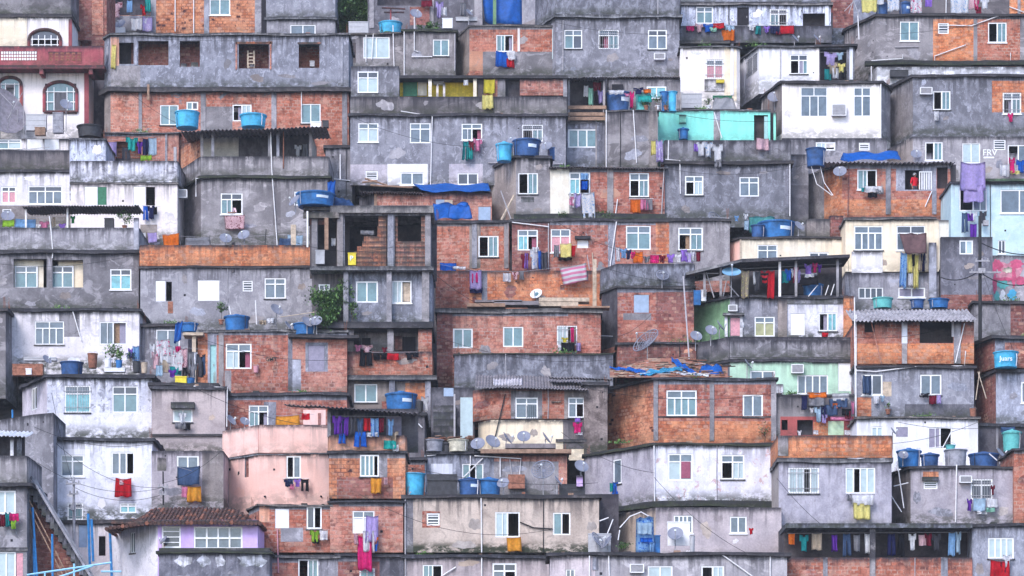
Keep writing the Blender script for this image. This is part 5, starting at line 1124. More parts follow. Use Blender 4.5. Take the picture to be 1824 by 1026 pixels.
# ===== centre top: green slope and tarp
tank(Hs['grey_screen'], 675, 716, 42, 'tank_sky', 'light blue basin tank on the roof above the netted window', lid=False)
crate(Hs['grey_screen'], 621, 38, 656, 58, 'grey_plastic', 'white ribbed crate on the roof below the green slope', dy=.5, yb='top')
for q, (x, y, r) in enumerate(((612, 20, 34), (648, 26, 34), (634, -4, 40))):
    plant(x, y, r, YF(60) + 3.5 + q * .7, 62, ('dense green bush at the left of the top green slope', 'rounded green bush over the white ribbed crate', 'tallest green bush cut by the top edge')[q], n=2400, leaf=.17, cat='bush', name='bush')
tubes('red_frame', 'rusty red table frame on the roof by the light blue basin', 'metal frame', [[(680, 14, YF(60)), (722, 16, YF(60))], [(696, 16, YF(60)), (696, 50, YF(60))], [(684, 22, YF(60)), (720, 22, YF(60))]], 'maroon_wall', .06)
h = Hs['grey_pipe']
dish(h, 741, 24, 11, 'pale grey dish on a tall mast by the small window roof', dy=.2, az=20); dish(h, 836, 22, 7, 'tiny dish beside the blue tarpaulin', az=50, dy=.3, base=50)
crate(h, 788, 32, 806, 50, 'white_board', 'heap of white sacks on the grey brown roof', 'sacks', 'sacks', dy=.3, ribs=False); crate(h, 812, 30, 850, 37, 'grey_plastic', 'long white gutter trough near the blue tarpaulin', 'trough', 'trough', dy=.6, ribs=False)
plant(770, 48, 15, h.Y + 1.0, 60, 'low mossy bush on the grey brown roof', n=600, leaf=.08, cat='bush', name='bush', flat=.5)
wash(Hs['shack_top'], 'in the dark shack at top centre', 'lilac shirt 776 2 14 30; white cloth 786 12 10 16; maroon sheet 750 0 20 12; grey towel 820 4 10 24', dy=-.4)
tarp('tarpaulin', 'big bright blue tarpaulin hung at the top centre', Hs['brick_flag'], [(856, -40), (929, -40), (930, 47), (864, 40)], .8, 'tarp_blue', wob=.1)
bx(Hs['brick_flag'], 'post', 878, -20, 884, 46, .5, .6, 'dark_green_wall'); 
# ===== centre: yellow terrace house and grey four windows
h = A('grey_four', CO, 'wide grey house with four white windows in a row at upper centre', [624, 1008], 206, 330, 'concrete', a=335, slab='slab', th=.12, ov=.14, ext=0, depth=5,
      zones=[(624, 293, 700, 330, 'lilac_grey'), (690, 292, 762, 330, 'white_wall'), (762, 290, 800, 330, 'concrete'), (800, 292, 860, 330, 'lilac_grey')],
      wins=[('4', 638, 219, 674, 253, 'curtain_pale'), ('4', 730, 219, 767, 255, 'glass_grey'), ('4R', 822, 220, 859, 250, 'glass_grey'), ('4L', 930, 222, 967, 252, 'glass_teal'), ('2', 713, 307, 755, 330, 'glass_grey'), ('2', 815, 308, 852, 330, 'glass_dark'), ('X', 651, 304, 673, 320)],
      pipes=[[(714, 198), (770, 207), (767, 330)], ['pvc_grey', (870, 290), (1004, 292)]])
wash(h, 'outside the third of four windows', 'teal trousers 824 251 12 34; maroon shirt 834 250 12 18; pink shirt 843 246 16 24; turquoise sock 834 262 8 22', dy=-.35, line=[(822, 250), (862, 248)], rack=True)
h = A('yellow_terrace', PA, 'dark stained house with yellow walled terrace and green panel', [(624, 0), 1010], 172, 204, 'concrete_dark', a=335, dY=.25, slab=None, ext=0,
      zones=[(624, 115, 640, 204, 'concrete'), (880, 166, 1010, 204, 'concrete')])
bx(h, 'grey_block', 625, 118, 711, 172, -.0, 1.8, 'concrete'); window(h.root, (0, h.Y - .1), (1, 0), X(637, h.Y), X(674, h.Y), Z(166, h.Y), Z(128, h.Y), '4', 'curtain_pale')
bx(h, 'yellow_wall', 712, 138, 855, 172, .9, 1.0, 'yellow_wall'); bx(h, 'green_panel', 718, 142, 743, 171, .8, .88, 'green_board'); bx(h, 'cream_panel', 744, 140, 760, 170, .8, .88, 'cream_wall')
for c in (766, 846): bx(h, 'pillar', c - 3, 138, c + 3, 172, .0, .15, 'cream_wall')
for c in (779, 791): bx(h, 'post', c - 2, 148, c + 2, 172, .3, .4, 'white_wall')
bx(h, 'brick_panel', 862, 138, 886, 172, -.0, .12, 'brick_pale'); bx(h, 'panel', 886, 140, 900, 172, .0, .12, 'concrete_pale'); bx(h, 'brick_panel', 926, 141, 1004, 170, .0, .12, 'brick_pale'); bx(h, 'recess', 898, 140, 928, 172, .5, .6, 'interior'); bx(h, 'pier', 850, 136, 862, 172, .2, .5, 'interior')
bx(h, 'ceiling_slab', 711, 134, 1012, 139, -.15, 2.5, 'slab'); bx(h, 'end_post', 1003, 138, 1010, 172, -.02, .14, 'column_concrete')
wash(h, 'on the stained balcony wall, upper centre', 'pale_yellow towel 859 168 19 26; white cloth 826 142 8 10', dy=-.2); wash(h, 'hung before the brick panel, upper centre', 'yellow cloth 862 141 20 26' , dy=-.15)
crate(h, 772, 144, 790, 150, 'grey_plastic', 'small grey shelf seen on the yellow terrace', 'shelf', 'shelf', dy=.6, ribs=False)
tank(Hs['grey_four'], 884, 912, 252, 'tank_sky', 'sky blue barrel left of the dark blue tank, upper centre', dy=-3.0, ybot=288)
tank(Hs['grey_four'], 914, 962, 246, 'tank_dark_blue', 'dark blue tank with pale label on the small grey roof', dy=-3.0, ybot=282, band=True)
crate(Hs['grey_four'], 976, 262, 988, 284, 'tank_dark_blue', 'dark blue bin right of the labelled tank', 'bin', 'bin', dy=-2.2, ribs=False)
dish(Hs['grey_four'], 974, 260, 10, 'pale dish between dark tank and blue bin', dy=-2.6, base=282); dish(Hs['grey_four'], 912, 250, 9, 'pale dish peeking over the sky blue barrel', dy=-2.2, base=284); tubes('hose', 'bent white hose by the sky blue barrel', 'hose', [[(872, 262, YF(320)), (882, 272, YF(320)), (890, 284, YF(320))], [(880, 268, YF(320)), (889, 248, YF(320))]], 'pvc', .04)
h = A('beam_porch', CO, 'narrow grey house with brown beam porch and draped wide window', [1009, 1082], 218, 298, 'concrete', a=300, slab='slab', th=.08, ov=.03, wins=[('t', 1012, 230, 1063, 263, 'glass_teal')], zones=[(1066, 215, 1082, 300, 'concrete_dark')], cols=[(1062, 3, 210, 298)])
bx(h, 'porch_back', 1009, 140, 1082, 216, 1.4, 1.5, 'interior')
for y in (188, 200, 208): bx(h, 'railing_beam', 1012, y, 1080, y + 6, -.1, .02, 'wood')
for c in (1013, 1076): bx(h, 'post', c - 2, 140, c + 2, 216, -.02, .06, 'column_concrete')
wash(h, 'inside the brown beam porch', 'mint towel 1048 156 9 32; maroon towel 1056 146 16 16; lilac shirt 1064 160 12 24; black cloth 1058 162 8 18; white towel 1040 152 8 20; striped_blue curtain 1028 233 18 28', dy=.4)
corr(h.root, 'corrugated_roof', 1006, 138, 1080, 138, h.Y - .5, 2, .3, 'fibre_cement')
corr(Hs['grey_three'].root, 'corrugated_roof', 1070, 137, 1222, 136, Hs['grey_three'].Y - 1.3, 1.5, .3, 'fibre_pale')
h = A('stained_wall', CO, 'dark streaked grey block with a planted roof terrace', [1078, 1172], 197, 300, 'parapet_stain', a=300, dY=-.3, slab='slab_pale', th=.06, ov=.08, pipes=[[(1128, 196), (1134, 290)], [(1080, 196), (1080, 300)]], cols=[(1163, 14, 197, 300, 'concrete_brown')])
bx(h, 'terrace_wall', 1084, 142, 1212, 196, 2.2, 2.3, 'concrete_brown'); bx(h, 'low_bench', 1090, 150, 1110, 160, 2.0, 2.15, 'dark_void')
window(h.root, (0, h.Y + 2.1), (1, 0), X(1152, h.Y + 2.1), X(1187, h.Y + 2.1), Z(176, h.Y + 2.1), Z(154, h.Y + 2.1), '2', 'cyan_glass')
tank(h, 1080, 1126, 168, 'tank_dark_blue', 'large dark blue tank at the left of the planted terrace', band=True, lid=False); tank(h, 1132, 1158, 168, 'tank_teal', 'teal barrel between the tank and the pot plants', lid=False)
tank(h, 1176, 1190, 164, 'tank_blue', 'slim blue barrel on the planted terrace', lid=False); tank(h, 1190, 1206, 164, 'tank_sky', 'brighter blue barrel at the right of the planted terrace', lid=False)
wash(h, 'over the planted terrace', 'hot_pink shirt 1122 162 8 30; white towel 1084 160 28 8; pink shirt 1112 166 10 6; navy shirt 1128 156 18 12; orange cloth 1146 158 14 8; turquoise towel 1136 170 24 12', dy=.05, line=[(1082, 162), (1176, 158)])
plant(1171, 176, 8, h.Y + .35, 196, 'tall pot plant in white pot on the planted terrace', pot='white_board', n=150, leaf=.06); plant(1151, 184, 9, h.Y + .2, 196, 'flat green plant on the planted terrace', n=150, leaf=.06, flat=.5, pot='terracotta'); plant(1186, 188, 7, h.Y + .15, 196, 'low creeper at the terrace edge', n=120, leaf=.05, pot='terracotta')
# ===== turquoise
h = A('turquoise', PA, 'turquoise walled terrace above a long dark streaked parapet', [1171, 1372], 196, 250, 'mint_wall', a=282, dY=1.0, slab='slab_pale', th=.05, ov=.05, wins=[('O', 1343, 205, 1368, 250, 'interior', .5), ('S', 1361, 207, 1368, 248, 'mint_board')], zones=[(1271, 190, 1283, 215, 'concrete_pale'), (1271, 215, 1283, 250, 'concrete_brown')],
      pipes=[[(1272, 200), (1286, 246)]])
tank(h, 1208, 1226, 227, 'tank_blue', 'blue barrel against the turquoise wall', dy=-.75, ybot=249, lid=True); crate(h, 1210, 204, 1222, 219, 'mint_wall', 'pale mint meter box on the turquoise wall', 'meter_box', 'meter box', dy=-.2, dpt=.15, ribs=False)
h = A('dark_streak', CO, 'grey house with two cross windows under the streaked parapet', [1184, 1408], 292, 385, 'concrete', a=385, slab='slab', th=.16, ov=.2, par=250, parmat='parapet_stain',
      wins=[('4L', 1220, 313, 1253, 348, 'curtain_pale'), ('4', 1317, 315, 1352, 350, 'glass_grey')], pipes=[[(1185, 284), (1211, 286), (1212, 345)], [(1407, 292), (1407, 385)], [(1191, 250), (1190, 284)]], cols=[(1402, 6, 292, 385, 'concrete_dark')])
for c in (1380, ): bx(h, 'post', c - 2, 200, c + 2, 250, .2, .3, 'mint_wall')
wash(h, 'over the long streaked parapet', 'pale_yellow towel 1160 250 8 26; patterned_lilac sheet 1168 248 12 40; white shirt 1240 252 16 26; patterned_white shirt 1254 252 16 28; white shirt 1268 256 20 32; violet towel 1236 256 8 14; grey trousers 1272 284 14 14; pale_pink towel 1347 246 23 21', dy=-.35)
plant(1262, 182, 9, Hs['turquoise'].Y + 1.0, 196, 'bushy plant on the turquoise roof', n=150, pot='white_board', leaf=.06); crate(Hs['turquoise'], 1270, 170, 1304, 175, 'green_board', 'green table top on the turquoise roof', 'table', 'table', dy=1.3, ribs=False); tarp('plastic_sheet', 'grey plastic sheet draped on the turquoise roof', Hs['turquoise'], [(1272, 174), (1306, 174), (1312, 196), (1268, 196)], .8, 'grey_plastic', back=.3)
crate(Hs['turquoise'], 1214, 166, 1250, 192, 'grey_plastic', 'white slatted bench on the turquoise roof', 'bench', 'bench', dy=1.6)
# ===== cream / brick pair
h = A('small_grey', CO, 'small grey house with open white window and angled side below the labelled tank', [(872, 3.2), 919, 980], 281, 388, 'concrete', a=388, slab='slab', ov=.14, zones=[(872, 270, 919, 400, 'concrete_brown')], wins=[('2L', 923, 308, 958, 346, 'glass_teal')])
bx(h, 'repair_patch', 928, 351, 951, 360, -.015, -.003, 'concrete_pale')
h = A('brick_mid', BR, 'brick house with patterned sheets under its left window at centre', [980, 1184], 299, 386, 'brick_wall', a=389, slab='slab_pale', th=.05, ov=.05, zones=[(980, 299, 1014, 386, 'cream_wall'), (1014, 299, 1052, 386, 'concrete_brown')],
      wins=[('4R', 1014, 307, 1051, 346, 'green_wall' if False else 'cyan_glass'), ('4L', 1121, 308, 1156, 351, 'glass_teal')], cols=[(1087, 11, 299, 386)], pipes=[[(1100, 355), (1096, 386)], ['pvc_grey', (1183, 300), (1178, 386)]])
corr(h.root, 'corrugated_roof', 978, 297, 1190, 300, h.Y - .35, 3, .3, 'fibre_cement')
rough_slab(h.root, 'mossy_ledge', [(X(915, h.Y), h.Y - .45), (X(1185, h.Y), h.Y - .45), (X(1185, h.Y), h.Y - .02), (X(915, h.Y), h.Y - .02)], Z(391, h.Y), Z(383, h.Y), 'slab_mossy', .05)
plant(1000, 383, 11, h.Y - .3, 388, 'ledge weeds growing left of the hung sheet', n=200, leaf=.06, flat=.3, trunk=False, name='weeds'); plant(1075, 381, 14, h.Y - .3, 388, 'ledge weeds growing right of the hung sheet', n=240, leaf=.06, flat=.3, trunk=False, name='weeds')
wash(h, 'outside the patterned sheet window', 'patterned_white sheet 1034 342 25 48; patterned_lilac shirt 1022 344 16 26; white shirt 1014 344 12 26; pink towel 1014 350 8 16; blue cloth 1036 322 11 16; light_blue cloth 1034 308 14 12', dy=-.4, line=[(1012, 345), (1060, 343)])
wash(h, 'on the rail below the right brick window', 'orange towel 1123 355 18 24; pink towel 1140 354 14 20; grey towel 1150 354 12 20', dy=-.35, line=[(1121, 354), (1164, 354)], rack=True)
h = A('brick_wide', BR, 'wide brick house with four white windows and a long colourful washing line', [912, 1300], 393, 500, 'brick_patchy', a=500, slab='slab', ov=.1, zones=[(1192, 393, 1300, 500, 'concrete_brown'), (1083, 393, 1096, 500, 'concrete'), (912, 393, 980, 500, 'brick_dark'), (1168, 393, 1192, 500, 'brick_orange')],
      wins=[('4R', 922, 409, 958, 446, 'cyan_glass'), ('4', 981, 408, 1016, 450, 'curtain_pink'), ('4', 1115, 402, 1159, 445, 'glass_teal'), ('4L', 1208, 405, 1252, 446, 'glass_teal'), ('P', 1028, 428, 1048, 442)], pipes=[[(912, 396), (978, 404)], ['pvc_grey', (977, 398), (977, 480)], [(1098, 395), (1086, 480)], ['wood_pale', (1055, 450), (1057, 480)]])
bx(h, 'hood', 1024, 420, 1052, 425, -.3, -.01, 'interior')
wash(h, 'below the pink curtained brick window', 'grey towel 987 436 9 22; pale_yellow towel 997 433 21 26; red towel 1018 437 8 20; black cloth 994 458 26 6', dy=-.4, line=[(985, 436), (1028, 436)])
wash(h, 'in the doorway left of the pale yellow towel', 'maroon shirt 928 452 14 26; violet jeans 934 450 8 30; patterned_white shirt 944 444 18 36; blue towel 958 446 6 34; dark_grey sheet 962 448 14 32; white cloth 948 440 12 10', dy=-.6, line=[(926, 449), (978, 449)])
wash(h, 'on the long line above the dark parapet', 'white towel 1097 440 7 26; light_blue shirt 1104 442 13 18; navy shirt 1115 444 10 18; hot_pink shirt 1122 447 10 14; orange towel 1128 448 17 20; grey shirt 1146 456 12 12; hot_pink towel 1158 454 16 15; maroon shirt 1174 454 12 14; violet shirt 1188 452 14 16; white shirt 1202 452 12 16; violet towel 1212 444 12 22; patterned_lilac shirt 1220 448 18 20; white shirt 1230 446 8 20; maroon towel 1240 448 8 18', dy=-1.6, line=[(1095, 441), (1160, 455), (1252, 446)])
# ===== blue tarp shack, frame building
h = A('tarp_shack', BR, 'low brick shack with blue tarpaulin roof left of the small grey house', [(640, 1.5), 668, 876], 343, 400, 'brick_pale', a=396, dY=.3, slab=None, zones=[(640, 330, 668, 400, 'concrete_dark'), (772, 355, 830, 400, 'brick_dark')], wins=[('S', 852, 368, 874, 392, 'blue_board'), ('S', 776, 355, 792, 380, 'blue_board')], cols=[(669, 5, 343, 400, 'wood')])
corr(h.root, 'patched_roof', 640, 341, 752, 344, h.Y - .4, 3.4, .5, 'fibre_cement', sag=.1, amp=.05); 
tarp('tarpaulin', 'bright blue tarpaulin over the low brick shack roof', h, [(736, 328), (870, 328), (874, 341), (752, 341)], -.45, 'tarp_blue', back=2.2, wob=.1)
crate(h, 792, 356, 806, 366, 'yellow_board' if False else 'wood_pale', 'small cream box in the blue tarpaulin shack opening', 'box', 'box', dy=-.2); tubes('boards', 'loose boards lying on the patched shack roof', 'boards', [[(650, 318, YF(370)), (690, 330, YF(370))], [(660, 330, YF(370)), (735, 334, YF(370))], [(645, 325, YF(370)), (672, 322, YF(370))]], 'wood', .06)
h = A('brick_small_c', BR, 'brick house with one open sash and a grey pillar at centre', [774, 907], 396, 478, 'brick_wall', a=478, slab='slab', ov=.1, zones=[(836, 396, 856, 478, 'concrete_brown'), (778, 418, 836, 478, 'brick_patchy')], wins=[('2L', 852, 420, 888, 458, 'glass_teal')], cols=[(845, 9, 396, 478), (902, 8, 396, 478)], pipes=[['pvc_grey', (892, 340), (912, 396)]])
tarp('tarpaulin', 'crumpled blue plastic on the brick roof below the shack', h, [(772, 362), (834, 362), (838, 390), (762, 390)], .2, 'tarp_blue', back=.8, wob=.14)
tarp('tarpaulin', 'smaller dark blue plastic lump right of the crumpled blue plastic', h, [(800, 366), (836, 366), (842, 390), (798, 390)], .0, 'tank_dark_blue' if False else 'tarp_blue', back=.4)
tubes('leaning_plank', 'pale plank leaning against the small grey house side', 'plank', [[(893, 392, YF(440)), (916, 348, YF(440))]], 'wood_pale', .08)
h = A('frame_top', CO, 'unfinished concrete frame building with a ragged brick infill and open bays', [556, 766], 373, 476, 'concrete', a=690, slab=None, ext=0, depth=5, back=True,
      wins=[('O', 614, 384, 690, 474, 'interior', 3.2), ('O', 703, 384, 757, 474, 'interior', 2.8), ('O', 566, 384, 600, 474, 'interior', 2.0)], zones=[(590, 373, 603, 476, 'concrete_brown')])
# ragged brick infill, built as stepped blocks
mbk = MB(); rg = random.Random(5)
for r in range(10):
    y1 = 474 - r * 9; left = (622, 624, 630, 636, 645, 648, 672, 672, 674, 674)[r]
    mbk.box((0, h.Y), (1, 0), X(left, h.Y), X(688, h.Y), Z(y1, h.Y), Z(y1 - 9, h.Y), .12 + rg.uniform(-.01, .01), .26, 'brick_holes')
mbk.build('brick_infill', h.root)
mbk = MB()
for r in range(10):
    y1 = 474 - r * 9; 
    mbk.box((0, h.Y), (1, 0), X(700, h.Y), X(757 if r < 5 else 708, h.Y), Z(y1, h.Y), Z(y1 - 9, h.Y), .12 + rg.uniform(-.01, .01), .26, 'brick_pale')
    if r >= 5: mbk.box((0, h.Y), (1, 0), X(750, h.Y), X(757, h.Y), Z(y1, h.Y), Z(y1 - 9, h.Y), .13, .26, 'brick_pale')
mbk.build('brick_infill', h.root)
bx(h, 'top_slab', 588, 366, 772, 379, -.25, 4.8, 'slab_pale'); bx(h, 'top_slab', 540, 368, 588, 374, -.15, 4, 'slab_pale')
for c in (606, 696, 762, 560): bx(h, 'column', c - 5, 379, c + 5, 474, -.1, .12, 'column_concrete')
bx(h, 'floor_slab', 552, 474, 772, 481, -.3, 4.8, 'slab_pale')
sg = crate(h, 620, 450, 634, 472, 'yellow_board', 'yellow sign with letter P in the open concrete bay', 'sign', 'sign', dy=-.0, dpt=.05, ribs=False); text(sg, 'P', X(623, h.Y), h.Y - .03, Z(464, h.Y), .38, 'label_white')
crate(h, 562, 445, 578, 470, 'grey_plastic', 'grey appliance standing at the left of the concrete frame', 'washing_machine', 'appliance', dy=-.25, dpt=.3, ribs=False)
wash(h, 'inside the open concrete frame', 'white cloth 590 424 8 14; grey cloth 642 410 24 8; white cloth 682 392 6 8', dy=.3)
bx(h, 'timber_post', 546, 376, 549, 440, -1.2, -1.1, 'pvc'); bx(h, 'timber_post', 518, 400, 527, 436, -1.6, -1.4, 'wood_pale'); bx(h, 'timber_post', 578, 388, 585, 445, -.3, -.2, 'wood'); bx(h, 'brick_screen', 552, 385, 584, 400, .1, .2, 'brick_dark'); bx(h, 'lower_beam', 540, 378, 604, 388, -.3, -.1, 'concrete_brown')
tank(h, 528, 596, 342, 'tank_blue', 'large bright blue tank left of the concrete frame', dy=-.9, ybot=370, band=True); dish(h, 524, 357, 12, 'grey dish left of the large bright blue tank', dy=-1.5, base=378, az=-50)
tarp('tarpaulin', 'blue plastic wrapped post behind the large bright blue tank', h, [(583, 324), (598, 322), (596, 345), (584, 344)], 1.0, 'tarp_blue'); tarp('tarpaulin', 'dark blue tarpaulin tent right of the large bright tank', h, [(596, 350), (622, 356), (632, 368), (594, 368)], .3, 'cable_black' if False else 'tank_dark_blue', back=.6)
h2 = H(CO, '', [614, 770], 482, 574, 'concrete', a=690, dY=.35, into=h, slab=None, ext=0, wallname='middle_wall', wins=[('2', 634, 501, 673, 539, 'glass_teal'), ('2R', 698, 500, 733, 540, 'curtain_pale')], zones=[(740, 482, 770, 574, 'concrete_pale')])
bx(h2, 'wood_panel', 716, 504, 731, 537, .15, .2, 'wood_pale'); bx(h, 'side_wall', 556, 481, 614, 574, .8, .9, 'concrete_dark'); window(h.root, (0, h.Y + .68), (1, 0), X(566, h.Y), X(586, h.Y), Z(536, h.Y), Z(502, h.Y), '4', 'glass_dark')
for c, w_ in ((616, 9), (693, 9), (758, 13)): bx(h, 'column', c - w_ / 2, 481, c + w_ / 2, 574, -.1, .33, 'column_concrete')
bx(h, 'floor_slab', 552, 573, 772, 584, -.25, 4.6, 'slab')
h3 = H(BR, '', [618, 770], 626, 668, 'brick_wall', a=690, into=h, slab=None, ext=0, wallname='brick_parapet', zones=[(618, 620, 632, 668, 'brick_dark')])
bx(h, 'brick_pier', 745, 586, 769, 626, .0, .3, 'brick_wall'); bx(h, 'brick_pier', 616, 584, 630, 626, 0, .3, 'concrete_brown'); bx(h, 'recess_wall', 618, 584, 770, 626, 1.2, 1.3, 'concrete_brown'); bx(h, 'doorway', 717, 600, 740, 626, 1.1, 1.18, 'dark_void'); bx(h, 'doorway', 645, 602, 660, 614, 1.1, 1.18, 'dark_void'); bx(h, 'column', 690, 586, 701, 626, .0, .2, 'column_concrete')  # doorway plates are painted dark for the shade of openings
bx(h, 'hatch', 703, 598, 716, 624, .9, 1.0, 'brick_dark'); bx(h, 'floor_slab', 612, 668, 778, 676, -.2, 4.6, 'slab_pale')
wash(h3, 'along the brick balcony of the concrete frame', 'pink shirt 632 614 12 12; floral_pink shirt 644 614 20 14; black trousers 640 622 24 30; black towel 664 628 14 13; black shirt 676 628 14 12; red towel 690 629 20 12; maroon shirt 680 618 10 10; black shirt 722 627 14 14; black cloth 734 627 12 9', line=[(630, 615), (664, 628), (748, 627)], dy=-.2)
for c in (698, 762): bx(h, 'column', c - 5, 676, c + 5, 760, -.05, .15, 'column_concrete')
h4 = H(CO, '', [618, 768], 676, 760, 'concrete_brown', a=690, dY=.3, into=h, slab=None, ext=0, wallname='lower_wall', zones=[(722, 682, 757, 712, 'brick_orange'), (680, 715, 700, 740, 'brick_dark')], wins=[('2', 631, 684, 672, 717, 'glass_teal')])
tank(h, 687, 742, 697, 'tank_blue', 'broad blue tank with white label patches by the alley', dy=-1.0, ybot=735, band=True); bucket(h, 748, 715, 734, 6, 'tank_black', 'black pot between the broad blue tank and alley', dy=-.9); wash(h, 'at the alley side of the broad blue tank', 'white shirt 750 706 14 26', dy=-.7)
plant(587, 542, 34, h.Y - .2, 582, 'bushy dark green tree growing from the frame building ledge', n=3600, leaf=.1, cat='tree', name='tree', flat=1.15)
plant(626, 545, 10, h.Y - .2, 582, 'slim hanging shrub right of the bushy dark green tree', n=260, leaf=.08, cat='shrub', name='shrub', flat=2.2)
wash(Hs['brick_small_c'], 'over the brick roof below the open sash', 'blue flag 783 468 30 14; white towel 806 474 24 6', dy=-1.0)
# ===== centre brick 
h = A('brick_roofline', BR, 'low orange brick terrace wall with big striped sheet', [776, 1082], 482, 548, 'brick_orange', a=552, slab=None, dY=.5, zones=[(776, 482, 836, 548, 'brick_wall'), (858, 482, 868, 548, 'concrete'), (1020, 482, 1048, 500, 'concrete_dark'), (1050, 478, 1082, 548, 'brick_orange')], cols=[(1059, 7, 462, 548, 'wood_pale')], wins=[('O', 998, 508, 1006, 516, None)])
wash(h, 'over the low orange brick terrace wall', 'lilac sheet 836 480 22 36; hot_pink towel 840 482 14 22; navy cloth 836 512 24 10; white towel 896 486 14 16; floral_pink shirt 912 484 12 14; grey towel 926 482 7 16', dy=-.3, line=[(780, 470), (836, 482), (930, 484), (1050, 470)])
wash(h, 'blowing at the right end of the low orange brick terrace', 'striped_pink blanket 996 472 48 32', dy=-.5, tilt=-.18)
dish(h, 955, 523, 11, 'small white dish with a dark emblem on the debris roof', mat='dish_white', dy=-.4, base=545, logo=1)
h = A('brick_three_c', BR, 'brick house with three white windows under a debris covered roof', [778, 1070], 556, 680, 'brick_pale', a=628, slab='slab_pale', th=.2, ov=.12, zones=[(778, 556, 806, 690, 'brick_dark'), (1012, 556, 1070, 628, 'brick_patchy')],
      wins=[('2', 807, 585, 842, 620, 'glass_teal'), ('2', 896, 582, 932, 618, 'glass_teal'), ('2R', 992, 580, 1028, 615, 'curtain_pale')])
for q, (x0, x1, y, yy) in enumerate(((832, 900, 546, 540), (880, 960, 543, 536), (940, 1030, 545, 538), (1000, 1086, 548, 545), (846, 930, 538, 534), (960, 1050, 537, 530))):
    b = MB(); Yq = h.Y - .35 + (q % 3) * .4; b.box((0, Yq), (1, 0), X(x0, Yq), X(x1, Yq), Z(y, Yq), Z(yy, Yq), 0, .9, ['wood', 'fibre_cement', 'wood_pale'][q % 3]); b.build('roof_debris', h.root)
wash(h, 'at the open third window of the brick house', 'yellow shirt 1000 601 12 9; black sheet 1000 610 24 16; lilac towel 1026 610 8 16; hot_pink curtain 1016 582 6 28; white towel 994 612 6 14', dy=-.25)
tubes('white_rod', 'thin white pipe rising from the debris roof', 'pipe', [[(1120, 600, YF(600)), (1068, 598, YF(600))], [(1046, 454, YF(520)), (1050, 480, YF(520))]], 'pvc_grey', .03)
# mid grey wall and corrugated brick house
h = A('stain_slab', CO, 'black stained concrete wall across the centre under three windows', [809, 1092], 630, 690, 'parapet_stain', a=700, slab='slab_mossy', th=.05, ov=.04, dY=.4, zones=[(809, 628, 836, 700, 'concrete_dark')])
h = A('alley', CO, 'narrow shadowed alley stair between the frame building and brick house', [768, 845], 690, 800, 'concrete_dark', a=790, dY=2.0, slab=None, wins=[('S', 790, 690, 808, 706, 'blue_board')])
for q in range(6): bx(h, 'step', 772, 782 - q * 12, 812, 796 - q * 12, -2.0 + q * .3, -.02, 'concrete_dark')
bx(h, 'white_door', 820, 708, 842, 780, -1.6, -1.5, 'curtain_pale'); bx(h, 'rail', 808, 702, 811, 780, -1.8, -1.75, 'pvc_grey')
h = A('corr_brick', BR, 'brick house with bleached corrugated roof and two barred windows', [(842, 1.2), 874, 1042], 690, 746, 'brick_wall', a=780, slab=None, ext=0, zones=[(910, 696, 966, 750, 'concrete'), (1005, 690, 1042, 750, 'concrete_brown')],
      wins=[('4', 918, 708, 958, 748, 'glass_grey'), ('4R', 1012, 708, 1044, 744, 'glass_grey')], pipes=[['cable_black', (900, 702), (882, 778)], ['cream_wall', (982, 716), (1000, 716)]])
corr(h.root, 'corrugated_roof', 846, 690, 1048, 694, h.Y - .6, 4.0, 1.35, 'fibre_cement', sag=.08); corr(h.root, 'bleached_sheet', 878, 686, 930, 687, h.Y + .2, 1.8, .66, 'fibre_pale', sag=.0)
corr(h.root, 'upper_sheet', 978, 672, 1090, 676, h.Y + .4, 1.6, .2, 'fibre_cement')
h2 = H(PA, '', [(852, 1), 874, 1042], 748, 800, 'cream_wall', a=780, into=h, slab=None, ext=20, wallname='cream_base', zones=[(1003, 746, 1042, 800, 'concrete_dark')])
for k in range(5):
    bb = MB(); xx = 938 + k * 4; bb.box((0, h.Y), (1, 0), X(xx, h.Y), X(xx + .8, h.Y), Z(746, h.Y), Z(722, h.Y), -.03, -.005, 'dark_void'); bb.build('window_bar', h.root)
bx(h, 'concrete_band', 990, 782, 1045, 787, -.1, 1, 'slab_pale')
wash(h, 'at the corner below the barred brick window', 'hot_pink shirt 1020 752 18 20; violet cloth 1024 744 10 8; white cloth 1024 770 14 5', dy=-.3)
h = A('dark_par_brick', BR, 'brick house with pale curtained opening under a black parapet', [(1072, 1.6), 1100, 1236], 512, 606, 'brick_wall', a=610, slab='slab', ov=.1, th=.1, par=470, parmat='parapet_stain', zones=[(1072, 500, 1100, 620, 'interior'), (1168, 520, 1236, 575, 'brick_dark'), (1110, 558, 1160, 570, 'concrete_brown')],  # left side zone is coloured dark for the shaded gap
      wins=[('S', 1129, 525, 1156, 557, 'blue_board')])
h2 = H(BR, '', [1100, 1240], 612, 650, 'brick_dark', a=640, into=h, slab='slab', ext=20, wallname='lower_wall', th=.08)
dish(Hs['dark_par_brick'], 1180, 490, 11, 'open mesh dish on an arm before the black parapet', mesh=True, dy=-.4, base=512, az=10)
dish(Hs['dark_par_brick'], 1150, 606, 26, 'large tilted wire mesh dish above the blue tarp roof', mesh=True, dy=-2.4, base=640, az=-50, el=40)
dish(Hs['dark_streak'], 1280, 398, 24, 'large folded wire mesh dish by the green sheet and tank', mesh=True, dy=-2.2, base=424, az=50, el=30)
tubes('long_pole', 'long thin pale pole leaning against the black parapet brick house', 'pole', [[(1217, 492, YF(610) - 2.2), (1228, 645, YF(660) - 1.0)]], 'pvc_grey', .045)
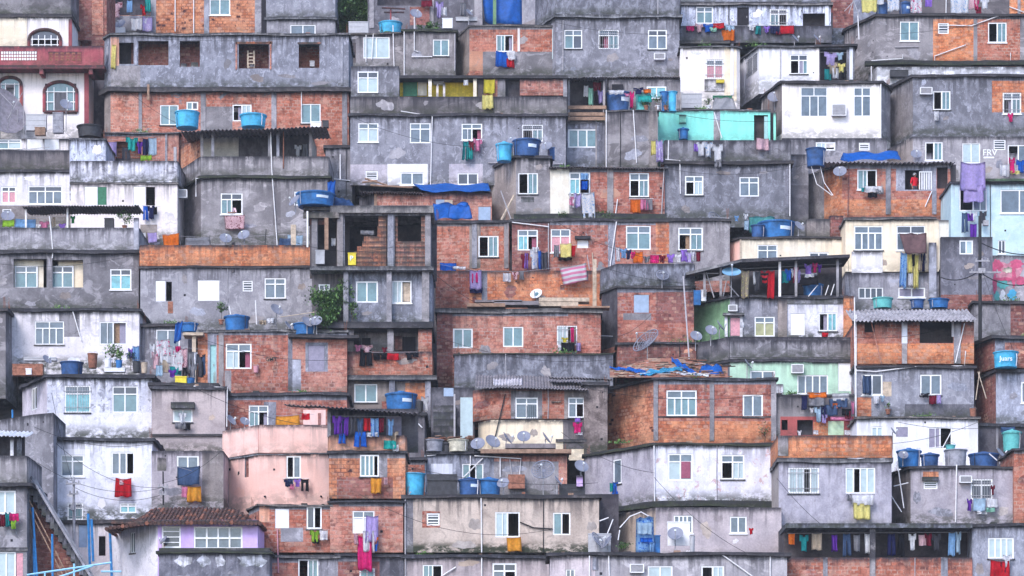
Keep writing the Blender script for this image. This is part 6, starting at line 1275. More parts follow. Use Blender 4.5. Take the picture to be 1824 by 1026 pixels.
# ===== right centre
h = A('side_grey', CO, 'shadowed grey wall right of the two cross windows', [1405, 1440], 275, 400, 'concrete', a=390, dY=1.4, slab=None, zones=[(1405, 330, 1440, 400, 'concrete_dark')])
tank(h, 1436, 1470, 266, 'tank_dark_blue', 'dark blue tank left of the corrugated brick house roof', dy=-2, ybot=298, lid=False)
h = A('cream_long', PA, 'long cream house with an angled end and half hidden windows', [(1270, 2.4), 1318, 1503], 424, 480, 'cream_wall', a=500, slab='slab', ov=.1, th=.08, zones=[(1270, 410, 1318, 500, 'pink_wall'), (1284, 430, 1300, 480, 'brick_pale')], wins=[('4', 1349, 436, 1385, 470, 'glass_grey'), ('4', 1441, 449, 1476, 475, 'curtain_pale')], cols=[(1319, 3, 424, 480, 'wood_pale')])
tank(h, 1350, 1416, 392, 'tank_blue', 'big blue tank with pale label on the long cream house', lid=True, band=True); tank(h, 1338, 1362, 402, 'tank_dark_blue', 'dark blue basin leaning left of the big labelled tank', dy=.0, lid=False)
tarp('plastic_sheet', 'green sheet stretched behind the big labelled tank', h, [(1334, 386), (1380, 386), (1380, 414), (1334, 414)], 2.2, 'tank_teal'); dish(h, 1424, 402, 10, 'grey dish at the right of the big labelled tank', dy=.4, az=40)
bx(h, 'rusty_block', 1437, 390, 1478, 424, .4, 1.2, 'concrete_brown'); bx(h, 'brick_block', 1478, 384, 1502, 424, .5, 1.2, 'brick_dark')
wash(h, 'on the roof left of the green sheet', 'white shirt 1324 380 9 12; light_blue shirt 1308 384 8 10; pale_blue towel 1326 392 8 18; yellow cloth 1266 406 18 8', dy=.6)
h = A('canopy_house', CO, 'grey house with long flat canopy, hanging washing and light blue dish', [(1236, 2.0), 1300, 1506], 530, 600, 'concrete', a=640, dY=1.2, slab='slab', ov=.14, th=.12, depth=5, ext=0,
      zones=[(1236, 520, 1300, 620, 'dark_green_wall'), (1300, 530, 1345, 600, 'concrete'), (1395, 530, 1503, 600, 'white_dirty')],
      wins=[('S', 1298, 566, 1318, 598, 'curtain_pink'), ('4', 1344, 564, 1380, 600, 'olive_glass'), ('P', 1408, 558, 1434, 597), ('2L', 1458, 557, 1491, 590, 'cyan_glass')], acs=[(1297, 545, 1312, 556)])
bx(h, 'door_frame', 1291, 560, 1296, 600, -.08, .05, 'white_wall'); bx(h, 'door_frame', 1318, 560, 1323, 600, -.08, .05, 'white_wall'); bx(h, 'hood', 1288, 557, 1326, 561, -.3, .05, 'white_wall'); bx(h, 'brick_corner', 1503, 527, 1521, 600, -.25, .6, 'brick_orange'); bx(h, 'white_band', 1400, 530, 1502, 541, -.06, -.003, 'concrete_pale'); bx(h, 'pier', 1386, 532, 1402, 600, -.12, .0, 'concrete_brown')
bx(h, 'back_wall', 1300, 466, 1500, 524, 2.6, 2.7, 'interior')
cr = MB(); Yc = h.Y
for p in ([(1222, 490, -1.0), (1322, 466, -1.0), (1322, 461, -1.0), (1222, 485, -1.0)],):
    a = [Vector((X(x, Yc + d_), Yc + d_, Z(y, Yc + d_))) for x, y, d_ in p]; b = [v + Vector((0, 3.2, .1)) for v in a]
    cr.face(a, 'slab_pale'); cr.face([a[3], a[2], b[2], b[3]], 'slab_pale'); cr.face([a[0], b[0], b[1], a[1]], 'slab'); cr.face(b[::-1], 'slab')
for p in ([(1322, 467, -1.0), (1514, 458, -1.0), (1514, 453, -1.0), (1322, 461, -1.0)],):
    a = [Vector((X(x, Yc + d_), Yc + d_, Z(y, Yc + d_))) for x, y, d_ in p]; b = [v + Vector((0, 3.2, .1)) for v in a]
    cr.face(a, 'slab'); cr.face([a[3], a[2], b[2], b[3]], 'slab_pale'); cr.face([a[0], b[0], b[1], a[1]], 'slab'); cr.face(b[::-1], 'slab'); cr.face([a[1], b[1], b[2], a[2]], 'slab')
cr.build('canopy', h.root)
for c, t_ in ((1284, 470), (1255, 480), (1389, 464), (1418, 462), (1492, 460)): bx(h, 'post', c - 2.2, t_, c + 2.2, 528, -.6, -.5, 'column_concrete' if c != 1389 else 'pvc')
tubes('bracing', 'diagonal rods under the left end of the long canopy', 'rods', [[(1258, 485, Yc - .4), (1272, 530, Yc - .4)], [(1230, 487, Yc - .4), (1280, 487, Yc - .4)], [(1294, 500, Yc - .4), (1288, 528, Yc - .4)], [(1296, 505, Yc - .2), (1316, 528, Yc - .2)]], 'pvc_grey', .035)
crate(h, 1236, 517, 1248, 543, 'tank_blue', 'blue crate at the left end under the long canopy', dy=-.3); crate(h, 1249, 516, 1258, 536, 'white_board', 'white crate right of the blue one under the canopy', dy=-.25)
wash(h, 'hanging under the long canopy', 'patterned_beige towel 1320 481 15 50; white towel 1341 483 4 24; dark_grey sheet 1344 482 10 36; striped_red shirt 1355 482 14 26; red towel 1368 481 12 50; teal towel 1392 482 12 22; blue shirt 1398 478 14 22; white shirt 1408 478 12 18; maroon shirt 1410 490 10 14; hot_pink shirt 1447 468 9 18; violet shirt 1432 470 16 18; purple shirt 1456 470 8 16; white towel 1434 488 16 6; black towel 1424 494 32 14; lilac towel 1418 480 8 24; pink towel 1414 476 8 22', line=[(1300, 480), (1500, 470)], dy=-.35)
dish(h, 1303, 484, 17, 'light blue dish hanging beneath the long canopy', mat='dish_blue', dy=-.9, base=528, az=0, el=55); tank(h, 1430, 1466, 508, 'tank_blue', 'blue tank under the right end of the long canopy', lid=False, dy=.05)
tubes('white_rods', 'short white rods leaning at the right under the long canopy', 'rods', [[(1470, 526, Yc - .2), (1476, 508, Yc - .2)], [(1480, 526, Yc - .2), (1486, 506, Yc - .2)], [(1440, 528, Yc - .35), (1458, 506, Yc - .35)]], 'pvc', .03)
bx(h, 'shelf', 1424, 486, 1456, 489, .2, .6, 'white_board')
h2 = A('green_band', PA, 'pale green house with white shutter under a mossy grey terrace wall', [(1246, 1.6), 1300, 1520], 643, 702, 'green_wall', a=702, slab='slab', th=.1, ov=.1, par=601, parmat='concrete_dark', zones=[(1246, 630, 1336, 720, 'concrete')],
      wins=[('2', 1336, 660, 1381, 684, 'glass_grey'), ('w', 1420, 668, 1475, 702, 'glass_grey'), ('P', 1493, 641, 1518, 697)], acs=[(1409, 651, 1430, 666)])
bx(h2, 'pale_band', 1300, 606, 1519, 636, -.08, -.062, 'concrete'); bx(h2, 'green_base', 1380, 684, 1395, 702, -.06, -.01, 'white_wall')
wash(Hs['green_band'], 'on the mossy grey terrace wall', 'red cloth 1464 592 12 8; white cloth 1318 574 8 10', dy=-.1)
dish(h2, 1240, 598, 11, 'grey dish left in the row by the dark green side wall', dy=.2, base=624, az=15); dish(h2, 1267, 588, 11, 'grey dish second in the row by the dark green side wall', dy=.3, base=615, az=15); dish(h2, 1284, 580, 11, 'sideways grey dish right of the row by the dark green side wall', dy=.5, base=610, az=75)
dish(h2, 1333, 648, 10, 'sideways dish beside the pale green house', dy=-.4, az=75, base=675)
h = A('red_low', PA, 'red walled terrace crammed with blankets above the orange brick parapet', [1382, 1522], 704, 778, 'concrete', a=815, dY=1.4, slab='slab', th=.08, ov=.04, zones=[(1390, 742, 1522, 800, 'maroon_wall'), (1449, 752, 1475, 780, 'brick_orange'), (1475, 750, 1503, 775, 'green_wall')],
      wins=[('O', 1392, 748, 1403, 766, None), ('O', 1420, 748, 1448, 775, 'interior', .6)], pipes=[[(1522, 530), (1524, 742)]])
wash(h, 'on the crowded blanket terrace', 'orange towel 1440 699 32 10; navy towel 1428 704 10 26; grey blanket 1438 706 32 17; striped_white towel 1482 700 30 14; denim sheet 1476 710 34 16; denim jacket 1466 720 32 20; black towel 1500 728 16 12; orange cloth 1482 718 16 10; pale_blue shirt 1450 724 16 28; lilac shirt 1462 738 12 16; navy jeans 1462 722 10 22; pink towel 1478 742 40 7; pink shirt 1516 714 6 24; white shirt 1442 726 8 10; maroon towel 1506 732 10 14; white cloth 1504 766 16 9; white shirt 1420 766 8 10; white cloth 1448 766 10 8', dy=-.4, line=[(1412, 703), (1518, 702)])
# corrugated brick, cream, light blue
h = A('brick_balcony', BR, 'brick house with a wavy roof edge, white window and a recessed balcony', [(1436, 3.0), 1500, 1693], 292, 382, 'brick_wall', a=384, slab='slab_pale', th=.05, ov=.05,
      zones=[(1436, 270, 1468, 400, 'concrete_brown'), (1468, 270, 1500, 400, 'brick_orange'), (1500, 355, 1693, 384, 'brick_orange'), (1596, 292, 1668, 340, 'concrete_pale')],
      wins=[('2R', 1527, 302, 1562, 338, 'glass_teal'), ('O', 1612, 303, 1640, 338, 'interior', 1.2), ('O', 1669, 298, 1688, 336, 'interior', .5)], cols=[(1582, 9, 292, 382), (1664, 8, 340, 382)], pipes=[['brick_dark', (1512, 295), (1510, 384)], [(1660, 340), (1648, 368)]])
wb = MB()
for k in range(6): wb.box((0, h.Y), (1, 0), X(1637 + k * 4.2, h.Y), X(1638.6 + k * 4.2, h.Y), Z(338, h.Y), Z(306, h.Y), -.06, -.01, 'white_frame')
wb.box((0, h.Y), (1, 0), X(1637, h.Y), X(1660, h.Y), Z(307.5, h.Y), Z(305.5, h.Y), -.065, -.005, 'white_frame'); wb.build('white_grille', h.root)
person(1629, h.Y + .35, 308, 0, 'person in a red top and pale cap standing in the brick balcony opening', 'cloth_red', 'cloth_dark_grey', h.zbot, 'stand', headcol='white_board', yaw=.5)
corr(h.root, 'corrugated_roof', 1468, 289, 1702, 289, h.Y - .5, 3.4, .25, 'fibre_pale', per=.26, amp=.05)
dish(h, 1496, 305, 12, 'grey blue dish on the orange brick corner', dy=-.6, base=318, az=-10); tubes('hanging_cables', 'two pale cables looping down the brown side wall', 'cables', [[(1445, 296, h.Y - .5), (1455, 328, h.Y - .5), (1482, 348, h.Y - .5)], [(1460, 292, h.Y - .5), (1468, 325, h.Y - .5), (1484, 348, h.Y - .5)]], 'pvc', .025)
tarp('tarpaulin', 'dark blue tarpaulin spread on the wavy brick house roof', h, [(1502, 272), (1598, 270), (1606, 284), (1496, 286)], .6, 'tarp_blue', back=1.0, wob=.12)
wash(h, 'on the sill of the wavy roof brick house', 'white towel 1540 331 32 12; teal cloth 1534 334 10 8; black cloth 1546 342 16 10; grey cloth 1560 336 14 10', dy=-.4, line=[(1534, 333), (1574, 332)])
h = A('cream_wide', PA, 'cream house with two wide windows and brown tarpaulin awning', [1506, 1664], 390, 484, 'cream_wall', a=540, slab='slab_pale', ov=.12, th=.1, ext=0, wins=[('W', 1521, 402, 1573, 446, 'glass_grey'), ('W', 1597, 402, 1648, 446, 'glass_grey')], cols=[(1668, 8, 390, 484, 'cream_wall')], depth=5)
h2 = H(CO, '', [1506, 1672], 486, 545, 'sky_blue_wall' if False else 'concrete_pale', a=540, into=h, slab=None, ext=20, wallname='grey_base', wins=[('w', 1529, 512, 1573, 532, 'glass_dark'), ('2', 1600, 512, 1648, 530, 'grey_board')])
bx(h, 'panel', 1517, 448, 1572, 486, -.03, -.003, 'white_wall'); bx(h, 'corner_post', 1655, 432, 1668, 530, -.3, -.1, 'concrete_pale'); bx(h, 'slanted_wall', 1672, 392, 1690, 480, .0, 1.5, 'cream_wall')
tarp('awning', 'brown tarpaulin awning over washing on the cream house', h, [(1602, 416), (1650, 416), (1651, 452), (1612, 452)], -1.0, 'tarp_brown', back=.6)
wash(h, 'below the brown tarpaulin awning', 'patterned_blue curtain 1604 448 12 64; pale_yellow towel 1616 452 8 34; pale_yellow curtain 1628 452 10 62; black towel 1624 452 6 22; beige towel 1636 452 8 30; navy shirt 1640 450 8 34; white towel 1618 486 8 24', dy=-.5, line=[(1604, 450), (1652, 450)])
h = A('light_blue', PA, 'light blue house above a pink painted mural at the right edge', [1694, 1860], 326, 470, 'sky_blue_wall', a=480, dY=.4, slab='slab', ov=.1, th=.1, wins=[('2L', 1709, 336, 1758, 376, 'glass_grey'), ('2', 1782, 338, 1850, 380, 'glass_grey'), ('2', 1778, 428, 1791, 452, 'glass_dark')])
wash(h, 'draped far down the light blue corner house', 'lilac sheet 1711 288 44 52; lilac curtain 1717 330 34 30', dy=-.7, line=[(1706, 288), (1758, 288)])
bx(h, 'green_gutter', 1755, 318, 1860, 322, -.3, -.16, 'dark_green_wall'); bx(h, 'mural_wall', 1766, 455, 1860, 560, -.12, -.02, 'concrete_pale')
def blob(x, y, rx, ry, mat, k, name='painted_shape'):
    Yq = h.Y - .125 - .004 * k; m_ = MB(); m_.face([(X(x, Yq) + rx * sc(Yq) * (1 + .25 * math.sin(q * 1.9 + k)) * math.cos(6.2832 * q / 16), Yq, Z(y, Yq) + ry * sc(Yq) * (1 + .2 * math.sin(q * 2.7 + k)) * math.sin(6.2832 * q / 16)) for q in range(16)], mat); m_.build(name, h.root)
for k, b in enumerate(((1794, 484, 26, 17, 'mural_pink'), (1776, 474, 10, 12, 'mural_rose'), (1811, 470, 12, 8, 'mural_rose'), (1796, 481, 10, 5, 'cream_wall'), (1786, 505, 10, 10, 'tank_teal'), (1803, 525, 8, 10, 'tank_sky'), (1772, 505, 4, 18, 'mural_rose'), (1776, 530, 5, 12, 'tank_teal'), (1818, 500, 9, 8, 'mural_rose'), (1806, 492, 4, 20, 'mural_rose'), (1790, 497, 20, 3, 'mural_rose'), (1786, 528, 5, 12, 'white_board'))):
    if b[4].startswith('cloth_'): cloth_mat(b[4][6:])
    blob(*b, k)
wash(h, 'below the light blue house left window', 'denim jeans 1712 378 12 36; purple cloth 1722 380 12 14; white shirt 1727 376 14 20; purple towel 1728 398 12 30; dark_grey shirt 1744 376 14 22; white cloth 1748 392 10 10', dy=-.5, line=[(1710, 378), (1760, 376)])
h = A('grey_block_r', CO, 'dark grey block with tiny white window behind the tall pole', [1676, 1768], 422, 560, 'concrete_dark', a=560, dY=.6, slab=None, wins=[('2R', 1709, 428, 1733, 453, 'glass_grey')], zones=[(1676, 525, 1768, 560, 'brick_dark')])
A('rubble_r', CO, 'rubble filled terrace edge under the painted mural', [1735, 1860], 540, 600, 'concrete_brown', a=600, dY=1.0, slab='slab', zones=[(1800, 540, 1860, 600, 'brick_dark')])
pole(1746, 385, 740, YF(600) - 1.5, 'tall dark leaning utility pole at the right side', 'cable_black', .12, arms=((466, -10, 16), (486, -20, 36)), boxes=((1750, 395, 9, 9), (1741, 480, 12, 9)))
for lab, p0, p1, s_ in (('thick black cable crossing the pink mural', (1744, 484, YF(600) - 1.5), (1850, 500, YF(560)), .5), ('black cable from the tall pole toward the dark grey block', (1742, 484, YF(600) - 1.5), (1676, 494, YF(560)), .3), ('black cable over the light blue wall', (1742, 430, YF(600) - 1.5), (1850, 452, YF(540) - 1), .3)): cable(lab, p0, p1, s_, .03)
h = A('corr_brick_r', BR, 'brick house with ridged grey roof sheets and a leaning white pole', [1522, 1735], 573, 648, 'brick_wall', a=740, slab=None, ext=0, depth=5, dY=0,
      zones=[(1522, 612, 1735, 648, 'brick_orange')], wins=[('O', 1540, 575, 1558, 592, 'interior', .6), ('O', 1638, 573, 1698, 611, 'interior', 1.2), ('O', 1699, 573, 1712, 600, None)], cols=[(1611, 10, 573, 612, 'white_wall'), (1611, 9, 612, 648), (1705, 12, 573, 648, 'concrete_pale'), (1697, 4, 573, 600, 'pvc_grey')], pipes=[[(1718, 576), (1702, 646)], ['brick_pale', (1551, 570), (1570, 648)]])
corr(h.root, 'ridged_roof', 1520, 572, 1742, 571, h.Y - .8, 3.6, 1.3, 'fibre_mid', per=.22, amp=.045, sag=.05); bx(h, 'tank_stand', 1550, 550, 1700, 574, 2.95, 4.4, 'concrete_brown')
tank(h, 1554, 1590, 532, 'tank_teal', 'pale teal basin tank on the ridged sheet roof', dy=3.0, ybot=550, lid=False); tank(h, 1622, 1646, 534, 'tank_dark_blue', 'dark blue basin in the middle of the ridged roof', dy=3.0, ybot=550, lid=False); tank(h, 1654, 1690, 534, 'tank_blue', 'bright blue basin at the right of the ridged roof', dy=3.0, ybot=550, lid=False)
h2 = H(CO, '', [1524, 1735], 654, 745, 'concrete_pale', a=740, into=h, slab='slab', ext=0, th=.1, wallname='lower_wall', zones=[(1524, 708, 1552, 745, 'brick_orange'), (1572, 680, 1588, 706, 'wood_pale'), (1612, 720, 1735, 745, 'concrete_dark')],
       wins=[('2', 1535, 667, 1572, 704, 'glass_dark'), ('2', 1639, 667, 1677, 704, 'glass_grey')], pipes=[[(1526, 660), (1560, 662), (1630, 653), (1718, 652), (1720, 625)], [(1525, 560), (1525, 745)]])
wash(h2, 'below the windows of the ridged roof house', 'white towel 1556 705 10 14; pale_blue shirt 1568 704 8 12; maroon towel 1655 704 13 16; black shirt 1640 700 16 8; lilac towel 1668 703 8 16; denim sheet 1536 668 16 34', dy=-.25, line=[(1640, 703), (1680, 703)])
plant(1582, 722, 5, h.Y - .3, 738, 'little green plant in a terracotta pot on the white wall ledge', pot='terracotta', n=70, leaf=.05)
h = A('white_wide_r', PA, 'plain white wall house with two windows behind blue tanks', [1526, 1742], 744, 850, 'white_wall', a=850, dY=.2, slab='slab_pale', th=.07, wins=[('2', 1552, 760, 1573, 778, 'curtain_pale'), ('S', 1596, 761, 1617, 778, 'grey_board'), ('2R', 1653, 761, 1696, 800, 'grey_board')])
bucket(h, 1733, 728, 743, 6, 'terracotta', 'clay pot at the right end of the white wall ledge', dy=0)
dish(h, 1592, 768, 8, 'thin sideways dish beside the plain white wall', az=70, dy=-1.0, base=800); 
# right edge brick
h = A('tank_edge', BR, 'dark brick recess with sky blue lettered tank at the right edge', [(1742, 2.0), 1772, 1870], 602, 655, 'brick_wall', a=750, slab='slab', th=.16, ov=.25, ext=0, dY=.5, zones=[(1742, 590, 1772, 660, 'brick_dark'), (1772, 602, 1790, 655, 'concrete')])
tank(h, 1770, 1813, 628, 'tank_sky', 'sky blue tank with white lettering at the right edge', dy=-1.4, ybot=656, lid=False, txt='Juars')
h = A('grey_edge', CO, 'pale grey house with deep brick side wall at the right edge', [(1738, 3.4), 1774, 1870], 661, 750, 'concrete_pale', a=750, slab='slab', th=.12, ov=.1, zones=[(1738, 640, 1774, 780, 'brick_dark')], wins=[('2', 1819, 680, 1850, 718, 'glass_grey')])
tubes('leaning_rods', 'thin rods leaning on the deep brick side wall', 'rods', [[(1742, 662, YF(760)), (1757, 710, YF(760))], [(1745, 662, YF(760)), (1738, 712, YF(760))]], 'wood_pale', .03)
h = A('shade_edge', CO, 'shadowed recess with teal tank at the right edge', [1742, 1870], 758, 830, 'interior', a=840, dY=.8, slab='slab', cols=[(1776, 4, 755, 800)])
tank(h, 1786, 1818, 764, 'tank_teal', 'upright teal tank in the shadowed recess at right', dy=-1.2, ybot=804); wash(h, 'in the shadowed recess at the right edge', 'denim sheet 1782 760 26 10', dy=-.8)
dish(h, 1784, 808, 12, 'pale bent dish at the right edge in front of the teal tank', dy=-2.0, az=60, base=826); 
# ===== bottom right quarter
h = A('brick_corner', BR, 'orange brick corner house with tarp strewn roof and two white windows', [(1078, 3.4), 1165, 1382], 676, 785, 'brick_wall', a=790, slab='slab', th=.1, ov=.14,
      zones=[(1078, 660, 1165, 850, 'brick_holes'), (1165, 750, 1382, 790, 'brick_orange')], wins=[('W', 1187, 695, 1241, 741, 'glass_teal'), ('2', 1323, 703, 1359, 743, 'glass_grey')], cols=[(1268, 8, 676, 785), (1378, 9, 676, 785), (1168, 8, 676, 785)])
bx(h, 'string_course', 1172, 741, 1374, 744, -.03, -.003, 'brick_pale')
A('stained_side', CO, 'mould streaked slab wall at the left of the orange brick corner house', [1040, 1082], 684, 800, 'stained_brown', a=800, dY=.9, slab='slab')
rg = random.Random(9)
def slope(x, g): return Vector((X(x, h.Y + 3.4 * g), h.Y - .1 + 3.4 * g, h.ztop + g * (1.1 + .55 * min(1, max(0, (x - 1100) / 60)) * min(1, max(.2, (1300 - x) / 90)))))
sr = MB()
for q in range(14):
    for r in range(5):
        xa, xb = 1086 + q * 15, 1086 + (q + 1) * 15; sr.face([slope(xa, r / 5), slope(xb, r / 5), slope(xb, (r + 1) / 5), slope(xa, (r + 1) / 5)], 'terracotta' if (q + r) % 3 else 'wood')
sr.build('sloping_roof', h.root)
rub = MB()
for q in range(170):
    g = rg.random(); p = slope(1090 + rg.random() * 200, g); L = rg.uniform(.2, .9); a = rg.uniform(-.4, .4); z = p.z + rg.uniform(.0, .05)
    rub.box((p.x, p.y), (math.cos(a), math.sin(a)), 0, L, z, z + .035, 0, .16, rg.choice(['terracotta', 'brick_orange', 'wood', 'fibre_pale', 'wood_pale', 'brick_pale']))
o = rub.build('rubble', None, loc=(X(1100, h.Y), h.Y, h.ztop)); o['kind'] = 'stuff'; o['label'] = 'broken tiles and boards strewn over the orange brick roof'
def strip(x0, x1, g0, g1, g2, g3, mat, lab):
    bm = bmesh.new(); V = {}; o0 = slope(x0, g0)
    for i_ in range(17):
        f = i_ / 16; x = x0 + (x1 - x0) * f
        for j_ in range(5):
            k = j_ / 4; ga = g0 + (g2 - g0) * f; gb = g1 + (g3 - g1) * f; p = slope(x, ga + (gb - ga) * k + .04 * math.sin(f * 17 + j_)) + Vector((0, 0, .09 + .05 * math.sin(f * 23 + j_ * 2))); V[i_, j_] = bm.verts.new(p - o0)
    for i_ in range(16):
        for j_ in range(4): bm.faces.new([V[i_, j_], V[i_ + 1, j_], V[i_ + 1, j_ + 1], V[i_, j_ + 1]])
    bmesh.ops.solidify(bm, geom=bm.faces[:], thickness=.03); me = bpy.data.meshes.new('tarpaulin'); bm.to_mesh(me); bm.free(); me.materials.append(M[mat]); o_ = bpy.data.objects.new('tarpaulin', me); C.objects.link(o_); o_.location = o0; tag(o_, lab, 'tarpaulin')
strip(1086, 1150, .8, 1.0, .05, .3, 'tarp_blue', 'torn blue tarp strip at the left of the strewn brick roof'); strip(1140, 1215, .0, .22, .3, .5, 'tank_sky', 'torn pale blue tarp strip in the middle of the strewn brick roof'); strip(1196, 1240, .7, 1.0, .0, .25, 'tarp_blue', 'torn blue tarp strip right on the strewn brick roof'); strip(1205, 1262, .1, .2, .02, .1, 'white_board', 'crumpled white plastic strip on the strewn brick roof')
tarp('tarpaulin', 'rounded blue tarpaulin lump at the right of the strewn roof', h, [(1250, 650), (1284, 650), (1294, 676), (1240, 676)], .5, 'tarp_blue', back=1.0, wob=.1)
plant(1362, 768, 12, h.Y - .35, 790, 'brown dry plant on the ledge of the orange brick corner', mat='wood', n=160, leaf=.07, name='dry_plant')
crate(Hs['green_band'], 1378, 700, 1392, 716, 'tank_black', 'black box at the roof corner of the orange brick house', 'box', 'box', dy=-.9)
h = A('white_corner', PA, 'white and pink flaking corner house with red curtain window', [(1042, 4.2), 1165, 1384], 792, 893, 'peeled_pink', a=893, slab='slab_mossy', th=.1, ov=.16, zones=[(1042, 770, 1165, 950, 'lilac_grey')],
      wins=[('4', 1190, 808, 1234, 856, 'curtain_pale'), ('4L', 1284, 810, 1326, 854, 'curtain_pale'), ('1', 1092, 818, 1107, 862, 'glass_grey'), ], pipes=[[(1165, 792), (1166, 893)]])
bx(h, 'red_curtain', 1213, 822, 1230, 852, .02, .05, 'curtain_mauve'); rough_slab(h.root, 'mossy_ledge', poly_off(h.foot, .3), Z(902, h.Y), Z(893, h.Y), 'slab_mossy', .05)
h = A('under_corner', CO, 'grey lower storey behind a cluttered roof with white dish panel', [(1098, 3.0), 1168, 1392], 904, 1000, 'lilac_grey', a=1000, slab=None, dY=.5, wins=[('w', 1200, 918, 1234, 950, 'glass_grey'), ('2', 1300, 920, 1330, 950, 'glass_grey')], zones=[(1098, 890, 1168, 1000, 'beige_wall')])
A('gap_c', CO, 'wall painted dark for the shaded gap with leaning rods right of the beige house', [1060, 1102], 880, 1000, 'interior', a=1000, dY=1.6, slab=None)  # block coloured dark to stand for the gap's shade
h = A('bottom_grey', CO, 'long grey house along the bottom edge with air conditioner', [(980, .3), 1060, 1402], 988, 1100, 'concrete_pale', a=1110, slab='slab', th=.12, ov=.2, zones=[(980, 980, 1060, 1100, 'lilac_grey')], wins=[('2', 1154, 1008, 1198, 1050, 'curtain_pale'), ('2L', 1249, 1008, 1290, 1050, 'curtain_pale'), ('2', 1008, 1014, 1024, 1050, 'glass_grey')], acs=[(1122, 1006, 1146, 1021)], pipes=[[(1084, 985), (1088, 1100)], [(1050, 990), (1050, 1100)], [(1372, 990), (1372, 1100)], [(1282, 985), (1345, 1030)]], cols=[(1060, 10, 992, 1015, 'concrete')])
dish(h, 1203, 950, 14, 'round grey dish in front of a white square panel', dy=.1, base=985, az=-5); crate(h, 1189, 929, 1229, 972, 'white_board', 'tilted white square panel behind the round dish', 'panel', 'panel', dy=.6, dpt=.06, ribs=False)
tarp('blanket', 'bright blue striped cloth covering a box on the bottom roof', h, [(1133, 923), (1164, 920), (1166, 985), (1132, 985)], .15, 'cloth_patterned_blue' if cloth_mat('patterned_blue') else '', cat='blanket'); wash(h, 'on the bottom grey roof', 'pale_blue towel 1134 930 28 22; blue cloth 1140 958 22 8; light_blue cloth 1156 966 10 18', dy=.0)
crate(h, 1166, 953, 1176, 985, 'tank_blue', 'blue bin right of the striped blue cloth', 'bin', 'bin', dy=.3, ribs=False); dish(h, 1066, 962, 16, 'large grey dish at the left of the bottom roof clutter', mesh=True, dy=.5, az=60); dish(h, 1080, 966, 14, 'second grey dish in the bottom roof clutter', dy=.3, az=-70)
crate(h, 1048, 950, 1088, 984, 'grey_plastic', 'grey rack behind the two cluttered dishes', 'rack', 'rack', dy=.9); bucket(h, 1233, 955, 984, 5, 'grey_plastic', 'grey gas cylinder beside the white square panel', name='gas_cylinder', dy=.3)
tubes('arched_hose', 'white hose arched over the clutter on the bottom roof', 'hose', [[(1104, 940, h.Y + .5), (1122, 920, h.Y + .5), (1142, 912, h.Y + .5), (1160, 922, h.Y + .5)], [(1104, 944, h.Y + .4), (1101, 962, h.Y + .4)], [(1082, 950, h.Y + .6), (1092, 925, h.Y + .6)], [(1068, 928, h.Y + .8), (1084, 922, h.Y + .8)]], 'pvc', .03)
plant(1112, 972, 14, h.Y + .8, 985, 'green weeds between rack and striped cloth', n=200, leaf=.06, flat=.5, trunk=False, name='weeds')
wash(Hs['white_corner'], 'on the side wall of the flaking corner house', 'turquoise cloth 1086 860 6 16; blue trousers 1090 858 12 32; blue towel 1098 862 7 22', dy=2.2); tubes('bracket_pipes', 'white pipes under the blue clothes on the corner house side', 'pipes', [[(1088, 885, Hs['white_corner'].Y + 1), (1090, 930, Hs['white_corner'].Y + 1)], [(1100, 888, Hs['white_corner'].Y + 1), (1100, 935, Hs['white_corner'].Y + 1)]], 'pvc', .03)
# beige house bottom centre
h = A('beige_c', PA, 'beige house with open white windows and tiny louvre below grey tanks', [720, 1067], 886, 984, 'beige_wall', a=1000, slab='slab', th=.16, ov=.16, ext=0,
      zones=[(752, 910, 784, 940, 'brick_wall'), (720, 886, 736, 984, 'parapet_stain')], wins=[('X', 760, 914, 783, 936), ('2R', 882, 912, 926, 957, 'curtain_pale'), ('2R', 985, 913, 1016, 953, 'glass_teal')], pipes=[['pvc', (857, 882), (858, 984)], ['pvc_grey', (732, 876), (722, 890), (722, 1080)], ['cable_black', (926, 930), (950, 940), (984, 942)]])
wash(h, 'below the beige house open window', 'amber towel 902 957 26 25', dy=-.25)
h2 = H(PA, '', [720, 982], 992, 1090, 'lilac_grey', a=1000, into=h, slab='slab', ext=20, wallname='lower_wall', th=.12, ov=.16, wins=[('2R', 753, 1006, 788, 1050, 'glass_teal'), ('4M', 877, 1003, 920, 1050, 'glass_grey')], pipes=[['pvc', (858, 992), (858, 1090)], [(790, 1024), (812, 1010)]])
h = Hs['beige_c']
tank(h, 718, 757, 844, 'tank_sky', 'light blue round tank on the left corner of the beige house', lid=False, dy=.1); tank(h, 762, 814, 848, 'tank_black', 'dark grey box tank beside the light blue round one', kind='box', dy=.3); tank(h, 817, 856, 850, 'tank_dark_blue', 'dark blue tank left in the middle pair on the beige roof', dy=.1, band=True); tank(h, 850, 892, 850, 'tank_blue', 'brighter blue tank right in the middle pair on the beige roof', dy=.3)
dish(h, 896, 860, 11, 'grey dish right of the blue pair of tanks', dy=.1, az=-15); dish(h, 994, 856, 10, 'sideways pale dish by the brown triangle wall', dy=.1, az=75); dish(h, 967, 836, 20, 'big pale mesh dish on the grey middle house', mesh=True, dy=1.0, az=-10, base=884)
crate(h, 1027, 847, 1038, 867, 'lavender_wall', 'lilac box on the dark ledge right of the beige roof', 'box', 'box', dy=.4, ribs=False); crate(h, 996, 862, 1042, 882, 'tank_black', 'dark trough at the right end of the beige roof', 'trough', 'trough', dy=.6)
dish(h, 1036, 830, 13, 'blue grey dish under the corner house eaves', dy=1.2, az=20, mat='dish_blue' if False else 'dish_grey')
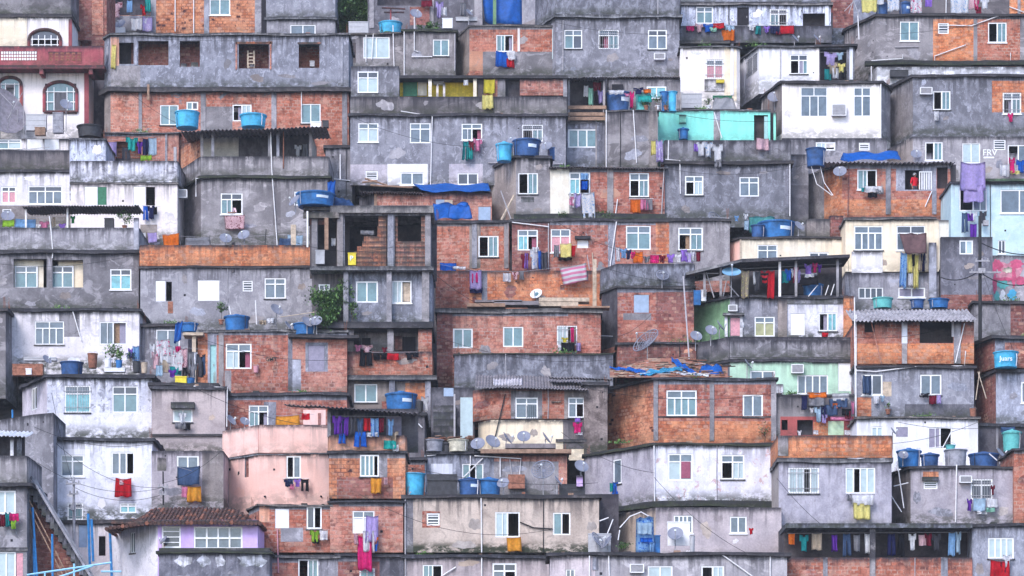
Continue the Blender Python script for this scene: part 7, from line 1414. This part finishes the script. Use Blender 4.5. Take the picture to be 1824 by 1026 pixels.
h = A('mid_clutter', CO, 'grey middle house laced with white pipes behind the roof tanks', [752, 1010], 808, 880, 'concrete_brown', a=890, dY=2.6, slab='slab', th=.1, zones=[(752, 808, 812, 880, 'concrete_pale'), (768, 826, 806, 850, 'white_wall'), (870, 808, 1010, 822, 'pink_wall' if False else 'brick_pale'), (995, 808, 1010, 880, 'brick_pale'), (812, 808, 880, 880, 'concrete')],
      wins=[('tM', 823, 826, 861, 856, 'glass_teal')], pipes=[[(757, 810), (757, 876)], [(760, 812), (777, 810)], [(845, 812), (928, 817), (925, 852)], [(891, 815), (891, 850)], [(838, 812), (838, 830)], [(860, 816), (824, 852)], ['pvc_grey', (908, 818), (912, 850)]])
bx(h, 'wood_heap', 905, 845, 935, 870, -.4, -.1, 'terracotta')
dish(h, 851, 790, 13, 'bluish dish between the old tanks and the dark dish', dy=-.3, az=-10); dish(h, 933, 777, 12, 'round grey dish right on the corrugated centre ledge', dy=1.0, az=0); dish(h, 904, 780, 12, 'sideways dish at the middle of the centre ledge', dy=.6, az=78); dish(h, 974, 780, 12, 'sideways dish right end of the centre ledge', dy=.6, az=78); dish(h, 878, 786, 14, 'dark shaded dish on the centre ledge', dy=.5, az=30)
tank(h, 756, 790, 784, 'tank_grey', 'old pale grey tank under the clay tiles by the alley', lid=False, dy=-.4); tank(h, 798, 834, 784, 'tank_cream', 'old cream stained tank under the clay tiles by the alley', lid=False, dy=-.4); tank(h, 789, 802, 790, 'tank_black', 'small dark drum between the two old tanks', lid=False, dy=-.1)
tb = MB(); Yq = h.Y - .2
for q in range(70):
    x = 752 + rg.random() * 88; yq = Yq + rg.random() * 1.2; a = rg.uniform(-.5, .5); z = Z(783, Yq) + rg.random() * .22; tb.box((X(x, yq), yq), (math.cos(a), math.sin(a)), 0, .35, z, z + .035, 0, .2, rg.choice(['terracotta', 'brick_orange', 'wood']))
o = tb.build('tile_pile', None, loc=(X(756, Yq), Yq, Z(783, Yq))); tag(o, 'pile of broken clay tiles heaped over the two old tanks', 'tiles')
bx(h, 'ledge_beam', 856, 800, 1018, 807, -.5, .3, 'wood'); bx(h, 'ledge_sheet', 900, 790, 990, 798, .2, 1.6, 'fibre_cement')
h = A('alley_grey', CO, 'tall grey stained pier below the broad blue tank', [714, 756], 738, 850, 'concrete_dark', a=850, dY=.4, slab='slab', zones=[(714, 738, 740, 850, 'concrete')], pipes=[[(728, 737), (752, 762)]])
A('red_nook', BR, 'small brick nook above the light blue round tank', [718, 756], 818, 886, 'brick_wall', a=880, dY=1.2, slab='slab')
# gutter orange brick parapet house
h = A('beige_two', PA, 'pinkish beige house with two broad white windows under orange brick parapet', [1387, 1588], 822, 944, 'beige_wall', a=990, dY=.6, slab='slab_pale', th=.2, ov=.08, par=776, parmat='brick_orange', zones=[(1387, 822, 1588, 944, 'lilac_grey')], wins=[('wN', 1404, 833, 1459, 879, 'curtain_pale'), ('wM', 1506, 833, 1559, 879, 'curtain_pale')])
bx(h, 'pier', 1386, 776, 1404, 812, -.1, .3, 'concrete_brown'); 
wash(h, 'below the right broad white window', 'white sheet 1516 880 42 20; pale_yellow sheet 1520 895 30 30; grey cloth 1508 880 8 12', dy=-.3)
h = A('tanks_house', PA, 'pale grey house with hooded vent under a row of blue tanks', [(1590, 2.4), 1622, 1806], 833, 930, 'lilac_grey', a=960, dY=.6, slab='slab', th=.1, ov=.12, zones=[(1590, 820, 1622, 940, 'concrete_brown'), (1644, 840, 1672, 852, 'brick_orange')], wins=[('X', 1645, 855, 1670, 871), ('4', 1729, 853, 1768, 890, 'glass_dark')], acs=[(1708, 849, 1729, 861)], pipes=[[(1704, 828), (1702, 930)]])
bx(h, 'vent_hood', 1643, 849, 1672, 856, -.2, -.003, 'concrete_dark')
tank(h, 1598, 1640, 798, 'tank_blue', 'leftmost blue tank in the row with a dish before it'); tank(h, 1640, 1672, 806, 'tank_dark_blue', 'second dark blue tank draped with hose in the row'); tank(h, 1682, 1722, 802, 'tank_grey', 'grey tank in the middle of the blue row', lid=False); tank(h, 1726, 1778, 805, 'tank_dark_blue', 'rightmost wide dark blue tank in the row', lid=True)
dish(h, 1609, 810, 9, 'pale dish in front of the leftmost tank of the row', dy=-.05, az=0); tubes('hoses', 'pale crossed hoses over the row of blue tanks', 'hoses', [[(1655, 798, h.Y), (1680, 796, h.Y), (1694, 770, h.Y)], [(1680, 795, h.Y), (1680, 830, h.Y)], [(1762, 808, h.Y - .2), (1776, 820, h.Y - .2)], [(1592, 866, h.Y - .2), (1618, 860, h.Y - .2)], [(1584, 878, h.Y - .2), (1606, 912, h.Y - .2)], [(1598, 822, h.Y - .3), (1610, 905, h.Y - .3)]], 'pvc', .03)
bucket(h, 1693, 793, 803, 9, 'tank_teal', 'small green basin balanced above the grey tank', dy=.9)
wash(h, 'under the cross window near the tank row', 'pale_blue towel 1734 887 22 24; white towel 1757 888 20 16; mint cloth 1756 904 16 8; purple shirt 1722 888 10 22; maroon shirt 1765 864 7 18; white cloth 1740 910 18 6', dy=-.3, line=[(1722, 887), (1780, 887)])
A('brick_edge_low', BR, 'brick wall end at the lower right edge', [1806, 1880], 800, 930, 'brick_wall', a=960, dY=.3, slab='slab', th=.06)
h = A('low_terrace', CO, 'dark low terrace with hanging clothes above brick parapet at the bottom', [1396, 1728], 936, 1100, 'interior', a=1080, slab=None, ext=0, dY=1.6, depth=3)
h = A('low_parapet', BR, 'bottom edge brick parapet with grey posts', [1400, 1732], 993, 1100, 'brick_wall', a=1080, slab=None, dY=0, cols=[(1470, 8, 993, 1100), (1554, 10, 940, 1100), (1682, 12, 993, 1100)])
bx(h, 'tin_canopy', 1400, 932, 1732, 940, -.3, 3, 'concrete_pale')
wash(h, 'inside the low bottom terrace', 'navy jeans 1580 950 16 40; black trousers 1598 950 14 40; pale_pink towel 1636 952 14 20; maroon shirt 1646 950 14 22; light_blue towel 1690 948 12 42; dark_grey shirt 1660 950 16 30; white towel 1540 950 14 36; denim jeans 1500 950 16 40; pale_blue shirt 1702 946 10 40; red shirt 1334 940 8 12; teal shirt 1424 952 16 30; beige towel 1446 950 18 30; white shirt 1618 950 14 30; grey towel 1520 952 12 30; orange cloth 1404 950 12 20; purple towel 1480 952 12 30', dy=.2, line=[(1402, 950), (1728, 948)])
h = A('bottom_right', PA, 'lilac grey house with pale window and red towel in the bottom right corner', [1732, 1880], 936, 1100, 'concrete_pale', a=1080, slab='slab', th=.1, ov=.12, dY=.1, wins=[('w', 1760, 958, 1806, 995, 'curtain_pale')])
wash(h, 'in the bottom right corner', 'red towel 1764 998 34 36; white shirt 1786 988 16 22; maroon shirt 1782 1000 12 20', dy=-.3, line=[(1762, 997), (1806, 996)])
# cables between houses
for lab, p0, p1, s_ in (('thin cable across the whitewashed lower left wall', (100, 790, YF(915) - 1), (291, 868, YF(915) - 1), .7), ('thin cable over the clay tiled roof', (132, 868, YF(960)), (291, 880, YF(930)), .5), ('second thin cable over the clay tiled roof', (60, 820, YF(960)), (291, 868, YF(930)), .8),
    ('sagging cable before the beige windows', (1165, 850, YF(990)), (1330, 985, YF(1000)), .4), ('long cable across the beige house front', (640, 880, YF(1000) - 1), (985, 942, YF(1000) - 1), 1.0), ('cable crossing the pinkish beige wall', (1384, 852, YF(990)), (1500, 960, YF(990)), .3),
    ('cable from the shaded recess to the tank row', (1600, 752, YF(860)), (1860, 742, YF(860)), .5), ('thin cable before the grey frame bays', (520, 430, YF(690) - .5), (700, 440, YF(690) - .5), .4), ('slack cable from the balcony corner to the posted terrace', (184, 120, YF(250)), (345, 232, YF(300)), .5), ('thin cable over the long grey storey openings', (242, 66, YF(262) - 1), (609, 60, YF(262) - 1), .35), ('thin cable crossing the wide four window wall', (627, 208, YF(340) - 1), (870, 262, YF(340) - 1), .5),
    ('drooping cable above the turquoise terrace', (1172, 196, YF(290) - 1), (1390, 215, YF(290) - 1), .3), ('thin cable over the two cross windows wall', (1186, 300, YF(390) - 1), (1438, 292, YF(390) - 1), .5), ('cable running down across the wide brick house', (985, 392, YF(500) - 2), (1240, 470, YF(500) - 2), .6),
    ('cable from the canopy corner to the blanket terrace', (1510, 456, YF(640) - .5), (1524, 650, YF(740) - .5), .2), ('thin cable across the ridged roof house', (1524, 600, YF(745) - 1), (1744, 560, YF(700) - 1), .5), ('low cable over the plain white wall', (1528, 790, YF(860) - .6), (1742, 752, YF(860) - .6), .4),
    ('cable from the tall pole down to the sky blue tank', (1746, 470, YF(600) - 1.5), (1815, 640, YF(750) - 1), .4), ('thin cable before the orange brick corner windows', (1040, 690, YF(795) - 1), (1380, 700, YF(795) - 1), .5), ('cable crossing the flaking corner house side', (1000, 770, YF(893) - 1), (1165, 842, YF(893) - 1), .4),
    ('cable in front of the pink faceted terrace', (345, 690, YF(895) - 1), (586, 762, YF(895) - 1), .4), ('thin cable from hooded window house to cable pole', (291, 860, YF(930) - .8), (398, 800, YF(930) - .3), .3), ('cable over the lower left bright framed windows', (60, 760, YF(950) - .8), (272, 790, YF(950) - .8), .5),
    ('cable bundle falling behind the stairway post', (92, 700, YF(900)), (132, 868, YF(1000) - .6), .3), ('thin cable across the two cream recesses', (0, 470, YF(560) - .6), (246, 452, YF(560) - .6), .4), ('cable in front of the mint door brick house', (350, 600, YF(700) - .6), (618, 640, YF(700) - .6), .5),
    ('cable from the frame building to the brick terrace wall', (766, 480, YF(690) - .6), (905, 560, YF(640)), .4), ('cable over the three grey house windows', (990, 40, YF(140) - .6), (1215, 60, YF(140) - .6), .3), ('diagonal cable in front of the two rough brick bays', (1594, 60, YF(120) - .6), (1824, 20, YF(120) - .6), .3),
    ('thin cable across the black parapet', (1080, 478, YF(610) - .6), (1240, 505, YF(640) - .4), .2), ('slack cable across the stained black wall', (780, 600, YF(700)), (1092, 640, YF(700) - .3), .6), ('cable over the beige house roof tanks', (720, 830, YF(1000) - .3), (1065, 860, YF(1000) - .3), .4),
    ('pale cable in front of the brick wall at centre', (1066, 600, YF(650)), (1160, 560, YF(640)), .5)): cable(lab, p0, p1, s_)

# ---------------------------------------------------------------- slight haze over the hillside, added to lift the dark shades
def haze():
    mb = MB(); x0, x1, y0, y1, z0, z1 = -115, 115, -D - 8, 130, -2.7, 135
    P = [(x0, y0, z0), (x1, y0, z0), (x1, y1, z0), (x0, y1, z0), (x0, y0, z1), (x1, y0, z1), (x1, y1, z1), (x0, y1, z1)]
    for f in ((0, 3, 2, 1), (4, 5, 6, 7), (0, 1, 5, 4), (1, 2, 6, 5), (2, 3, 7, 6), (3, 0, 4, 7)): mb.face([P[i] for i in f], 'haze_lift')
    mb.build('haze')['kind'] = 'stuff'
m = bpy.data.materials.new('haze_lift'); m.use_nodes = True; nt = m.node_tree; nt.nodes.clear(); on = nt.nodes.new('ShaderNodeOutputMaterial'); pv = nt.nodes.new('ShaderNodeVolumePrincipled')
pv.inputs['Color'].default_value = (.9, .92, 1, 1); pv.inputs['Density'].default_value = .00024; pv.inputs['Anisotropy'].default_value = 0.0; nt.links.new(pv.outputs[0], on.inputs['Volume']); M['haze_lift'] = m
haze()
dup = [k for k, v in LABELS.items() if len(v) > 1]
if dup: print('DUPLICATE LABELS', dup)
bad = [k for k in LABELS if not 4 <= len(k.split()) <= 16]
if bad: print('LABEL LENGTH', bad)
